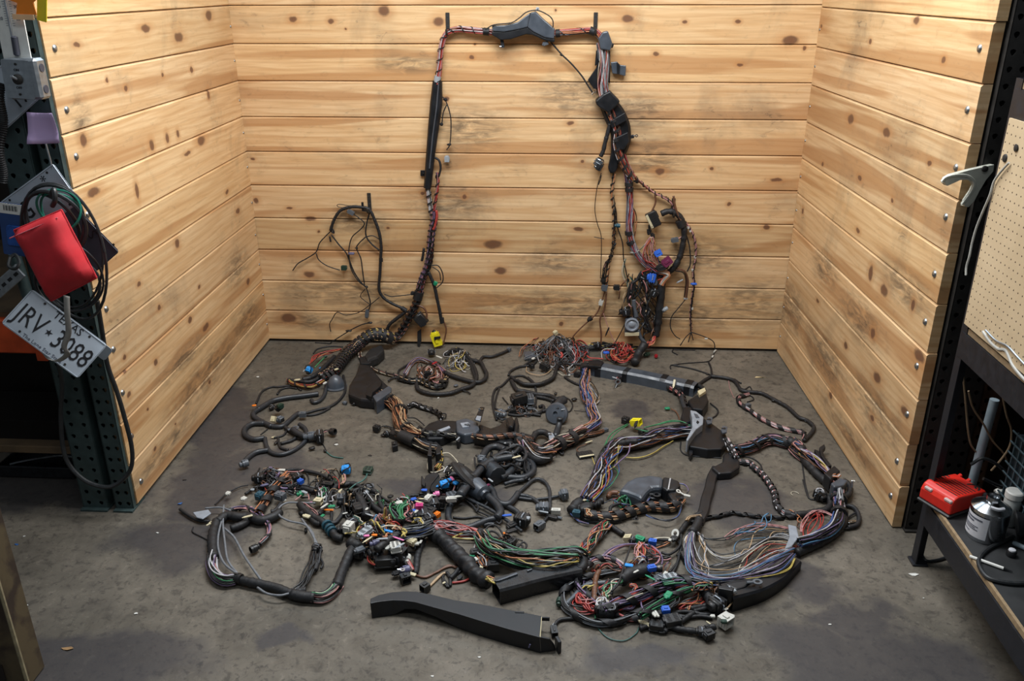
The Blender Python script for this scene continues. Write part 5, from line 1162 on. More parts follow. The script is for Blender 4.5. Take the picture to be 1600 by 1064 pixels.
# ---- middle: orange bundle, trays
h = harness(vE, (560, 640), 'wiring harness with a thick orange bundle and silver-edged black trays in the middle'); F = vE.F
extr(h, vD, [(890, 345), (965, 352), (1048, 455), (1112, 512), (1100, 552), (1010, 600), (900, 590), (815, 555), (822, 490), (868, 415)], .055, .0, M_hous, 'trunking_cover', .012)
extr(h, vD, [(938, 560), (950, 510), (1020, 460), (1050, 468), (1040, 500), (985, 545), (975, 575)], .075, .05, M_hous, 'locking_clip', .003); extr(h, vD, [(985, 570), (1096, 498), (1116, 512), (1112, 540), (1010, 610)], .07, .0, M_hgrey, 'cover_lip', .004)
extr(h, vD, [(925, 285), (962, 240), (1050, 208), (1068, 250), (1022, 292), (945, 322)], .06, .0, M_rubber, 'rubber_boot', .015); extr(h, vD, [(890, 300), (930, 290), (980, 330), (960, 345), (900, 345)], .05, .02, M_hous, 'boot_neck', .006)
bundle(h, vD.F([(1035, 565), (1095, 598), (1160, 645), (1168, 715), (1192, 780), (1250, 832), (1315, 860)], .035), .031, 70, 'ooottnvnk', .0028, 1.5, 0)
for a, b_ in (((1178, 672), (1170, 700)), ((1222, 800), (1245, 825)), ((1110, 605), (1130, 618))): strap(h, vD.F([a, b_], .035), .036, .018)
bundle(h, F([(165, 468), (210, 450), (262, 470), (330, 490), (382, 516), (396, 548)], .015), .011, 14, 'kkkwcg', .0023, 12, .035, .012)
loom(h, F([(400, 515), (430, 520), (425, 545), (400, 550)], .01), .003); loom(h, F([(165, 545), (215, 548), (260, 580), (280, 600)], .02), .003)
tray = extr(h, vE, [(275, 615), (310, 582), (370, 560), (470, 562), (522, 566), (505, 640), (400, 688), (300, 690)], .045, 0, M_hous, 'cable_tray', .008)
extr(h, vE, [(365, 632), (452, 600), (462, 612), (372, 652)], .052, .04, M_lgrey, 'tray_strip', .002)
extr(h, vE, [(498, 562), (570, 545), (652, 575), (664, 622), (640, 648), (560, 662), (505, 640)], .055, .0, M_hgrey, 'tray_joint', .008)
extr(h, vE, [(528, 580), (580, 572), (600, 585), (592, 604), (545, 610)], .062, .05, M_lgrey, 'joint_ridge', .003); fc(h, vE, (586, 592), 'eye', 'd', (.024, .024, .02), 0, 0, 0, .066)
extr(h, vE, [(655, 578), (740, 612), (800, 592), (848, 545), (888, 528), (908, 560), (892, 640), (902, 716), (840, 722), (700, 688), (612, 670), (645, 648), (668, 628)], .05, .0, M_blacksat, 'cable_tray', .012)
extr(h, vE, [(848, 545), (888, 528), (908, 560), (894, 610), (860, 600)], .085, .03, M_blacksat, 'tray_lip', .008); extr(h, vE, [(905, 545), (925, 530), (940, 590), (920, 650), (900, 640)], .07, .0, M_hous, 'tray_end', .008)
extr(h, vE, [(628, 556), (668, 468), (698, 470), (672, 568)], .085, .078, M_hous, 'mounting_strap', .002); extr(h, vE, [(634, 556), (645, 530), (676, 534), (668, 566)], .09, .084, M_lgrey, 'strap_plate', .001); fc(h, vE, (678, 486), 'eye', 's', (.02, .02, .02), 0, 0, 0, .088)
extr(h, vE, [(500, 668), (528, 655), (532, 690), (522, 712), (504, 708)], .04, .0, M_hous, 'mounting_foot', .003); fc(h, vE, (728, 722), 'eye', 'k', (.032, .032, .03), 30); fc(h, vE, (515, 690), 'tag', 'g', (.04, .012, .012), 70, 0, 0, .04)
bundle(h, F([(612, 668), (700, 682), (800, 676), (880, 666), (960, 672), (1035, 692)], .062), .0125, 18, 'ootnpk', .0024, 7, .045, .012)
bundle(h, F([(238, 618), (290, 652), (345, 655), (435, 664), (500, 668)], .05), .013, 18, 'kkkwcc', .0024, 9, .036, .012)
loom(h, F([(1030, 692), (1060, 652), (1110, 646), (1152, 668)], .03), .017); extr(h, vE, [(1142, 650), (1172, 648), (1196, 690), (1168, 712), (1146, 690)], .05, .01, M_lgrey, 'metal_bracket', .004); fc(h, vE, (1158, 660), 'eye', 's', (.016, .016, .02), 0, 0, 0, .054)
# lower black trough with wires
duct(h, F([(70, 665), (160, 700), (240, 738), (330, 782), (385, 772)], .002), .07, .03, M_hous, 'wire_trough', bevel=.1)
bundle(h, F([(85, 652), (150, 676), (215, 712), (290, 752), (365, 768)], .042), .020, 34, 'ttngkoc', .0025, 2, 0); strap(h, F([(165, 690), (200, 705)], .042), .027, .09); extr(h, vE, [(50, 712), (90, 706), (96, 738), (58, 748)], .03, .002, M_hous, 'mounting_tab', .002); fc(h, vE, (72, 724), 'clip', 'k', (.02, .02, .012), 0, 0, 0, .034)
extr(h, vE, [(300, 806), (316, 720), (328, 716), (332, 810)], .09, .004, M_hous, 'trough_end', .003); extr(h, vE, [(355, 760), (395, 755), (398, 790), (362, 800)], .06, .0, M_hous, 'trough_end', .004)
bundle(h, F([(385, 790), (392, 840), (378, 880), (362, 905)], .014), .012, 14, 'kkkoyt', .0023, 8, .045, .014)
wire(h, F([(352, 800), (312, 838), (304, 898), (340, 926), (400, 908), (418, 895), (400, 880)], .008), 'c', .0028); wire(h, F([(392, 795), (450, 792), (500, 838), (518, 870)], .02), 'c', .0028)
fc(h, vE, (15, 657), 'plug', 'k', (.04, .035, .03), 40); fc(h, vD, (1015, 795), 'box', 'k', (.045, .04, .04), 160); wire(h, vD.F([(1035, 788), (1075, 776), (1125, 790), (1140, 762)], .01), 'k', .0032); fc(h, vD, (1072, 835), 'tag', 'k', (.05, .03, .02), 40); loom(h, vD.F([(1140, 790), (1150, 820), (1120, 845)], .01), .006)
loom(h, F([(0, 605), (40, 610), (60, 640), (80, 660)], .01), .003)
# knitted bundle to the right, then up to the back tray
bundle(h, F([(960, 715), (1000, 755), (1080, 790), (1150, 762), (1220, 722), (1300, 690), (1385, 640)], .035), .032, 60, 'nppvvnntkc', .0027, 4, 0)
bundle(h, F([(975, 730), (1020, 770), (1090, 800), (1170, 770)], .045), .03, 30, 'ptvwo', .0023, 14, 0); loom(h, F([(985, 770), (1020, 810), (1080, 836), (1150, 810)], .03), .026); loom(h, F([(930, 700), (955, 710), (985, 725)], .035), .036)
for a, b_ in (((1005, 745), (1020, 760)), ((1215, 728), (1240, 712)), ((1300, 690), (1330, 672))): strap(h, F([a, b_], .035), .037, .03)
loom(h, F([(1205, 735), (1240, 718), (1270, 700)], .03), .034); loom(h, F([(1290, 640), (1330, 632), (1385, 630)], .02), .012); loom(h, F([(1200, 770), (1240, 800), (1245, 775)], .01), .004)
bundle(h, F([(1370, 650), (1440, 612), (1474, 570), (1450, 515), (1438, 460), (1412, 385), (1392, 320), (1405, 255), (1398, 190)], .022), .026, 44, 'wwpbgvvnnto', .0024, 1.8, 0)
strands(h, F([(1440, 480), (1390, 420), (1380, 350), (1400, 300)], .02), 6, 'vwpn', .02, .0024, 11); strands(h, F([(1440, 480), (1480, 440), (1490, 400), (1440, 320), (1400, 280)], .02), 5, 'wgt', .02, .0024, 12); strands(h, F([(1445, 470), (1435, 420), (1420, 370), (1400, 310)], .04), 5, 'lb', .012, .0026, 12)
strap(h, F([(1440, 478), (1440, 500)], .022), .026, .014, WC['b']); strap(h, F([(1398, 205), (1400, 230)], .03), .03, .05)
bundle(h, F([(1370, 655), (1420, 668), (1490, 650), (1520, 635)], .012), .012, 12, 'nnok', .0023, 4, 0); fc(h, vE, (1532, 632), 'box', 'd', (.05, .024, .02), 35)
wire(h, F([(1440, 700), (1400, 730), (1350, 750), (1340, 775), (1380, 785)], .008), 'n', .002); fc(h, vE, (1425, 712), 'tag', 'c', (.05, .012, .01), 35, 0, 0, .012)
fc(h, vE, (1398, 802), 'module', 'k', (.105, .07, .016), 20, 0, 0)
# ---- upper middle: thin looms with a big round plug
h = harness(vE, (1000, 450), 'wiring harness of thin black looms with a large round grey plug'); F = vE.F
for q, r in [([(865, 250), (882, 220), (940, 192), (1022, 180), (1062, 152)], .0062), ([(880, 260), (940, 300), (1000, 312), (1070, 320), (1150, 290), (1190, 240), (1200, 180)], .0085), ([(872, 268), (822, 320), (772, 350), (754, 420), (764, 500), (782, 560)], .006), ([(800, 340), (780, 400), (770, 470), (790, 490)], .005), ([(884, 290), (922, 350), (980, 362), (1062, 382), (1150, 392), (1202, 420)], .011), ([(888, 262), (960, 254), (1022, 290), (1052, 340), (1056, 420), (1040, 500)], .0052), ([(1000, 262), (1040, 300), (1058, 350)], .004), ([(1060, 400), (1120, 410), (1180, 430)], .009),
             ([(1030, 520), (1080, 510), (1110, 480), (1100, 460), (1080, 470)], .008), ([(840, 500), (900, 480), (980, 470), (1060, 465)], .005), ([(860, 520), (930, 530), (1010, 520), (1090, 530)], .006), ([(825, 405), (845, 430), (862, 450)], .003), ([(1100, 500), (1140, 490), (1160, 500)], .008), ([(1180, 470), (1160, 430), (1190, 410), (1230, 400), (1260, 410)], .0035), ([(1250, 400), (1290, 420), (1310, 460), (1290, 500), (1260, 500)], .003), ([(1320, 495), (1380, 500), (1430, 505)], .0015)]: loom(h, F(q, r+.003), r)
tangle(h, vE, (960, 495), (110, 40), 22, 'kkkdgn', .035, .0026, 12); fc(h, vE, (935, 412), 'box', 'k', (.115, .085, .06), 20, 8, 0, .05); fc(h, vE, (1015, 412), 'flat', 'd', (.05, .095, .055), 10, 0, 0, .045); fc(h, vE, (815, 520), 'plug', 'd', (.075, .06, .045), 150); fc(h, vE, (808, 505), 'tag', 's', (.07, .012, .01), -30, 0, 0, .055); strands(h, F([(800, 545), (820, 558), (850, 550)], .02), 5, 'okt', .008, .0025, 3); fc(h, vE, (1322, 416), 'tag', 'k', (.035, .03, .026), 30); fc(h, vE, (1192, 376), 'tag', 'k', (.026, .022, .02), 80); fc(h, vE, (890, 500), 'box', 'k', (.05, .035, .03), 20)
p = F([(1200, 520)], .04)[0]; Qm = Matrix.Rotation(math.radians(-25), 3, 'Z') @ Matrix.Rotation(math.radians(60), 3, 'X')
MB().lathe([(.04, -.03), (.05, -.026), (.056, -.01), (.056, .008), (.05, .014), (.046, .02), (.012, .022), (.011, .012)], p, M_hgrey, 24, Qm).build('round_plug', h); fc(h, vE, (1212, 478), 'clip', 'k', (.022, .022, .02), 0, 0, 0, .075); fc(h, vE, (1244, 488), 'tag', 'g', (.024, .010, .008), 20, 0, 0, .075)
loom(h, F([(1250, 420), (1220, 440), (1200, 470)], .035), .026, M_cond, 'plug_boot', .05); conduit(h, F([(1222, 545, .06), (1218, 580, .035), (1205, 630), (1190, 672)], .016), .0155)

# ================================================================== RIGHT AND FRONT
# ---- tray by the back wall, grey bracket, violet bundles
h = harness(vF, (830, 620), 'wiring harness with a long black tray and a grey forked bracket'); F = vF.F
base = [V3((p.x, p.y, .0)) for p in F([(160, 180), (300, 207), (450, 235), (560, 258), (700, 288), (795, 310)], .055)]
duct(h, base, .075, .058, M_hgrey, 'cable_tray', bevel=.18)
for a, b_ in (((205, 190), (230, 194)), ((372, 222), (390, 226)), ((590, 263), (615, 268)), ((735, 296), (765, 302))):
    q = [V3((p.x, p.y, -.0)) for p in F([a, b_], .055)]; d = (q[1]-q[0]).normalized(); q = [q[0]-d*.004, q[0].lerp(q[1], .5), q[1]+d*.004]; duct(h, [V3((p.x, p.y, .0)) for p in q], .079, .0605, M_hous, 'tray_strap', bevel=.18)
extr(h, vF, [(150, 162), (210, 158), (240, 170), (225, 200), (150, 195)], .066, .05, M_hous, 'tray_end_cap', .004); strands(h, F([(140, 135), (160, 148), (200, 150), (238, 155)], .075), 3, 'rr', .004, .003, 2)
bundle(h, F([(318, 282), (345, 264), (420, 262), (520, 282), (600, 312), (662, 342), (702, 372), (716, 410), (742, 455), (770, 490)], .02), .0145, 20, 'pppnrkk', .0024, 7, .045, .016)
fc(h, vF, (326, 294), 'eye', 'k', (.05, .05, .04), 60, 40); fc(h, vF, (308, 268), 'tag', 'g', (.04, .014, .012), -40, 0, 0, .03); fc(h, vF, (660, 300), 'tag', 'c', (.06, .018, .014), 75, 40, 0, .06); strap(h, F([(688, 345), (700, 372)], .02), .02, .04)
extr(h, vF, [(742, 400), (832, 345), (850, 352), (866, 402), (832, 458), (772, 450)], .06, .0, M_hous, 'relay_box', .006); extr(h, vF, [(800, 345), (842, 325), (850, 345), (812, 370)], .075, .05, CC['c'], 'box_label', .001); extr(h, vF, [(715, 440), (768, 440), (772, 520), (720, 540), (700, 500)], .05, .0, M_hous, 'relay_box', .006)
loom(h, F([(780, 310), (820, 322), (838, 345)], .03), .014); loom(h, F([(705, 380), (715, 430), (745, 475)], .035), .013, M_cond)
extr(h, vF, [(756, 458), (792, 466), (836, 500), (832, 542), (792, 572), (742, 640), (732, 634), (768, 560), (766, 502)], .085, .02, M_lgrey, 'forked_bracket', .004); extr(h, vF, [(798, 520), (810, 530), (802, 542), (792, 532)], .087, .084, M_void, 'bracket_hole', 0); extr(h, vF, [(778, 478), (800, 486), (812, 505), (790, 505)], .0875, .084, M_hgrey, 'bracket_label', 0)
extr(h, vF, [(836, 505), (890, 540), (968, 598), (980, 636), (942, 690), (860, 694), (752, 676), (734, 642), (792, 574), (832, 545)], .048, .0, M_hous, 'bracket_base', .006)
for c_ in ((868, 518), (956, 572)):
    extr(h, vF, [(c_[0]-18, c_[1]+4), (c_[0]-6, c_[1]-20), (c_[0]+22, c_[1]-14), (c_[0]+18, c_[1]+18), (c_[0]-8, c_[1]+24)], .075, .066, M_hgrey, 'mounting_ear', .002); fc(h, vF, (c_[0]+4, c_[1]-4), 'eye', 'k', (.018, .018, .01), 0, 0, 0, .078)
extr(h, vF, [(750, 680), (775, 676), (772, 720), (758, 732), (748, 716)], .03, .0, M_hous, 'bracket_foot', .003)
strands(h, F([(756, 552), (705, 530), (640, 525), (560, 545), (482, 566)], .06), 3, 'e', .006, .0026, 3); strands(h, F([(385, 545), (312, 590), (275, 632), (255, 702), (240, 782), (202, 882), (172, 980)], .05), 3, 'e', .012, .0026, 4); strands(h, F([(756, 556), (680, 572), (600, 580), (520, 590), (430, 570)], .04), 2, 'e', .008, .0022, 5)
fc(h, vF, (432, 532), 'box', 'y', (.075, .05, .042), -30, 15, 0, .05, 'bright yellow connector'); fc(h, vF, (370, 522), 'box', 'k', (.045, .045, .045), 60, 0, 0, .035); loom(h, F([(455, 585), (500, 602), (570, 598)], .015), .014); fc(h, vF, (478, 592), 'round', 'k', (.05, .045, .045), 30); extr(h, vF, [(430, 525), (446, 520), (440, 545), (425, 560), (420, 545)], .08, .07, CC['k'], 'lock_lever', .001)
fc(h, vF, (621, 450), 'tag', 'e', (.032, .028, .024), 10); wire(h, F([(640, 452), (670, 468), (688, 500), (690, 520)], .01), 'n', .003)
bundle(h, F([(745, 580), (640, 594), (560, 612), (480, 642), (400, 658), (335, 668), (284, 700), (252, 750), (226, 815), (202, 880), (170, 950), (138, 1012)], .036), .034, 80, 'vvvbbnnookwekr', .0025, 1.5, 0)
strands(h, F([(330, 670), (290, 740), (270, 820), (230, 900), (160, 990)], .05), 14, 'bovwyren', .05, .0023, 6); strands(h, F([(250, 720), (220, 790), (205, 860), (170, 950), (145, 1000)], .05), 6, 'ele', .02, .0025, 7)
strands(h, F([(362, 740), (450, 744), (530, 720), (600, 672), (655, 642)], .012), 3, 'y', .008, .0022, 7); wire(h, F([(172, 742), (192, 790), (215, 815)], .02), 'y', .002); wire(h, F([(400, 660), (385, 720), (330, 770), (270, 830)], .06), 'v', .003)
loom(h, F([(260, 690), (300, 668), (380, 650), (440, 645)], .055), .016)
bundle(h, F([(1010, 702), (1080, 690), (1140, 668), (1200, 638), (1260, 632), (1320, 648), (1385, 660)], .03), .025, 46, 'bbvvlqpnk', .0025, 2.5, .09, .012)
fan_r = vF.F([(1370, 655), (1420, 700)], .03) + vI.F([(1225, 60), (1290, 112), (1350, 155), (1400, 205), (1440, 262), (1452, 330), (1455, 400)], .03)
bundle(h, fan_r, .027, 50, 'vwpnokkkb', .0026, 2, 0); loom(h, vF.F([(1385, 670), (1440, 760), (1500, 830), (1570, 890)], .02) + vI.F([(1400, 240), (1430, 290)], .02), .020)
loom(h, vF.F([(1340, 645), (1390, 665), (1425, 710)], .035), .028); strands(h, vI.F([(1260, 70), (1320, 100), (1370, 150), (1400, 185)], .06), 10, 'oyvpw', .02, .0024, 8); strands(h, vF.F([(1362, 675), (1400, 705), (1418, 740)], .03), 3, 'y', .006, .0026, 9)
I = vI.F
extr(h, vI, [(1378, 190), (1430, 150), (1462, 178), (1412, 222)], .075, .01, M_hous, 'tape_patch', .006); extr(h, vI, [(1412, 240), (1462, 212), (1500, 226), (1480, 250), (1430, 260)], .075, .01, M_hgrey, 'tape_patch', .006); strands(h, I([(1412, 210), (1440, 205), (1462, 200)], .07), 5, 'oyw', .012, .003, 9)
loom(h, I([(1480, 230), (1510, 260), (1500, 300), (1460, 315)], .03), .014); fc(h, vI, (1520, 248), 'tag', 's', (.045, .016, .014), 80, 60, 0, .05); bundle(h, I([(1440, 255), (1448, 300), (1450, 340)], .045), .022, 16, 'vwvg', .003, 0, 0)
extr(h, vF, [(1495, 690), (1520, 700), (1560, 760), (1595, 790), (1585, 810), (1530, 770)], .035, .0, M_hous, 'mounting_bracket', .003); extr(h, vF, [(1525, 680), (1555, 660), (1562, 680), (1545, 700), (1560, 740), (1600, 790), (1575, 790), (1535, 730)], .05, .03, M_hous, 'mounting_bracket', .003)
strap(h, I([(1452, 325), (1455, 345)], .03), .034, .02); strap(h, I([(1455, 395), (1455, 410)], .03), .034, .02)
loom(h, I([(1480, 350), (1530, 365), (1555, 410), (1545, 450), (1500, 465)], .012), .009); fc(h, vI, (1520, 440), 'box', 's', (.05, .02, .018), 20); fc(h, vI, (1490, 466), 'tag', 'k', (.03, .03, .02), 0); loom(h, I([(1490, 420), (1520, 400), (1540, 390)], .01), .004)
# main trunk past the corner
bundle(h, I([(1452, 400), (1440, 445), (1400, 485), (1330, 520), (1250, 545)], .045), .022, 40, 'bbwwvvlk', .0025, 2, 0); loom(h, I([(1475, 400), (1470, 450), (1410, 510), (1330, 552), (1240, 592)], .02), .019)
extr(h, vI, [(1198, 448), (1240, 458), (1252, 512), (1215, 560), (1180, 572), (1205, 510)], .055, .045, M_lgrey, 'grey_flap', .003)
strands(h, I([(1230, 572), (1300, 520), (1352, 440), (1350, 390), (1300, 425), (1280, 480), (1300, 560)], .03), 3, 'r', .02, .0024, 11); strands(h, I([(1440, 416), (1380, 396), (1330, 390), (1285, 430), (1268, 490)], .03), 3, 'rp', .02, .0022, 12); strands(h, I([(1200, 380), (1250, 440), (1300, 440)], .02), 3, 'orn', .03, .002, 13)
# striped cord, flat ducts, boot
bundle(h, vF.F([(970, 640), (1000, 690), (1032, 745)], .04), .015, 18, 'wwgkkp', .0025, 6, .04, .012)
extr(h, vF, [(952, 722), (1000, 700), (1052, 762), (1052, 798), (1000, 832), (925, 838), (882, 800), (950, 765)], .035, .0, M_hous, 'rubber_boot', .008); duct(h, [V3((p.x, p.y, .002)) for p in vF.F([(915, 800), (885, 860), (872, 920), (850, 990)], .02)+I([(772, 380), (745, 432)], .02)], .042, .022, M_hous, 'flat_duct', bevel=.2)
bundle(h, vF.F([(1050, 768), (1112, 776)], .014)+I([(1020, 158), (1062, 192), (1102, 242), (1130, 292), (1142, 352), (1182, 392), (1235, 402)], .014), .0115, 16, 'wwpkgp', .0024, 10, .036, .016)
loom(h, I([(1230, 402), (1290, 396), (1345, 386), (1392, 374), (1412, 342), (1392, 312), (1362, 302)], .016), .0155); fc(h, vI, (1362, 304), 'plug', 'k', (.075, .06, .05), 110, 10); strands(h, I([(1340, 285), (1358, 275), (1375, 290)], .06), 4, 'pwg', .01, .0024, 30)
for q, r in [([(1042, 730), (1122, 746), (1172, 782), (1186, 822)], .003), ([(700, 650), (700, 700), (742, 730), (850, 740), (942, 746)], .003), ([(1410, 720), (1425, 800), (1440, 900), (1462, 985)], .003), ([(876, 420), (920, 460), (910, 492), (878, 512)], .004)]: loom(h, F(q, r), r, None, 'taped_branch')
loom(h, I([(1272, 225), (1300, 312), (1338, 326)], .004), .003, None, 'taped_branch'); bundle(h, I([(700, 440), (800, 415), (862, 404), (912, 390), (1000, 402), (1060, 410), (1140, 416), (1240, 410)], .010), .006, 8, 'kkknr', .0021, 9, .05, .02); fc(h, vI, (912, 388), 'clip', 'k', (.03, .03, .02), 30)
# fan of loose wires inside the front right loop
arcs = [([(1235, 500), (1180, 482), (1100, 472), (1000, 466), (930, 492), (870, 520), (790, 522), (738, 494)], 3, 'kkd', .02), ([(1230, 520), (1150, 505), (1060, 560), (960, 600), (870, 616), (790, 572), (740, 490)], 4, 'kwdc', .03), ([(1230, 540), (1130, 525), (1050, 565), (990, 622), (900, 660), (800, 670), (732, 640), (712, 560), (722, 490)], 6, 'kqdwt', .035),
        ([(1226, 570), (1100, 630), (1000, 682), (900, 716), (800, 716), (732, 690), (706, 640), (702, 560), (712, 490)], 9, 'wgglvw', .035), ([(1230, 600), (1150, 670), (1000, 712), (850, 732), (760, 716), (722, 680), (706, 620), (704, 540)], 12, 'wbbvgwg', .03), ([(1232, 620), (1200, 670), (1100, 706), (950, 722), (850, 728)], 2, 'y', .008), ([(740, 490), (780, 562), (832, 610), (900, 610), (965, 598)], 1, 'c', .002),
        ([(1230, 560), (1120, 560), (1040, 600), (1000, 640), (960, 690)], 5, 'rotc', .05), ([(1180, 480), (1060, 500), (980, 560), (940, 600)], 4, 'qltd', .06), ([(1200, 470), (1080, 455), (960, 480), (880, 520)], 4, 'kgpt', .04), ([(1225, 580), (1120, 600), (1020, 660), (900, 730)], 5, 'rpwn', .03), ([(1110, 400), (1090, 440), (1040, 480), (930, 500)], 3, 'qly', .05), ([(1215, 600), (1120, 640), (1060, 680), (950, 720), (850, 740)], 6, 'bvk', .02), ([(760, 500), (760, 580), (770, 660), (790, 700)], 4, 'tgwn', .03)]
for k, (q, n, pal, sp) in enumerate(arcs): strands(h, I(q, .055 if k in (3, 4, 5, 10, 12) else .03), n, pal, sp*.8, .0020, 20+k, .3)
strands(h, I([(735, 470), (705, 500), (690, 545), (682, 610)], .03), 12, 'ogtkgw', .015, .0026, 40); fc(h, vI, (680, 612), 'box', 'k', (.07, .04, .035), -80); loom(h, I([(750, 425), (735, 462), (712, 492)], .03), .020)
# ---- thin loop by the right wall
h = harness(vF, (1260, 470), 'thin taped wiring loop lying near the right plank wall')
loom(h, F([(880, 258), (950, 266), (1012, 282), (1040, 312), (1060, 342), (1112, 352), (1182, 360), (1252, 396), (1332, 440), (1402, 502), (1452, 522), (1492, 562), (1472, 602), (1432, 642)], .012), .0095)
bundle(h, F([(1432, 640), (1440, 610), (1420, 590), (1340, 576), (1260, 552), (1180, 512), (1112, 462), (1062, 432), (1042, 402), (1052, 380), (1105, 365)], .012), .0095, 12, 'pppwkk', .0023, 9, .06, .022)
for q, r in [([(640, 192), (720, 182), (800, 176), (862, 170), (886, 150), (902, 110)], .003), ([(866, 175), (880, 210), (886, 255)], .005), ([(650, 192), (760, 212), (850, 240), (886, 255)], .004), ([(640, 215), (640, 195), (680, 190)], .003), ([(800, 312), (842, 282), (882, 258)], .0085), ([(1040, 320), (1080, 335), (1110, 320), (1125, 345)], .003), ([(1100, 365), (1130, 385), (1130, 400), (1095, 412)], .003), ([(1060, 300), (1040, 290), (1020, 275)], .004), ([(680, 130), (650, 105), (720, 60), (760, 30)], .003)]: loom(h, F(q, r+.001), r, None, 'taped_branch')
wire(h, F([(985, 282), (990, 322), (1012, 378), (1022, 388)], .004), 'p', .0015); fc(h, vF, (1098, 432), 'box', 'd', (.04, .03, .024), 30); fc(h, vF, (890, 140), 'tag', 'w', (.04, .014, .014), 70); fc(h, vF, (905, 100), 'tag', 'w', (.03, .014, .014), 60); fc(h, vF, (1252, 400), 'tag', 'k', (.03, .03, .022), 40); fc(h, vF, (1448, 520), 'tag', 'd', (.03, .024, .02), 60); fc(h, vF, (860, 245), 'tag', 'k', (.02, .016, .014), 0)

# ---- curved grey duct with orange-flecked bundle
h = harness(v8, (800, 350), 'wiring harness with a curved grey duct and an orange-flecked black bundle'); F = v8.F
extr(h, v8, [(612, 185), (702, 82), (800, 32), (960, 8), (1112, 30), (1100, 150), (1040, 148), (985, 152), (925, 205), (872, 278), (800, 240), (705, 205)], .062, .0, M_hgrey, 'curved_duct', .014)
extr(h, v8, [(1108, 30), (1200, 45), (1285, 78), (1305, 130), (1240, 180), (1150, 185), (1095, 150)], .058, .0, M_hous, 'duct_joint', .008); extr(h, v8, [(1150, 188), (1300, 130), (1345, 225), (1300, 285), (1215, 312), (1170, 240)], .048, .0, M_blacksat, 'duct_mouth', .01)
extr(h, v8, [(925, 205), (1010, 175), (1075, 185), (1070, 270), (990, 275), (900, 250)], .03, .0, M_hous, 'duct_inner', .006); fc(h, v8, (1035, 235), 'eye', 'k', (.05, .05, .04), 0, 0, 0, .035)
MB().tube(F([(1188, 55), (1165, 180)], .064), .003, WC['w'], 6).build('cable_tie', h); fc(h, v8, (1278, 195), 'eye', 'w', (.03, .03, .02), 150, 20, 0, .06); fc(h, v8, (1352, 240), 'tag', 'w', (.06, .02, .018), -20, 0, 0, .04)
bundle(h, F([(195, 400), (280, 458), (380, 472), (500, 482), (620, 462), (740, 420), (850, 388), (960, 362), (1080, 370), (1180, 372), (1262, 342), (1312, 285)], .024), .019, 34, 'kkkkoottk', .0026, 3, .05, .024)
bundle(h, F([(200, 460), (280, 500), (400, 520), (520, 525), (640, 505)], .014), .011, 12, 'kkkvd', .0025, 4, 0)
loom(h, F([(95, 410), (150, 350), (230, 305), (320, 300)], .03), .026); loom(h, F([(150, 350), (200, 390), (260, 380), (330, 340), (380, 350)], .03), .018); extr(h, v8, [(170, 330), (250, 290), (320, 305), (330, 360), (250, 380), (190, 390)], .06, .0, M_rubber, 'tape_lump', .015)
fc(h, v8, (145, 438), 'box', 't', (.045, .035, .03), -10, 0, 0, .035); strands(h, F([(235, 390), (262, 400), (275, 440), (290, 470)], .05), 8, 'tton', .012, .0026, 31, .9); fc(h, v8, (242, 292), 'tag', 'c', (.02, .016, .014), 30, 0, 0, .05); fc(h, v8, (810, 497), 'clip', 'k', (.03, .03, .03), 0, 0, 0, .02)
for q in ([(48, 400), (100, 460), (180, 530), (285, 556)], [(400, 300), (460, 320), (540, 290), (620, 330), (740, 345)], [(908, 352), (960, 262), (1040, 182), (1132, 122), (1232, 110), (1340, 116), (1386, 182), (1372, 222)], [(1332, 280), (1302, 390), (1262, 480), (1140, 522), (1000, 492), (920, 458)]):
    P = F(q, .03 if q[0][0] > 300 else .014); bundle(h, P, .003, 3, 'vbd', .0021, 40, 0, name='twisted_pair')
tangle(h, v8, (650, 360), (110, 70), 22, 'eekknrq', .05, .0024, 14); strands(h, F([(600, 230), (680, 235), (760, 240)], .03), 6, 'ekybn', .02, .0022, 15); loom(h, F([(520, 420), (530, 370), (590, 340), (640, 330)], .03), .007); loom(h, F([(500, 260), (520, 220), (580, 210), (610, 220)], .02), .010, WC['n'])
loom(h, F([(380, 350), (400, 310), (440, 300)], .03), .016)
strands(h, F([(490, 545), (400, 625), (300, 745), (225, 860)], .025), 26, 'ooonrektv', .032, .0024, 41, .7)
loom(h, F([(465, 545), (560, 602), (662, 672)], .014), .0115); fc(h, v8, (715, 716), 'box', 'c', (.045, .035, .03), -20, 20, 0, .03); fc(h, v8, (842, 730), 'box', 'e', (.055, .035, .03), -30, 0, 0, .03); fc(h, v8, (990, 756), 'box', 'b', (.05, .035, .03), -10, 0, 0, .02); fc(h, v8, (760, 735), 'plug', 'k', (.04, .035, .03), -20, 0, 0, .03)
wire(h, F([(1000, 725), (1070, 714), (1150, 714), (1190, 722)], .02), 'c', .004); loom(h, F([(900, 760), (980, 730), (1080, 735), (1190, 740)], .012), .007); fc(h, v8, (1198, 730), 'tag', 'w', (.03, .02, .016), 40, 0, 0, .03)
fc(h, v8, (1242, 662), 'eye', 'w', (.05, .04, .02), 70, 40, 0, .04); fc(h, v8, (1240, 705), 'tag', 'k', (.06, .04, .03), 60, 0, 0, .03); loom(h, F([(1240, 705), (1302, 640), (1372, 542), (1452, 480), (1540, 430)], .016), .0115); loom(h, F([(1250, 730), (1300, 790), (1300, 860), (1270, 910)], .01), .006)
bundle(h, F([(1370, 520), (1400, 480), (1460, 468), (1530, 465)], .03), .006, 6, 'nnkt', .0024, 8, 0); strands(h, F([(1000, 830), (1080, 800), (1160, 765), (1190, 745)], .01), 3, 'kto', .006, .0024, 16)

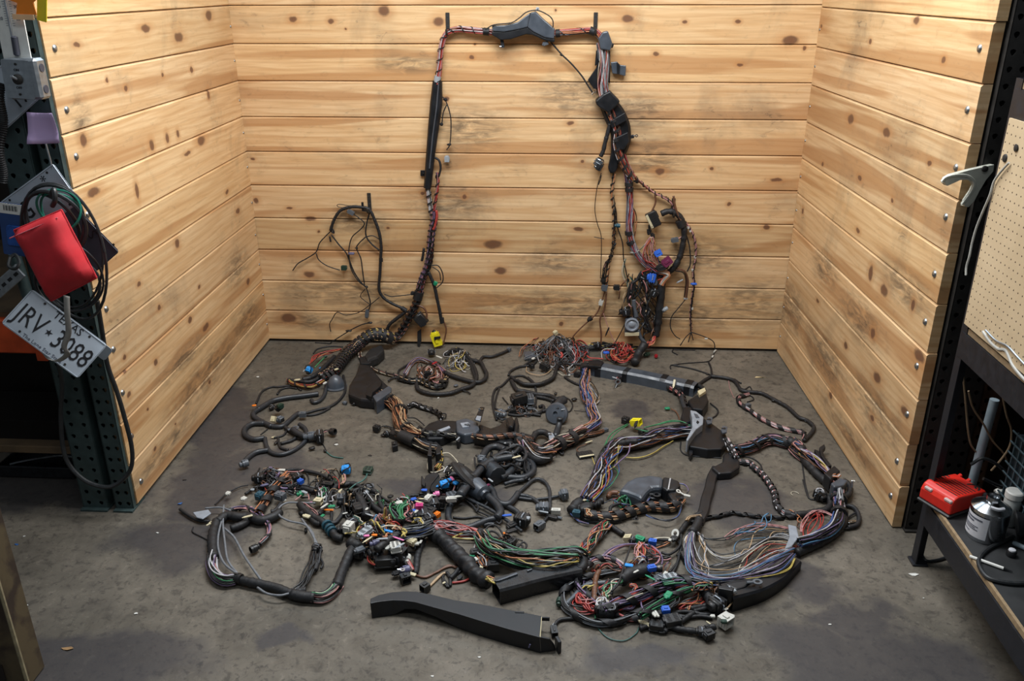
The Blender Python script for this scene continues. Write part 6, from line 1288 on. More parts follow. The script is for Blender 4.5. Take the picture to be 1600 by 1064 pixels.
# ---- front right tangle
h = harness(v5, (800, 700), 'big front tangle of red and violet wires running into a black duct'); F = v5.F
bundle(h, F([(830, 380), (600, 422), (430, 462), (320, 492), (220, 562), (152, 642), (142, 732), (172, 822), (262, 892), (382, 962), (522, 1010), (642, 1020), (782, 1000), (902, 960), (1052, 890), (1202, 802), (1332, 722), (1500, 642)], .02), .011, 14, 'kkkdgq', .0026, 4, .12, .03)
bundle(h, F([(330, 482), (222, 512), (142, 602), (116, 702), (105, 740)], .012), .006, 5, 'kkd', .0026, 4, 0); fc(h, v5, (104, 764), 'round', 'q', (.045, .034, .034), 80); loom(h, F([(120, 790), (160, 830), (240, 880)], .01), .007)
loom(h, F([(48, 1042), (100, 982), (200, 962), (332, 962), (432, 985), (560, 1035), (700, 1040), (860, 1010)], .008), .006); fc(h, vI, (18, 985), 'box', 'k', (.06, .03, .028), -80); fc(h, v5, (48, 1035), 'tag', 'g', (.024, .018, .016), 60)
wire(h, vI.F([(225, 890), (235, 960), (290, 1020), (370, 1035), (430, 1000), (445, 970)], .004), 'q', .002)
strands(h, F([(640, 226), (722, 150), (832, 92), (942, 66), (1062, 66), (1202, 82), (1292, 142), (1326, 232), (1302, 302), (1242, 342)], .03), 4, 'vpvv', .012, .0028, 17, .8)
bundle(h, F([(335, 470), (345, 420), (402, 372), (482, 282), (562, 250), (652, 236), (722, 250), (802, 292), (862, 345)], .03), .012, 14, 'ppvkkw', .0026, 5, .06, .02); bundle(h, F([(320, 500), (330, 560), (402, 642), (482, 712), (562, 775)], .025), .010, 12, 'kkvdw', .0026, 5, .08, .02)
strands(h, F([(1078, 66), (1076, 150), (1090, 250), (1106, 332)], .04), 10, 'oopprn', .018, .0028, 18, .8); strands(h, F([(1140, 85), (1200, 152), (1252, 205), (1302, 222)], .03), 8, 'orrp', .02, .0026, 19, .6); strands(h, F([(1100, 240), (1250, 245), (1330, 240), (1430, 240)], .015), 5, 'kokp', .014, .0026, 20, .7); strands(h, F([(1060, 90), (1050, 180), (1060, 260)], .03), 4, 'pvn', .02, .0024, 21, .6)
strands(h, F([(590, 370), (672, 332), (762, 350), (842, 380)], .03), 7, 'ronn', .016, .0027, 22, .6); loom(h, F([(580, 400), (550, 450), (535, 520), (525, 640), (520, 750)], .025), .010, WC['n']); tangle(h, v5, (560, 440), (60, 60), 12, 'nrrk', .04, .0024, 23)
bundle(h, F([(620, 870), (720, 830), (800, 785), (902, 745), (1032, 700), (1182, 632), (1322, 582), (1500, 545)], .035)+v6.F([(420, 385), (550, 372), (650, 392), (745, 410)], .05), .022, 46, 'vvvrrkkwbk', .0027, 3, .085, .022)
strands(h, F([(330, 670), (372, 762), (452, 832), (545, 852)], .02), 9, 'rrro', .02, .0026, 24, .5); strands(h, F([(340, 700), (260, 790), (290, 850), (400, 872), (540, 872)], .012), 6, 'rro', .02, .0024, 25, .5); strands(h, F([(360, 700), (430, 770), (500, 810), (560, 840)], .02), 6, 'rotp', .025, .0024, 26, .5)
strands(h, F([(650, 720), (662, 640), (722, 572), (802, 522), (852, 480)], .04), 14, 'cceeyg', .022, .0026, 27, .6); strands(h, F([(560, 820), (552, 770), (590, 735), (640, 730), (640, 790), (700, 830)], .04), 8, 'ccwy', .018, .0027, 28, .6)
loom(h, F([(840, 510), (930, 440), (1040, 402), (1160, 378)], .04), .026); tangle(h, v5, (1050, 420), (190, 90), 50, 'kkvbrowgkt', .07, .0025, 29); tangle(h, v5, (640, 800), (120, 90), 34, 'kkegcrko', .06, .0024, 30); tangle(h, v5, (480, 650), (260, 240), 34, 'rkgnvpkdy', .03, .0021, 31, .8)
conduit(h, F([(380, 600), (440, 562), (552, 545), (660, 535)], .02), .0095, CC['d']); wire(h, F([(375, 605), (420, 570), (500, 575)], .03), 'y', .0025); conduit(h, F([(190, 792), (272, 712), (335, 640)], .012), .0095, CC['d'])
strands(h, F([(560, 600), (600, 640), (570, 700), (590, 760)], .03), 5, 'rr', .018, .0028, 32); strands(h, F([(590, 620), (660, 570), (740, 540), (810, 500)], .04), 6, 'rrop', .02, .0025, 33); strands(h, F([(940, 560), (1010, 580), (1000, 640), (960, 690)], .03), 6, 'oorp', .014, .0026, 34); wire(h, F([(960, 545), (1040, 600), (1070, 700), (1080, 800), (1110, 870)], .03), 'v', .003)
bundle(h, F([(725, 885), (822, 920), (902, 950), (982, 962), (1080, 950)], .014), .010, 12, 'pprkk', .0026, 6, .06, .02); strands(h, F([(790, 845), (882, 852), (962, 832), (1020, 790)], .02), 3, 'v', .006, .0028, 35); strands(h, F([(690, 870), (760, 820), (800, 760)], .05), 5, 'ekg', .012, .0026, 36); loom(h, F([(600, 860), (680, 880), (740, 870)], .03), .026)
loom(h, F([(950, 100), (920, 200), (880, 310), (850, 420), (800, 560), (720, 640)], .06), .0035); wire(h, F([(535, 880), (530, 930), (540, 980)], .006), 'e', .0018); wire(h, F([(900, 740), (980, 700), (1100, 660)], .06), 'c', .002)
for p, st, ch, sz, yw, hh in [((932, 330), 'tag', 'l', (.05, .03, .025), -10, .06), ((1200, 362), 'box', 'b', (.05, .035, .03), 20, .06), ((1365, 425), 'tag', 'w', (.03, .02, .02), 60, .05), ((1420, 472), 'flat', 'g', (.07, .045, .03), 20, .05), ((1190, 476), 'tag', 'e', (.05, .012, .01), -40, .05), ((1020, 400), 'tag', 'w', (.03, .012, .01), 40, .07), ((1240, 905), 'flat', 'k', (.06, .05, .04), 20, .03), ((1225, 905), 'tag', 'w', (.012, .05, .02), 20, .045), ((1262, 905), 'tag', 'w', (.012, .05, .02), 20, .045), ((1370, 868), 'box', 'b', (.04, .035, .03), 40, .03), ((1125, 1018), 'tag', 'c', (.06, .026, .024), -35, .015), ((1400, 690), 'tag', 'e', (.035, .04, .03), 30, .04), ((1290, 510), 'plug', 'd', (.07, .05, .04), 50, .035), ((1270, 360), 'round', 'k', (.05, .045, .045), 0, .05), ((600, 850), 'plug', 'k', (.06, .06, .05), -20, .03), ((1290, 350), 'tag', 's', (.016, .02, .02), 0, .075)]: fc(h, v5, p, st, ch, sz, yw, 0, 0, hh)
# right part: teal wires, orange wires, black duct
S = v6.F
strands(h, S([(270, 382), (420, 360), (550, 346), (650, 362), (742, 412)], .06), 8, 'qqe', .018, .0027, 37, .7); bundle(h, S([(0, 780), (150, 682), (300, 592), (450, 505), (600, 445), (750, 422), (850, 436)], .045), .013, 16, 'kkkgqe', .0026, 3, .14, .02); strands(h, S([(330, 735), (400, 622), (470, 525), (560, 445)], .035), 7, 'gwdk', .016, .0026, 38, .7); strands(h, S([(640, 480), (700, 440), (780, 425), (860, 440)], .06), 8, 'tyoe', .018, .0026, 39, .7)
strands(h, S([(460, 680), (600, 602), (742, 525), (800, 500)], .02), 8, 'oorro', .022, .0025, 42, .6); strands(h, S([(560, 705), (652, 632), (765, 562)], .015), 6, 'orpt', .022, .0025, 43, .6)
dp = [V3((p.x, p.y, .0)) for p in vI.F([(885, 795), (960, 772), (1060, 738), (1150, 685), (1235, 605)], .05)]
duct(h, dp, .075, .052, M_hous, 'black_duct', wl=[1.1, 1.1, .95, .8, .7], hl=[1.2, 1.1, 1, .8, .7], bevel=.12); extr(h, v6, [(1010, 400), (1100, 372), (1300, 345), (1340, 355), (1250, 430), (1150, 462), (1100, 440)], .064, .05, M_hous, 'duct_lid', .005); fc(h, v6, (1395, 372), 'eye', 'd', (.05, .04, .03), 10, 0, 0, .07); extr(h, v6, [(928, 420), (950, 410), (1120, 440), (1105, 480), (935, 450)], .085, .03, M_hous, 'duct_lip', .003)
tangle(h, v6, (870, 560), (150, 110), 40, 'kkknyotd', .07, .0025, 44); loom(h, S([(760, 480), (820, 560), (860, 640), (900, 700)], .03), .022); fc(h, v6, (1040, 520), 'plug', 'k', (.09, .06, .06), 10, 0, 0, .04); fc(h, v6, (900, 640), 'plug', 'k', (.09, .07, .06), 40, 0, 0, .035)
wire(h, S([(1112, 595), (1060, 660), (1020, 700)], .03), 't', .003)
for q, r in [([(0, 905), (150, 852), (300, 772), (450, 732), (600, 730), (750, 762), (872, 752)], .0065), ([(255, 812), (350, 890), (452, 930), (600, 952), (722, 962), (802, 950), (885, 908)], .0105), ([(400, 760), (560, 790), (720, 780), (860, 800)], .006), ([(380, 900), (480, 850), (580, 780), (640, 740)], .009), ([(600, 690), (720, 665), (850, 645)], .009), ([(640, 720), (760, 690), (870, 670)], .007), ([(860, 760), (920, 740), (980, 720)], .006), ([(0, 930), (100, 900), (240, 930), (330, 960)], .008), ([(380, 280), (440, 170), (460, 60)], .005), ([(360, 260), (440, 280), (490, 340)], .004), ([(190, 600), (240, 585), (270, 600)], .006)]: loom(h, S(q, r+.004), r)
for p, st, ch, sz, yw, hh in [((810, 1000), 'box', 'k', (.05, .04, .035), 30, .02), ((800, 925), 'round', 'k', (.06, .035, .035), 20, .025), ((300, 712), 'box', 'b', (.045, .04, .035), 10, .04), ((335, 528), 'tag', 'e', (.05, .035, .03), 60, .06), ((380, 830), 'flat', 'k', (.09, .06, .045), 15, .03), ((720, 960), 'plug', 'k', (.05, .04, .03), 0, .02), ((1010, 830), 'box', 'w', (.06, .06, .05), -50, .03), ((1070, 780), 'tag', 'w', (.04, .03, .03), -30, .04), ((1000, 845), 'tag', 'q', (.025, .025, .03), 0, .05), ((865, 780), 'tag', 'w', (.02, .02, .02), 0, .03), ((1025, 695), 'tag', 'w', (.02, .014, .012), 40, .03), ((260, 960), 'tag', 'k', (.03, .03, .02), 0, .01), ((830, 870), 'tag', 'c', (.035, .008, .008), -50, .02), ((200, 890), 'flat', 'k', (.07, .05, .04), -10, .02), ((1105, 480), 'tag', 'g', (.03, .02, .02), 20, .075)]: fc(h, v6, p, st, ch, sz, yw, 0, 0, hh)
strands(h, vI.F([(600, 640), (560, 700), (600, 720)], .02), 3, 'knv', .02, .0024, 46); loom(h, vI.F([(560, 590), (600, 600), (650, 560), (660, 500)], .02), .005); loom(h, vI.F([(600, 690), (640, 640), (650, 600)], .01), .005)

# ---- front middle: wrinkled sleeve into a black trough, red and green wires
h = harness(vH, (1000, 800), 'wiring harness with a wrinkled black sleeve running into a black trough'); F = vH.F
sleeve(h, F([(500, 565), (545, 590), (600, 645), (662, 705), (722, 775), (775, 820), (835, 852)], .030), .027)
strap(h, F([(470, 545), (510, 572)], .03), .022, .05, M_cond); strands(h, F([(815, 835), (850, 845), (885, 862)], .055), 6, 'tyok', .014, .003, 2, .9)
dp = [V3((p.x, p.y, 0)) for p in F([(880, 868), (1000, 835), (1150, 795), (1300, 765), (1420, 745)], .062)]; duct(h, dp, .075, .062, M_blacksat, 'wire_trough', wl=[1, 1.05, 1.05, 1, .9], bevel=.12)
extr(h, vH, [(870, 850), (1010, 795), (1020, 803), (905, 845)], .068, .06, M_hgrey, 'trough_rim', .001); extr(h, vH, [(1075, 778), (1110, 768), (1112, 775), (1080, 786)], .068, .06, M_hgrey, 'trough_rim', .001)
bundle(h, F([(785, 565), (832, 625), (905, 660), (1000, 705), (1100, 715), (1250, 698), (1390, 690), (1445, 715)], .055), .034, 56, 'kkkeegdottk', .0026, 1.5, 0); strands(h, F([(800, 580), (850, 642), (962, 662), (1100, 672), (1250, 682), (1405, 682)], .085), 6, 'eee', .012, .0028, 3, .8); strands(h, F([(1000, 710), (1150, 740), (1300, 745), (1400, 715)], .07), 8, 'kygdo', .02, .0025, 4, .6)
loom(h, F([(1380, 690), (1430, 700), (1440, 750), (1410, 780)], .05), .018); loom(h, F([(1330, 668), (1360, 630), (1400, 630), (1426, 662)], .06), .0035)
strands(h, F([(425, 525), (480, 492), (562, 502), (642, 522), (722, 532), (785, 556)], .025), 20, 'rrrppgvr', .034, .0025, 5, .4); strands(h, F([(440, 510), (500, 475), (580, 485), (660, 510), (770, 545)], .03), 5, 'gkv', .02, .0026, 6, .5); strands(h, F([(600, 572), (680, 535), (760, 540)], .02), 2, 'y', .006, .0024, 7); strands(h, F([(600, 572), (690, 582), (770, 575)], .02), 2, 'yc', .006, .0024, 8)
loom(h, F([(765, 548), (800, 560), (815, 580)], .035), .026)
for q in ([(800, 552), (830, 502), (880, 496), (922, 550), (932, 602), (925, 682)], [(815, 560), (850, 530), (900, 560), (905, 620), (880, 660)], [(830, 575), (880, 570), (920, 600), (935, 650), (985, 690), (1000, 720)], [(920, 602), (1000, 640), (1052, 602), (1076, 622), (1062, 650)], [(1000, 640), (1030, 615), (1050, 630), (1040, 660)]): loom(h, F(q, .03), .0038)
tangle(h, vH, (830, 700), (80, 75), 30, 'kkngodc', .06, .0024, 9); tangle(h, vH, (950, 640), (90, 60), 22, 'kkndk', .05, .0024, 10); strands(h, F([(780, 590), (765, 650), (790, 710), (800, 760)], .03), 8, 'ongw', .02, .0025, 11, .6)
fc(h, vH, (745, 712), 'tag', 'w', (.03, .03, .02), 40, 0, 0, .03); fc(h, vH, (725, 690), 'tag', 'e', (.03, .015, .012), 0, 0, 0, .03); fc(h, vH, (785, 765), 'tag', 'c', (.03, .02, .02), 80, 0, 0, .03); fc(h, vH, (745, 670), 'box', 'k', (.05, .04, .035), 20, 0, 0, .03); fc(h, vH, (980, 528), 'tag', 'k', (.06, .028, .024), 30, 0, 0, .03); fc(h, vH, (938, 545), 'tag', 'o', (.026, .022, .02), 20, 0, 0, .02); fc(h, vH, (860, 750), 'box', 'k', (.06, .045, .04), 10, 0, 0, .03); fc(h, vH, (980, 600), 'box', 'k', (.05, .035, .03), 60, 0, 0, .03); fc(h, vH, (1258, 664), 'clip', 'k', (.03, .03, .02), 0, 0, 0, .07)
for q, c_ in (([(365, 812), (430, 826), (500, 792), (562, 762), (612, 755), (642, 772)], 'n'), ([(455, 885), (520, 822), (545, 800), (562, 800)], 't'), ([(600, 862), (672, 852), (722, 830)], 'r'), ([(600, 835), (650, 790), (690, 770)], 'k'), ([(545, 810), (540, 850), (570, 890)], 'k'), ([(565, 800), (588, 850), (575, 892)], 'k')): wire(h, F(q, .006), c_, .0042)
fc(h, vH, (430, 890), 'box', 'k', (.04, .04, .035), -130); fc(h, vH, (648, 828), 'tag', 'k', (.03, .024, .02), 60); fc(h, vH, (635, 775), 'tag', 'c', (.02, .015, .014), 40); fc(h, vH, (710, 805), 'tag', 'k', (.03, .024, .02), 60)

# ---- front left loop
h = harness(vG, (650, 800), 'wiring harness in a wide taped loop with three bare grey cables at the front left'); F = vG.F
loom(h, F([(240, 470), (218, 545), (214, 625), (220, 700)], .022), .0215); bundle(h, F([(212, 680), (208, 755), (242, 818), (300, 846), (355, 838)], .022), .021, 26, 'eppwgvk', .0026, 1.5, 0); loom(h, F([(345, 828), (420, 850), (522, 872), (622, 896), (712, 930), (810, 948)], .02), .0185); fc(h, vG, (370, 830), 'round', 'k', (.05, .055, .055), -15)
loom(h, F([(720, 935), (790, 950), (870, 955)], .02), .022); bundle(h, F([(850, 952), (920, 955), (985, 915), (1022, 860)], .02), .020, 26, 'ecpwgkyr', .0026, 1.5, 0); loom(h, F([(1008, 885), (1040, 790), (1075, 710), (1112, 635)], .022), .021)
strands(h, F([(725, 930), (785, 872), (822, 795), (862, 722), (880, 650), (876, 622)], .022), 12, 'kkkdgd', .022, .0030, 2, .7); loom(h, F([(860, 650), (885, 640), (905, 660)], .02), .009); loom(h, F([(880, 690), (880, 740), (870, 780)], .02), .010); loom(h, F([(900, 700), (920, 740), (905, 770)], .012), .004); fc(h, vG, (876, 640), 'plug', 'k', (.05, .04, .035), 80, 0, 0, .03)
loom(h, F([(745, 935), (770, 915), (810, 910)], .02), .014); loom(h, F([(790, 870), (800, 840), (830, 830)], .012), .004)
for q in ([(285, 365), (280, 480), (292, 602), (312, 720), (372, 802)], [(270, 470), (250, 560), (252, 652), (292, 742), (382, 812)], [(290, 512), (352, 572), (412, 682), (472, 772), (522, 842)], [(500, 892), (562, 930), (642, 942), (702, 930)], [(872, 622), (852, 542), (802, 490), (702, 466), (640, 430), (640, 382), (692, 350), (782, 350), (872, 352)], [(882, 612), (832, 522), (782, 452)]): wire(h, F(q, .03), 'g', .0042)
loom(h, F([(245, 475), (302, 432), (380, 442), (442, 440), (522, 462), (602, 440), (645, 408)], .024), .021); loom(h, F([(330, 515), (400, 490), (460, 450)], .018), .016)
bundle(h, F([(300, 405), (370, 386), (432, 386), (492, 412), (552, 462), (576, 512), (566, 562), (515, 618)], .02), .009, 12, 'pvvgkt', .0025, 4, .08, .01); fc(h, vG, (484, 640), 'round', 'k', (.05, .045, .045), -130)
extr(h, vG, [(88, 410), (185, 392), (205, 415), (150, 452), (112, 442)], .03, .024, M_lgrey, 'grey_clip_plate', .002); loom(h, F([(5, 390), (60, 430), (122, 462), (192, 468)], .012), .0065); loom(h, F([(228, 362), (302, 292), (382, 250), (442, 236)], .01), .003); wire(h, F([(165, 385), (260, 380), (330, 400)], .03), 'g', .004); fc(h, vG, (205, 478), 'eye', 'c', (.03, .024, .02), 60, 0, 0, .03); loom(h, F([(90, 505), (85, 535), (140, 565), (200, 590), (215, 540)], .004), .0022); fc(h, vG, (440, 437), 'tag', 'c', (.05, .016, .014), 30, 0, 0, .045)
# upper left cluster
A = v1.F
bundle(h, A([(195, 720), (282, 602), (352, 482), (422, 402), (502, 312), (572, 242), (625, 188)], .025), .017, 26, 'oonkkkk', .0027, 3, .07, .03); bundle(h, A([(560, 290), (620, 260), (650, 250)], .03), .013, 10, 'ooonk', .0027, 3, 0)
for q, r in [([(600, 135), (722, 122), (902, 146), (1052, 182), (1182, 242), (1292, 312), (1382, 342)], .0075), ([(380, 332), (600, 352), (802, 372), (952, 412), (1052, 442), (1105, 465)], .0095), ([(150, 240), (240, 250), (320, 240), (400, 190), (500, 160), (600, 140)], .009), ([(340, 340), (370, 250), (440, 190), (520, 150)], .008), ([(30, 460), (120, 400), (220, 350), (320, 330)], .006), ([(380, 710), (450, 690), (520, 600)], .010), ([(780, 600), (852, 682), (952, 762), (1062, 822), (1162, 902), (1232, 982), (1292, 1055), (1380, 1075)], .0165), ([(1050, 745), (1132, 640), (1190, 520), (1250, 402), (1312, 332)], .010), ([(1290, 322), (1402, 332), (1500, 310), (1596, 325)], .009), ([(1060, 330), (1130, 325), (1220, 345), (1290, 325)], .008), ([(1010, 350), (1020, 400), (1060, 430)], .006), ([(1220, 690), (1225, 780), (1215, 860), (1290, 850), (1350, 780), (1380, 740)], .006), ([(1370, 600), (1380, 680), (1380, 740)], .005), ([(800, 740), (830, 720), (900, 760), (1000, 860), (1070, 870)], .012), ([(880, 350), (910, 290), (890, 190), (830, 130)], .0025), ([(300, 800), (380, 790), (470, 760)], .010), ([(870, 940), (870, 985)], .006), ([(620, 190), (680, 200), (780, 210)], .006), ([(720, 260), (740, 220), (800, 200), (830, 250)], .010)]: loom(h, A(q, r+.005), r)
wire(h, A([(590, 150), (700, 152), (790, 146), (832, 128)], .03), 'p', .003); wire(h, A([(720, 545), (780, 500), (850, 430), (905, 480), (910, 540)], .03), 'p', .0025); strands(h, A([(830, 590), (900, 620), (970, 680), (1030, 750)], .03), 4, 'rkp', .008, .0024, 6); strands(h, A([(1390, 190), (1395, 260), (1370, 320)], .03), 5, 'ttp', .008, .0028, 7, .9)
wire(h, A([(130, 640), (60, 650), (0, 660)], .02), 'p', .004); tangle(h, v1, (420, 300), (250, 170), 34, 'kkkkndvg', .05, .0028, 8); tangle(h, v1, (1120, 500), (130, 170), 26, 'kkkgwpe', .04, .0025, 9); tangle(h, v1, (700, 420), (300, 90), 18, 'kkdgp', .03, .0022, 10, .8)
for p in ((1160, 890), (1200, 940), (1230, 980)): strap(h, A([p, (p[0]+30, p[1]+35)], .022), .0215, .012, CC['t'])
for p, st, ch, sz, yw, hh in [((535, 128), 'tag', 'w', (.04, .022, .018), 0, .05), ((540, 177), 'tag', 'w', (.04, .02, .016), 0, .03), ((1035, 560), 'box', 'c', (.05, .04, .03), -10, .03), ((880, 768), 'tag', 'c', (.04, .03, .025), -20, .03), ((10, 522), 'tag', 'w', (.03, .035, .03), 60, .03), ((-210, 450), 'tag', 'w', (.028, .03, .03), 80, .03), ((790, 288), 'box', 'b', (.04, .035, .03), 60, .04), ((1425, 118), 'lever', 'l', (.065, .06, .05), 10, .03), ((790, 458), 'round', 'e', (.04, .036, .036), 30, .03), ((850, 435), 'tag', 'g', (.04, .02, .018), -30, .04), ((200, 240), 'plug', 'k', (.07, .05, .05), 10, .03), ((230, 490), 'box', 't', (.05, .045, .04), 70, .03), ((510, 490), 'box', 'd', (.045, .06, .04), 70, .035), ((750, 230), 'plug', 'k', (.06, .05, .045), 40, .035), ((1170, 330), 'box', 'k', (.07, .035, .03), -10, .025), ((1230, 630), 'tag', 'e', (.035, .024, .02), 10, .03), ((1190, 680), 'tag', 'o', (.06, .016, .014), 0, .02), ((1360, 515), 'flat', 'd', (.05, .05, .045), 10, .03), ((1415, 725), 'tag', 'w', (.026, .012, .010), 30, .02), ((1100, 760), 'tag', 'e', (.024, .02, .018), 60, .03), ((1345, 410), 'tag', 'c', (.035, .016, .012), 80, .03), ((570, 545), 'tag', 'w', (.02, .014, .012), 30, .02), ((300, 335), 'tag', 'v', (.04, .02, .02), 30, .03), ((130, 400), 'tag', 'g', (.02, .02, .018), 0, .02), ((1130, 620), 'tag', 'w', (.05, .014, .012), 60, .04), ((940, 575), 'tag', 'p', (.016, .012, .010), 0, .02), ((1110, 520), 'tag', 'w', (.05, .014, .012), 70, .03)]: fc(h, v1, p, st, ch, sz, yw, 0, 0, hh)
# next cluster to the right
A = v2.F
fc(h, v2, (665, 125), 'flat', 'q', (.055, .06, .03), -5, 0, 0, .015); wire(h, A([(652, 180), (635, 230), (580, 282), (482, 332), (402, 402), (352, 470)], .02), 'q', .0035)
for q, r in [([(250, 332), (402, 312), (522, 342), (572, 372), (702, 402), (792, 452), (822, 542), (842, 612), (902, 692)], .0095), ([(620, 420), (642, 470), (702, 582), (782, 662), (860, 715)], .0105), ([(340, 565), (452, 432), (562, 390), (640, 390)], .0095), ([(820, 472), (902, 532), (962, 562)], .005), ([(1060, 552), (1182, 522), (1262, 480), (1400, 480), (1500, 482)], .006), ([(500, 490), (562, 562), (612, 682), (642, 762)], .023), ([(560, 1010), (640, 920), (720, 850), (850, 772), (965, 742)], .013), ([(860, 700), (950, 720), (1040, 800), (1150, 850)], .015), ([(540, 410), (545, 460), (580, 510), (590, 500)], .006), ([(120, 860), (220, 840), (290, 750), (340, 700)], .007), ([(260, 600), (300, 560), (360, 500)], .014)]: loom(h, A(q, r+.004), r)
tangle(h, v2, (430, 640), (130, 160), 40, 'kkkkkdt', .08, .0028, 11); tangle(h, v2, (1250, 700), (300, 170), 50, 'kkkgwpne', .06, .0025, 12); wire(h, A([(982, 590), (964, 650), (1002, 742), (1042, 802)], .05), 'e', .0034)
strands(h, A([(1210, 580), (1142, 622), (1110, 682), (1120, 762), (1152, 802)], .06), 4, 'ee', .014, .003, 8, .9); strands(h, A([(1240, 570), (1260, 650), (1230, 740), (1220, 800)], .05), 8, 'rnpo', .02, .0026, 9, .7); strands(h, A([(340, 1012), (400, 990), (440, 980), (500, 984)], .04), 3, 'ycy', .008, .003, 10); strands(h, A([(470, 760), (540, 810), (590, 860)], .04), 3, 'qce', .01, .0024, 11)
for p, st, ch, sz, yw, hh, pt in [((395, 925), 'box', 'w', (.06, .048, .05), 75, .05, 0), ((745, 868), 'eye', 'g', (.03, .026, .02), -60, .07, 0), ((640, 440), 'round', 'g', (.035, .026, .026), 60, .03, 0), ((690, 350), 'tag', 'd', (.05, .04, .03), 20, .02, 0), ((975, 490), 'tag', 'k', (.03, .03, .028), 60, .02, 0), ((1300, 530), 'tag', 'b', (.035, .03, .026), 30, .06, 0), ((1495, 520), 'box', 'w', (.05, .03, .026), 70, .06, 0), ((1375, 630), 'box', 'm', (.05, .04, .03), 10, .06, 0), ((1100, 580), 'tag', 'w', (.035, .035, .028), 20, .06, 0), ((1380, 575), 'tag', 'c', (.05, .014, .012), -25, .06, 0), ((1330, 700), 'tag', 'w', (.03, .02, .018), 60, .05, 0), ((650, 665), 'tag', 'w', (.022, .014, .012), 70, .05, 0), ((720, 760), 'tag', 'g', (.07, .012, .010), -25, .05, 0), ((620, 995), 'flat', 'd', (.06, .045, .03), 60, .05, 0), ((940, 970), 'tag', 'l', (.05, .018, .016), -20, .06, 0), ((440, 850), 'plug', 'k', (.07, .05, .04), -40, .03, 0), ((330, 950), 'plug', 'k', (.08, .06, .05), 10, .02, 0), ((520, 650), 'flat', 'k', (.08, .045, .04), -60, .05, 0), ((1450, 410), 'tag', 'b', (.035, .03, .026), 0, .03, 0), ((1420, 300), 'tag', 'k', (.08, .02, .02), 100, .04, 0), ((1150, 780), 'tag', 'g', (.04, .016, .014), 80, .05, 0), ((1300, 690), 'tag', 'b', (.03, .03, .024), 0, .05, 0), ((1400, 760), 'plug', 'k', (.09, .07, .06), 20, .03, 0), ((1480, 660), 'box', 'k', (.07, .05, .045), -20, .03, 0)]: fc(h, v2, p, st, ch, sz, yw, pt, 0, hh)
# dense knot
for vw, c_, rd, n_, sd in ((v1, (430, 330), (400, 230), 11, 51), (v1, (1150, 420), (300, 300), 12, 52), (v2, (620, 560), (330, 260), 13, 53), (v2, (1250, 660), (300, 180), 20, 54), (v3, (520, 480), (360, 220), 40, 55), (v3, (900, 350), (280, 160), 16, 56)):
    tangle(h, vw, c_, rd, n_, 'kkkkkkkdgk', .05, .0024, sd, .6, 'thin_branches'); tangle(h, vw, c_, rd, 5, 'wcpterl', .05, .0016, sd+20, .4, 'thin_wires')
A = v3.F
tangle(h, v3, (480, 380), (330, 220), 110, 'kkkkknogwrptdyl', .10, .0028, 13, 1.0); tangle(h, v3, (560, 600), (260, 170), 50, 'kkkkdkn', .05, .0028, 14); tangle(h, v3, (560, 300), (140, 90), 24, 'ooornyt', .12, .0028, 15)
bundle(h, A([(640, 360), (760, 320), (900, 285), (1010, 262), (1110, 225), (1200, 190)], .07), .026, 40, 'vgwbkkdg', .0030, 1.5, 0); strands(h, A([(800, 240), (815, 280), (800, 340)], .10), 5, 'yy', .012, .003, 16, .9); strands(h, A([(950, 115), (1010, 110), (1050, 150), (1030, 190)], .09), 5, 'yyc', .014, .0028, 17, .8); strands(h, A([(640, 235), (700, 225), (780, 235)], .10), 5, 'too', .012, .003, 18, .9); wire(h, A([(490, 215), (580, 190), (700, 195)], .10), 'c', .004)
strands(h, A([(520, 340), (580, 320), (630, 340)], .10), 6, 'oor', .016, .003, 19, .9); loom(h, A([(430, 520), (540, 430), (620, 370), (720, 330)], .09), .016); loom(h, A([(60, 420), (160, 470), (250, 490)], .03), .023); loom(h, A([(1075, 400), (1035, 490), (995, 620), (982, 762), (962, 848)], .014), .0135)
strands(h, A([(330, 560), (325, 660), (400, 722), (492, 742)], .03), 3, 'or', .006, .003, 20, .9); wire(h, A([(380, 680), (460, 662), (520, 720), (570, 765)], .02), 'y', .004); strands(h, A([(850, 440), (830, 540), (900, 720), (940, 800)], .03), 3, 'pnr', .01, .0028, 21)
wire(h, A([(960, 865), (1060, 900), (1152, 880), (1282, 822), (1422, 742), (1532, 772)], .006), 'n', .0042); wire(h, A([(1160, 1032), (1252, 932), (1332, 862), (1400, 840)], .006), 't', .004); loom(h, A([(1340, 900), (1380, 970), (1430, 1040)], .006), .005); loom(h, A([(1400, 840), (1445, 900), (1450, 1030)], .006), .006); loom(h, A([(1450, 920), (1520, 850), (1560, 790)], .01), .008)
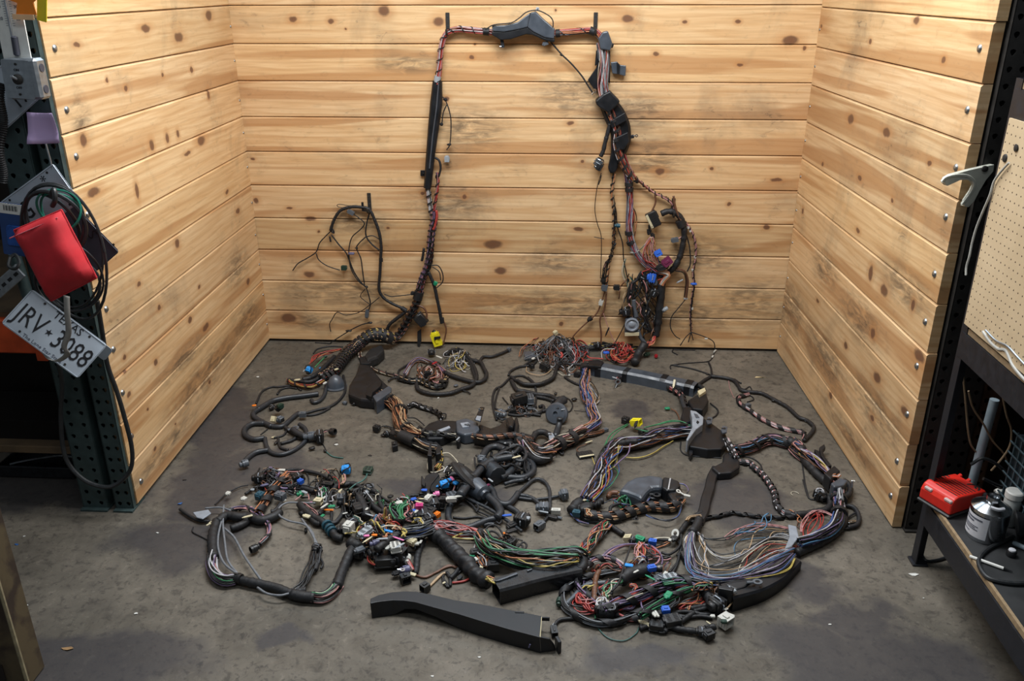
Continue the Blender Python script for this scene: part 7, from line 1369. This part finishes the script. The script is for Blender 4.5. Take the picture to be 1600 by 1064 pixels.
for p, st, ch, sz, yw, hh in [((690, 480), 'flat', 'w', (.055, .06, .04), 20, .09), ((760, 460), 'tag', 'g', (.05, .014, .012), 50, .1), ((590, 490), 'tag', 'w', (.03, .025, .02), 60, .08), ((860, 655), 'round', 'w', (.055, .036, .036), 95, .03), ((820, 800), 'round', 'v', (.05, .045, .045), 20, .035), ((790, 800), 'eye', 's', (.024, .024, .02), 0, .06), ((900, 855), 'tag', 'c', (.06, .024, .02), -20, .02), ((825, 915), 'box', 'k', (.045, .05, .045), -60, .02), ((705, 845), 'tag', 'k', (.04, .035, .03), 30, .02), ((270, 270), 'flat', 'g', (.09, .04, .03), 60, .09), ((325, 370), 'tag', 'c', (.07, .012, .010), 55, .09), ((405, 320), 'tag', 'o', (.03, .02, .02), 0, .1), ((295, 330), 'tag', 'p', (.03, .02, .018), 10, .09), ((400, 430), 'round', 'v', (.05, .035, .035), 30, .09), ((600, 265), 'tag', 'l', (.05, .02, .018), -20, .11), ((910, 410), 'box', 'c', (.04, .05, .03), 60, .05), ((985, 438), 'tag', 'w', (.026, .026, .024), 0, .045), ((1042, 410), 'tag', 'w', (.026, .014, .014), 80, .045), ((960, 440), 'plug', 'k', (.06, .05, .04), 0, .03), ((700, 640), 'plug', 'k', (.11, .08, .07), 60, .035), ((560, 640), 'flat', 'k', (.12, .09, .06), 10, .04), ((720, 560), 'box', 'k', (.09, .06, .05), -20, .06), ((400, 560), 'plug', 'k', (.07, .06, .05), 30, .05), ((200, 520), 'tag', 'd', (.05, .04, .04), 40, .06), ((1265, 40), 'box', 'o', (.04, .034, .03), 60, .03), ((1205, 20), 'tag', 'w', (.04, .014, .012), -25, .03), ((740, 370), 'tag', 'p', (.07, .012, .01), -25, .11), ((180, 580), 'plug', 'k', (.06, .05, .05), 80, .03), ((515, 370), 'tag', 'g', (.05, .014, .012), 10, .11), ((1365, 980), 'tag', 'c', (.016, .012, .010), 50, .01)]: fc(h, v3, p, st, ch, sz, yw, 0, 0, hh)
fc(h, v3, (1105, 1040), 'box', 'k', (.045, .04, .038), -130)

# ---- black engine harness with conduits
h = harness(v4, (950, 550), 'thick black corrugated wiring harness with a large round grommet in the middle'); F = v4.F
for q, r, hh in [([(575, 650), (650, 555), (722, 455), (802, 365), (882, 302), (962, 270), (1062, 250), (1140, 240)], .0165, .075), ([(575, 660), (492, 732), (442, 802), (428, 882), (446, 952), (522, 1010), (652, 1020), (762, 982), (862, 942), (965, 918)], .0135, .02), ([(965, 918), (1002, 880), (1002, 832), (962, 762), (882, 692), (822, 645)], .0175, .03), ([(872, 560), (922, 622), (952, 702), (1002, 752), (1092, 762), (1162, 702), (1205, 640)], .0135, .02), ([(1055, 162), (962, 126), (872, 150), (822, 212), (802, 275)], .0165, .05), ([(1222, 300), (1152, 372), (1082, 432), (1012, 474)], .0165, .03), ([(1000, 482), (1102, 466), (1202, 472), (1282, 462), (1352, 422), (1376, 372), (1342, 292), (1292, 242)], .0145, .02), ([(1000, 262), (1080, 250), (1150, 250), (1230, 300)], .018, .03), ([(1230, 140), (1180, 180), (1130, 210)], .018, .05)]: conduit(h, F(q, hh), r)
for q, r, hh in [([(1205, 640), (1282, 572), (1362, 502), (1432, 486), (1512, 532), (1552, 622), (1556, 762), (1552, 850)], .0075, .012), ([(1200, 662), (1302, 676), (1382, 712), (1452, 770)], .0085, .012), ([(1200, 692), (1352, 712), (1452, 706), (1562, 692), (1680, 670)], .0062, .010), ([(1042, 772), (1112, 802), (1182, 842), (1225, 885)], .0105, .012), ([(1212, 140), (1152, 202), (1062, 190), (982, 222), (902, 262), (842, 312)], .0068, .08), ([(1180, 120), (1090, 150), (1000, 200), (900, 250), (820, 320)], .006, .08), ([(1100, 122), (1202, 110), (1272, 150), (1292, 222), (1252, 282), (1182, 272), (1132, 202)], .0065, .08), ([(1052, 542), (1152, 512), (1272, 492)], .0085, .02), ([(1312, 302), (1322, 402), (1292, 482)], .0065, .02), ([(1270, 280), (1280, 380), (1310, 440), (1280, 490)], .006, .02), ([(612, 682), (702, 732), (852, 802), (1002, 892), (1132, 982), (1245, 1065)], .0066, .02), ([(592, 692), (702, 782), (742, 832), (892, 902)], .0042, .012), ([(482, 910), (602, 922), (742, 906), (862, 922)], .0042, .006), ([(640, 640), (700, 700), (760, 790), (740, 850)], .004, .02), ([(820, 790), (860, 750), (870, 710)], .004, .02), ([(960, 960), (1000, 980), (1020, 930), (1000, 890)], .004, .02), ([(820, 1000), (880, 985), (940, 990)], .008, .01), ([(910, 190), (905, 220), (920, 240)], .006, .03), ([(720, 250), (725, 320), (740, 370)], .004, .03), ([(735, 225), (770, 250), (800, 270)], .004, .04), ([(1000, 320), (1050, 350), (1120, 320), (1200, 260)], .006, .05), ([(1060, 310), (1150, 330), (1250, 380)], .005, .05), ([(400, 700), (470, 750), (560, 700)], .006, .03), ([(540, 600), (560, 560), (600, 520)], .008, .05)]: loom(h, F(q, hh), r, M_cond if r > .006 else None)
conduit(h, F([(840, 345), (905, 395), (975, 455)], .045), .043); loom(h, F([(560, 670), (600, 610), (650, 545)], .072), .0225, M_cond, 'sleeve', .04)
for a, b_ in (((690, 480), (720, 450)), ((600, 580), (625, 550)), ((640, 530), (660, 510)), ((800, 370), (825, 345)), ((930, 280), (955, 272))): strap(h, F([a, b_], .072), .0245, .012, M_black)
p0, p1 = F([(845, 668)], .04)[0], F([(705, 560)], .045)[0]; d = p1-p0; Q = V3((0, 0, 1)).rotation_difference(d).to_matrix(); Ld = d.length
MB().lathe([(.019, 0), (.022, Ld*.12), (.034, Ld*.2), (.040, Ld*.5), (.043, Ld*.9), (.036, Ld)], p0, M_hgrey, 24, Q).build('rubber_boot', h)
p = F([(650, 480)], .06)[0]; Q = Matrix.Rotation(math.radians(25), 3, 'Z') @ Matrix.Rotation(math.radians(48), 3, 'Y')
MB().lathe([(.088, -.008), (.095, -.004), (.096, .004), (.088, .010), (.060, .014), (.050, .026), (.03, .028)], p, M_rubber, 32, Q).build('grommet', h)
tangle(h, v4, (1130, 300), (190, 150), 30, 'kkkddkn', .08, .0045, 16); tangle(h, v4, (870, 480), (120, 90), 22, 'kkkdn', .07, .0042, 17); tangle(h, v4, (1330, 380), (70, 130), 10, 'kdk', .03, .005, 18)
bundle(h, F([(405, 440), (432, 382), (492, 346), (562, 350), (632, 395)], .03), .014, 16, 'kkkwck', .0027, 6, .05, .02); loom(h, F([(415, 455), (500, 432), (592, 442)], .02), .014)
extr(h, v4, [(100, 645), (148, 512), (182, 442), (270, 402), (332, 430), (245, 540), (222, 600), (232, 645)], .05, .006, M_hous, 'trunking_cover', .004); extr(h, v4, [(128, 450), (140, 445), (178, 520), (165, 565), (130, 540)], .07, .006, M_hous, 'cover_ear', .003); extr(h, v4, [(215, 560), (300, 470), (330, 440), (345, 480), (320, 560), (330, 610), (240, 620)], .045, .006, M_void, 'cover_hollow', .004)
for p, st, ch, sz, yw, hh in [((385, 540), 'lever', 'l', (.06, .05, .04), 20, .06), ((425, 500), 'tag', 'l', (.05, .035, .03), 30, .06), ((340, 555), 'tag', 'l', (.05, .024, .02), 40, .05), ((512, 530), 'tag', 'l', (.035, .04, .03), -40, .06), ((472, 482), 'tag', 'p', (.045, .024, .02), -60, .06), ((460, 710), 'box', 'w', (.06, .028, .024), 10, .06), ((550, 676), 'tag', 'w', (.05, .018, .016), 20, .07), ((465, 665), 'flat', 'd', (.06, .05, .035), 30, .04), ((380, 715), 'box', 'k', (.055, .035, .03), 5, .05), ((295, 652), 'round', 'p', (.036, .034, .034), 20, .05), ((258, 664), 'tag', 'w', (.04, .014, .012), 0, .05), ((205, 698), 'box', 'c', (.04, .03, .03), 60, .05), ((155, 706), 'tag', 'c', (.05, .012, .010), 0, .05), ((165, 608), 'tag', 'b', (.035, .028, .02), 0, .06), ((305, 880), 'box', 'o', (.036, .03, .03), 60, .03), ((260, 870), 'tag', 'w', (.04, .012, .010), -25, .03), ((100, 782), 'box', 'm', (.045, .035, .03), 10, .05), ((795, 268), 'plug', 'd', (.05, .045, .04), 80, .07), ((1240, 935), 'plug', 'k', (.085, .07, .06), -20, .035), ((1305, 920), 'tag', 'g', (.03, .03, .03), -20, .05), ((1470, 805), 'plug', 'd', (.075, .055, .05), 0, .03), ((1490, 850), 'tag', 'g', (.05, .014, .012), -15, .03), ((1440, 1000), 'box', 'd', (.06, .04, .036), -130, .02), ((1410, 1020), 'tag', 'k', (.03, .02, .02), 40, .015), ((1195, 405), 'box', 'k', (.04, .03, .03), 10, .02), ((1085, 888), 'tag', 'b', (.055, .022, .02), 12, .035), ((1130, 1010), 'box', 'k', (.06, .04, .035), 40, .02), ((1545, 830), 'tag', 'k', (.04, .03, .03), 80, .02), ((900, 500), 'tag', 'g', (.04, .012, .010), -50, .08), ((850, 560), 'tag', 'n' if False else 'u', (.05, .02, .018), 40, .06), ((1190, 240), 'tag', 'c', (.05, .016, .012), 30, .09), ((250, 770), 'plug', 'k', (.08, .06, .05), 20, .035), ((220, 850), 'box', 'k', (.07, .05, .045), -30, .03), ((200, 930), 'plug', 'k', (.08, .06, .05), 40, .03), ((320, 750), 'flat', 'k', (.07, .06, .05), 0, .03)]: fc(h, v4, p, st, ch, sz, yw, 0, 0, hh)
tangle(h, v4, (380, 600), (190, 90), 26, 'kkkdkp', .05, .003, 19); tangle(h, v4, (200, 800), (170, 120), 30, 'kkkdk', .05, .003, 20); strands(h, F([(30, 960), (80, 930), (130, 960), (110, 1000)], .05), 4, 'y', .012, .003, 21, .9)
fc(h, vH, (1310, 298), 'plug', 'd', (.055, .05, .05), 10, 5); wire(h, F([(1532, 890), (1505, 940), (1480, 970)], .01), 'p', .003); fc(h, vH, (1258, 404), 'box', 'w', (.06, .028, .028), 0); fc(h, vH, (1240, 440), 'tag', 'k', (.06, .03, .026), -20); fc(h, vH, (1285, 445), 'tag', 'd', (.03, .02, .018), -20); fc(h, vH, (1165, 490), 'box', 'd', (.05, .03, .028), 35); loom(h, vH.F([(1215, 400), (1210, 440), (1180, 475)], .01), .006)

# ---- loose black trunking at the front
st = [((95, 172), (92, 200), 0.0), ((150, 148), (165, 188), 0.0), ((250, 127), (252, 179), 0.004), ((340, 120), (335, 181), .028), ((430, 124), (415, 192), .034), ((560, 150), (560, 232), .026), ((700, 184), (730, 278), .006), ((900, 216), (900, 330), 0), ((1100, 256), (1110, 392), 0), ((1345, 302), (1335, 450), 0)]
HT = .056; bk = [vJ.F([a], HT)[0] for a, _, _ in st]; frn = [vJ.F([b_], HT)[0] for _, b_, _ in st]; root = thing('trunking_channel', (sum((frn+bk), V3())/len(frn+bk)).to_2d().to_3d(), 'loose curved black plastic trunking channel lying in front of all the harnesses', 'trunking')
b = MB(); n = len(st); vs = []
for i in range(n):
    lo = st[i][2]; vs += [V3((bk[i].x, bk[i].y, 0)), bk[i], frn[i], V3((frn[i].x+.004, frn[i].y-.006, lo))]
fs = [(i*4+j, (i+1)*4+j, (i+1)*4+j+1, i*4+j+1) for i in range(n-1) for j in range(3)]; fs.append((0, 1, 2, 3))
b.add(vs, fs, M_hous); o = b.build('channel', root); md = o.modifiers.new('t', 'SOLIDIFY'); md.thickness = .004; md.offset = -1; md = o.modifiers.new('b', 'BEVEL'); md.width = .003; md.segments = 2; md.limit_method = 'ANGLE'
b = MB(); b.tube(frn, .0028, M_hgrey, 6); b.build('worn_edge', root); b = MB(); b.tube([frn[-1], bk[-1]], .0024, CC['c'], 6); b.build('end_lip', root)
e0, e1 = frn[-1], V3((frn[-1].x+.004, frn[-1].y-.006, 0)); q = vJ.F([(1440, 510)], .03)[0]; q0 = vJ.F([(1450, 548)], .004)[0]
b = MB(); b.prism([e0, V3((e0.x+.03, e0.y, .05)), q, q0, e1], (0, 0, 0), (0, .006, 0), M_hous); b.build('tongue', root); MB().box(q+V3((.012, .01, -.006)), (.012, .03, .046), M_hous, Matrix.Rotation(.4, 3, 'Z'), .002).build('end_hook', root)
MB().box(bk[-1]+V3((.012, .004, -.01)), (.03, .006, .014), M_hous, None, .001).build('latch', root); MB().box(bk[-2].lerp(bk[-1], .35)+V3((0, 0, .002)), (.03, .008, .006), M_hous, None, .001).build('latch', root)
MB().box(e0.lerp(q, .05)+V3((-.035, -.006, -.03)), (.004, .003, .014), CC['v'], Matrix.Rotation(.3, 3, 'Y')).build('scuff_tag', root)
j = frn[7].lerp(frn[8], .0); k_ = bk[7].lerp(bk[8], .0); MB().tube([j+V3((0, 0, .001)), k_+V3((0, 0, .001))], .0018, M_hgrey, 5).build('joint_line', root)

# ---- litter
M_scrap = dict(w=mat('scrap_white', srgb(214, 214, 208), .7), b=mat('scrap_blue', srgb(48, 92, 150), .5), n=mat('scrap_brown', srgb(150, 118, 80), .8), k=CC['k'], y=mat('scrap_straw', srgb(206, 186, 140), .8))
for a, c_, ch, s, lab in [(38, 838, 'w', .008, 'tiny white chip on the floor near the rack uprights'), (26, 851, 'b', .011, 'tiny blue chip on the floor near the rack uprights'), (246, 833, 'w', .008, 'tiny white chip on the floor near the grey clip plate'), (42, 946, 'w', .008, 'tiny white chip on the floor beside the rusty post'), (213, 959, 'w', .012, 'small white paper scrap on the bare concrete at the front'), (105, 1014, 'n', .026, 'crumpled brown leaf scrap on the concrete'), (1426, 898, 'w', .024, 'bent white paper scrap on the floor by the workbench'), (1187, 590, 'y', .026, 'thin straw splinter on the floor in the bay'), (1297, 976, 'w', .008, 'tiny white chip near the front right duct'), (281, 788, 'b', .020, 'small blue clip on the floor by the left wall foot'), (288, 750, 'k', .012, 'tiny black cap on the floor near the left wall'), (579, 712, 'k', .014, 'tiny black cap between the harnesses'), (676, 1057, 'w', .009, 'tiny white chip below the loose trunking'), (749, 1027, 'w', .007, 'tiny pale chip below the loose trunking channel'), (525, 695, 'w', .014, 'flat pale flake on the floor beside the black conduits'), (403, 589, 'w', .012, 'pale fleck on the floor at the left wall corner'), (685, 622, 'w', .010, 'pale fleck on the floor under the small coil'), (1443, 935, 'w', .006, 'tiny pale fleck on the floor in front of the workbench'), (1285, 740, 'w', .010, 'pale fleck on the floor near the right wall foot'), (1334, 752, 'w', .009, 'pale fleck between the right wall and the taped bundle')]:
    p = onz(a, c_, .0); b = MB(); rg = random.Random(a); n = 6; top = [p+V3((math.cos(6.28*k/n)*s*rg.uniform(.35, .9)*(1.6 if ch == 'y' else 1), math.sin(6.28*k/n)*s*rg.uniform(.2, .6)*(.4 if ch == 'y' else 1), .002+rg.uniform(0, .25)*s)) for k in range(n)]
    b.prism(top, (0, 0, 0), (0, 0, -.0015), M_scrap[ch]); o = b.build('litter_scrap', None, p); zmin = min((o.matrix_world @ v.co).z if False else v.co.z for v in o.data.vertices)
    for v in o.data.vertices: v.co.z -= zmin
    tag(o, lab, 'litter')
o = onz(*vI.px((1232, 295)), .003); b = MB(); b.tube([o+V3((.016*math.cos(a), .016*math.sin(a), 0)) for a in (k*.5 for k in range(9))], .0015, WC['c'], 5); tag(b.build('wire_scrap', None, o), 'small curled pale wire end on the floor inside the striped cord', 'litter')
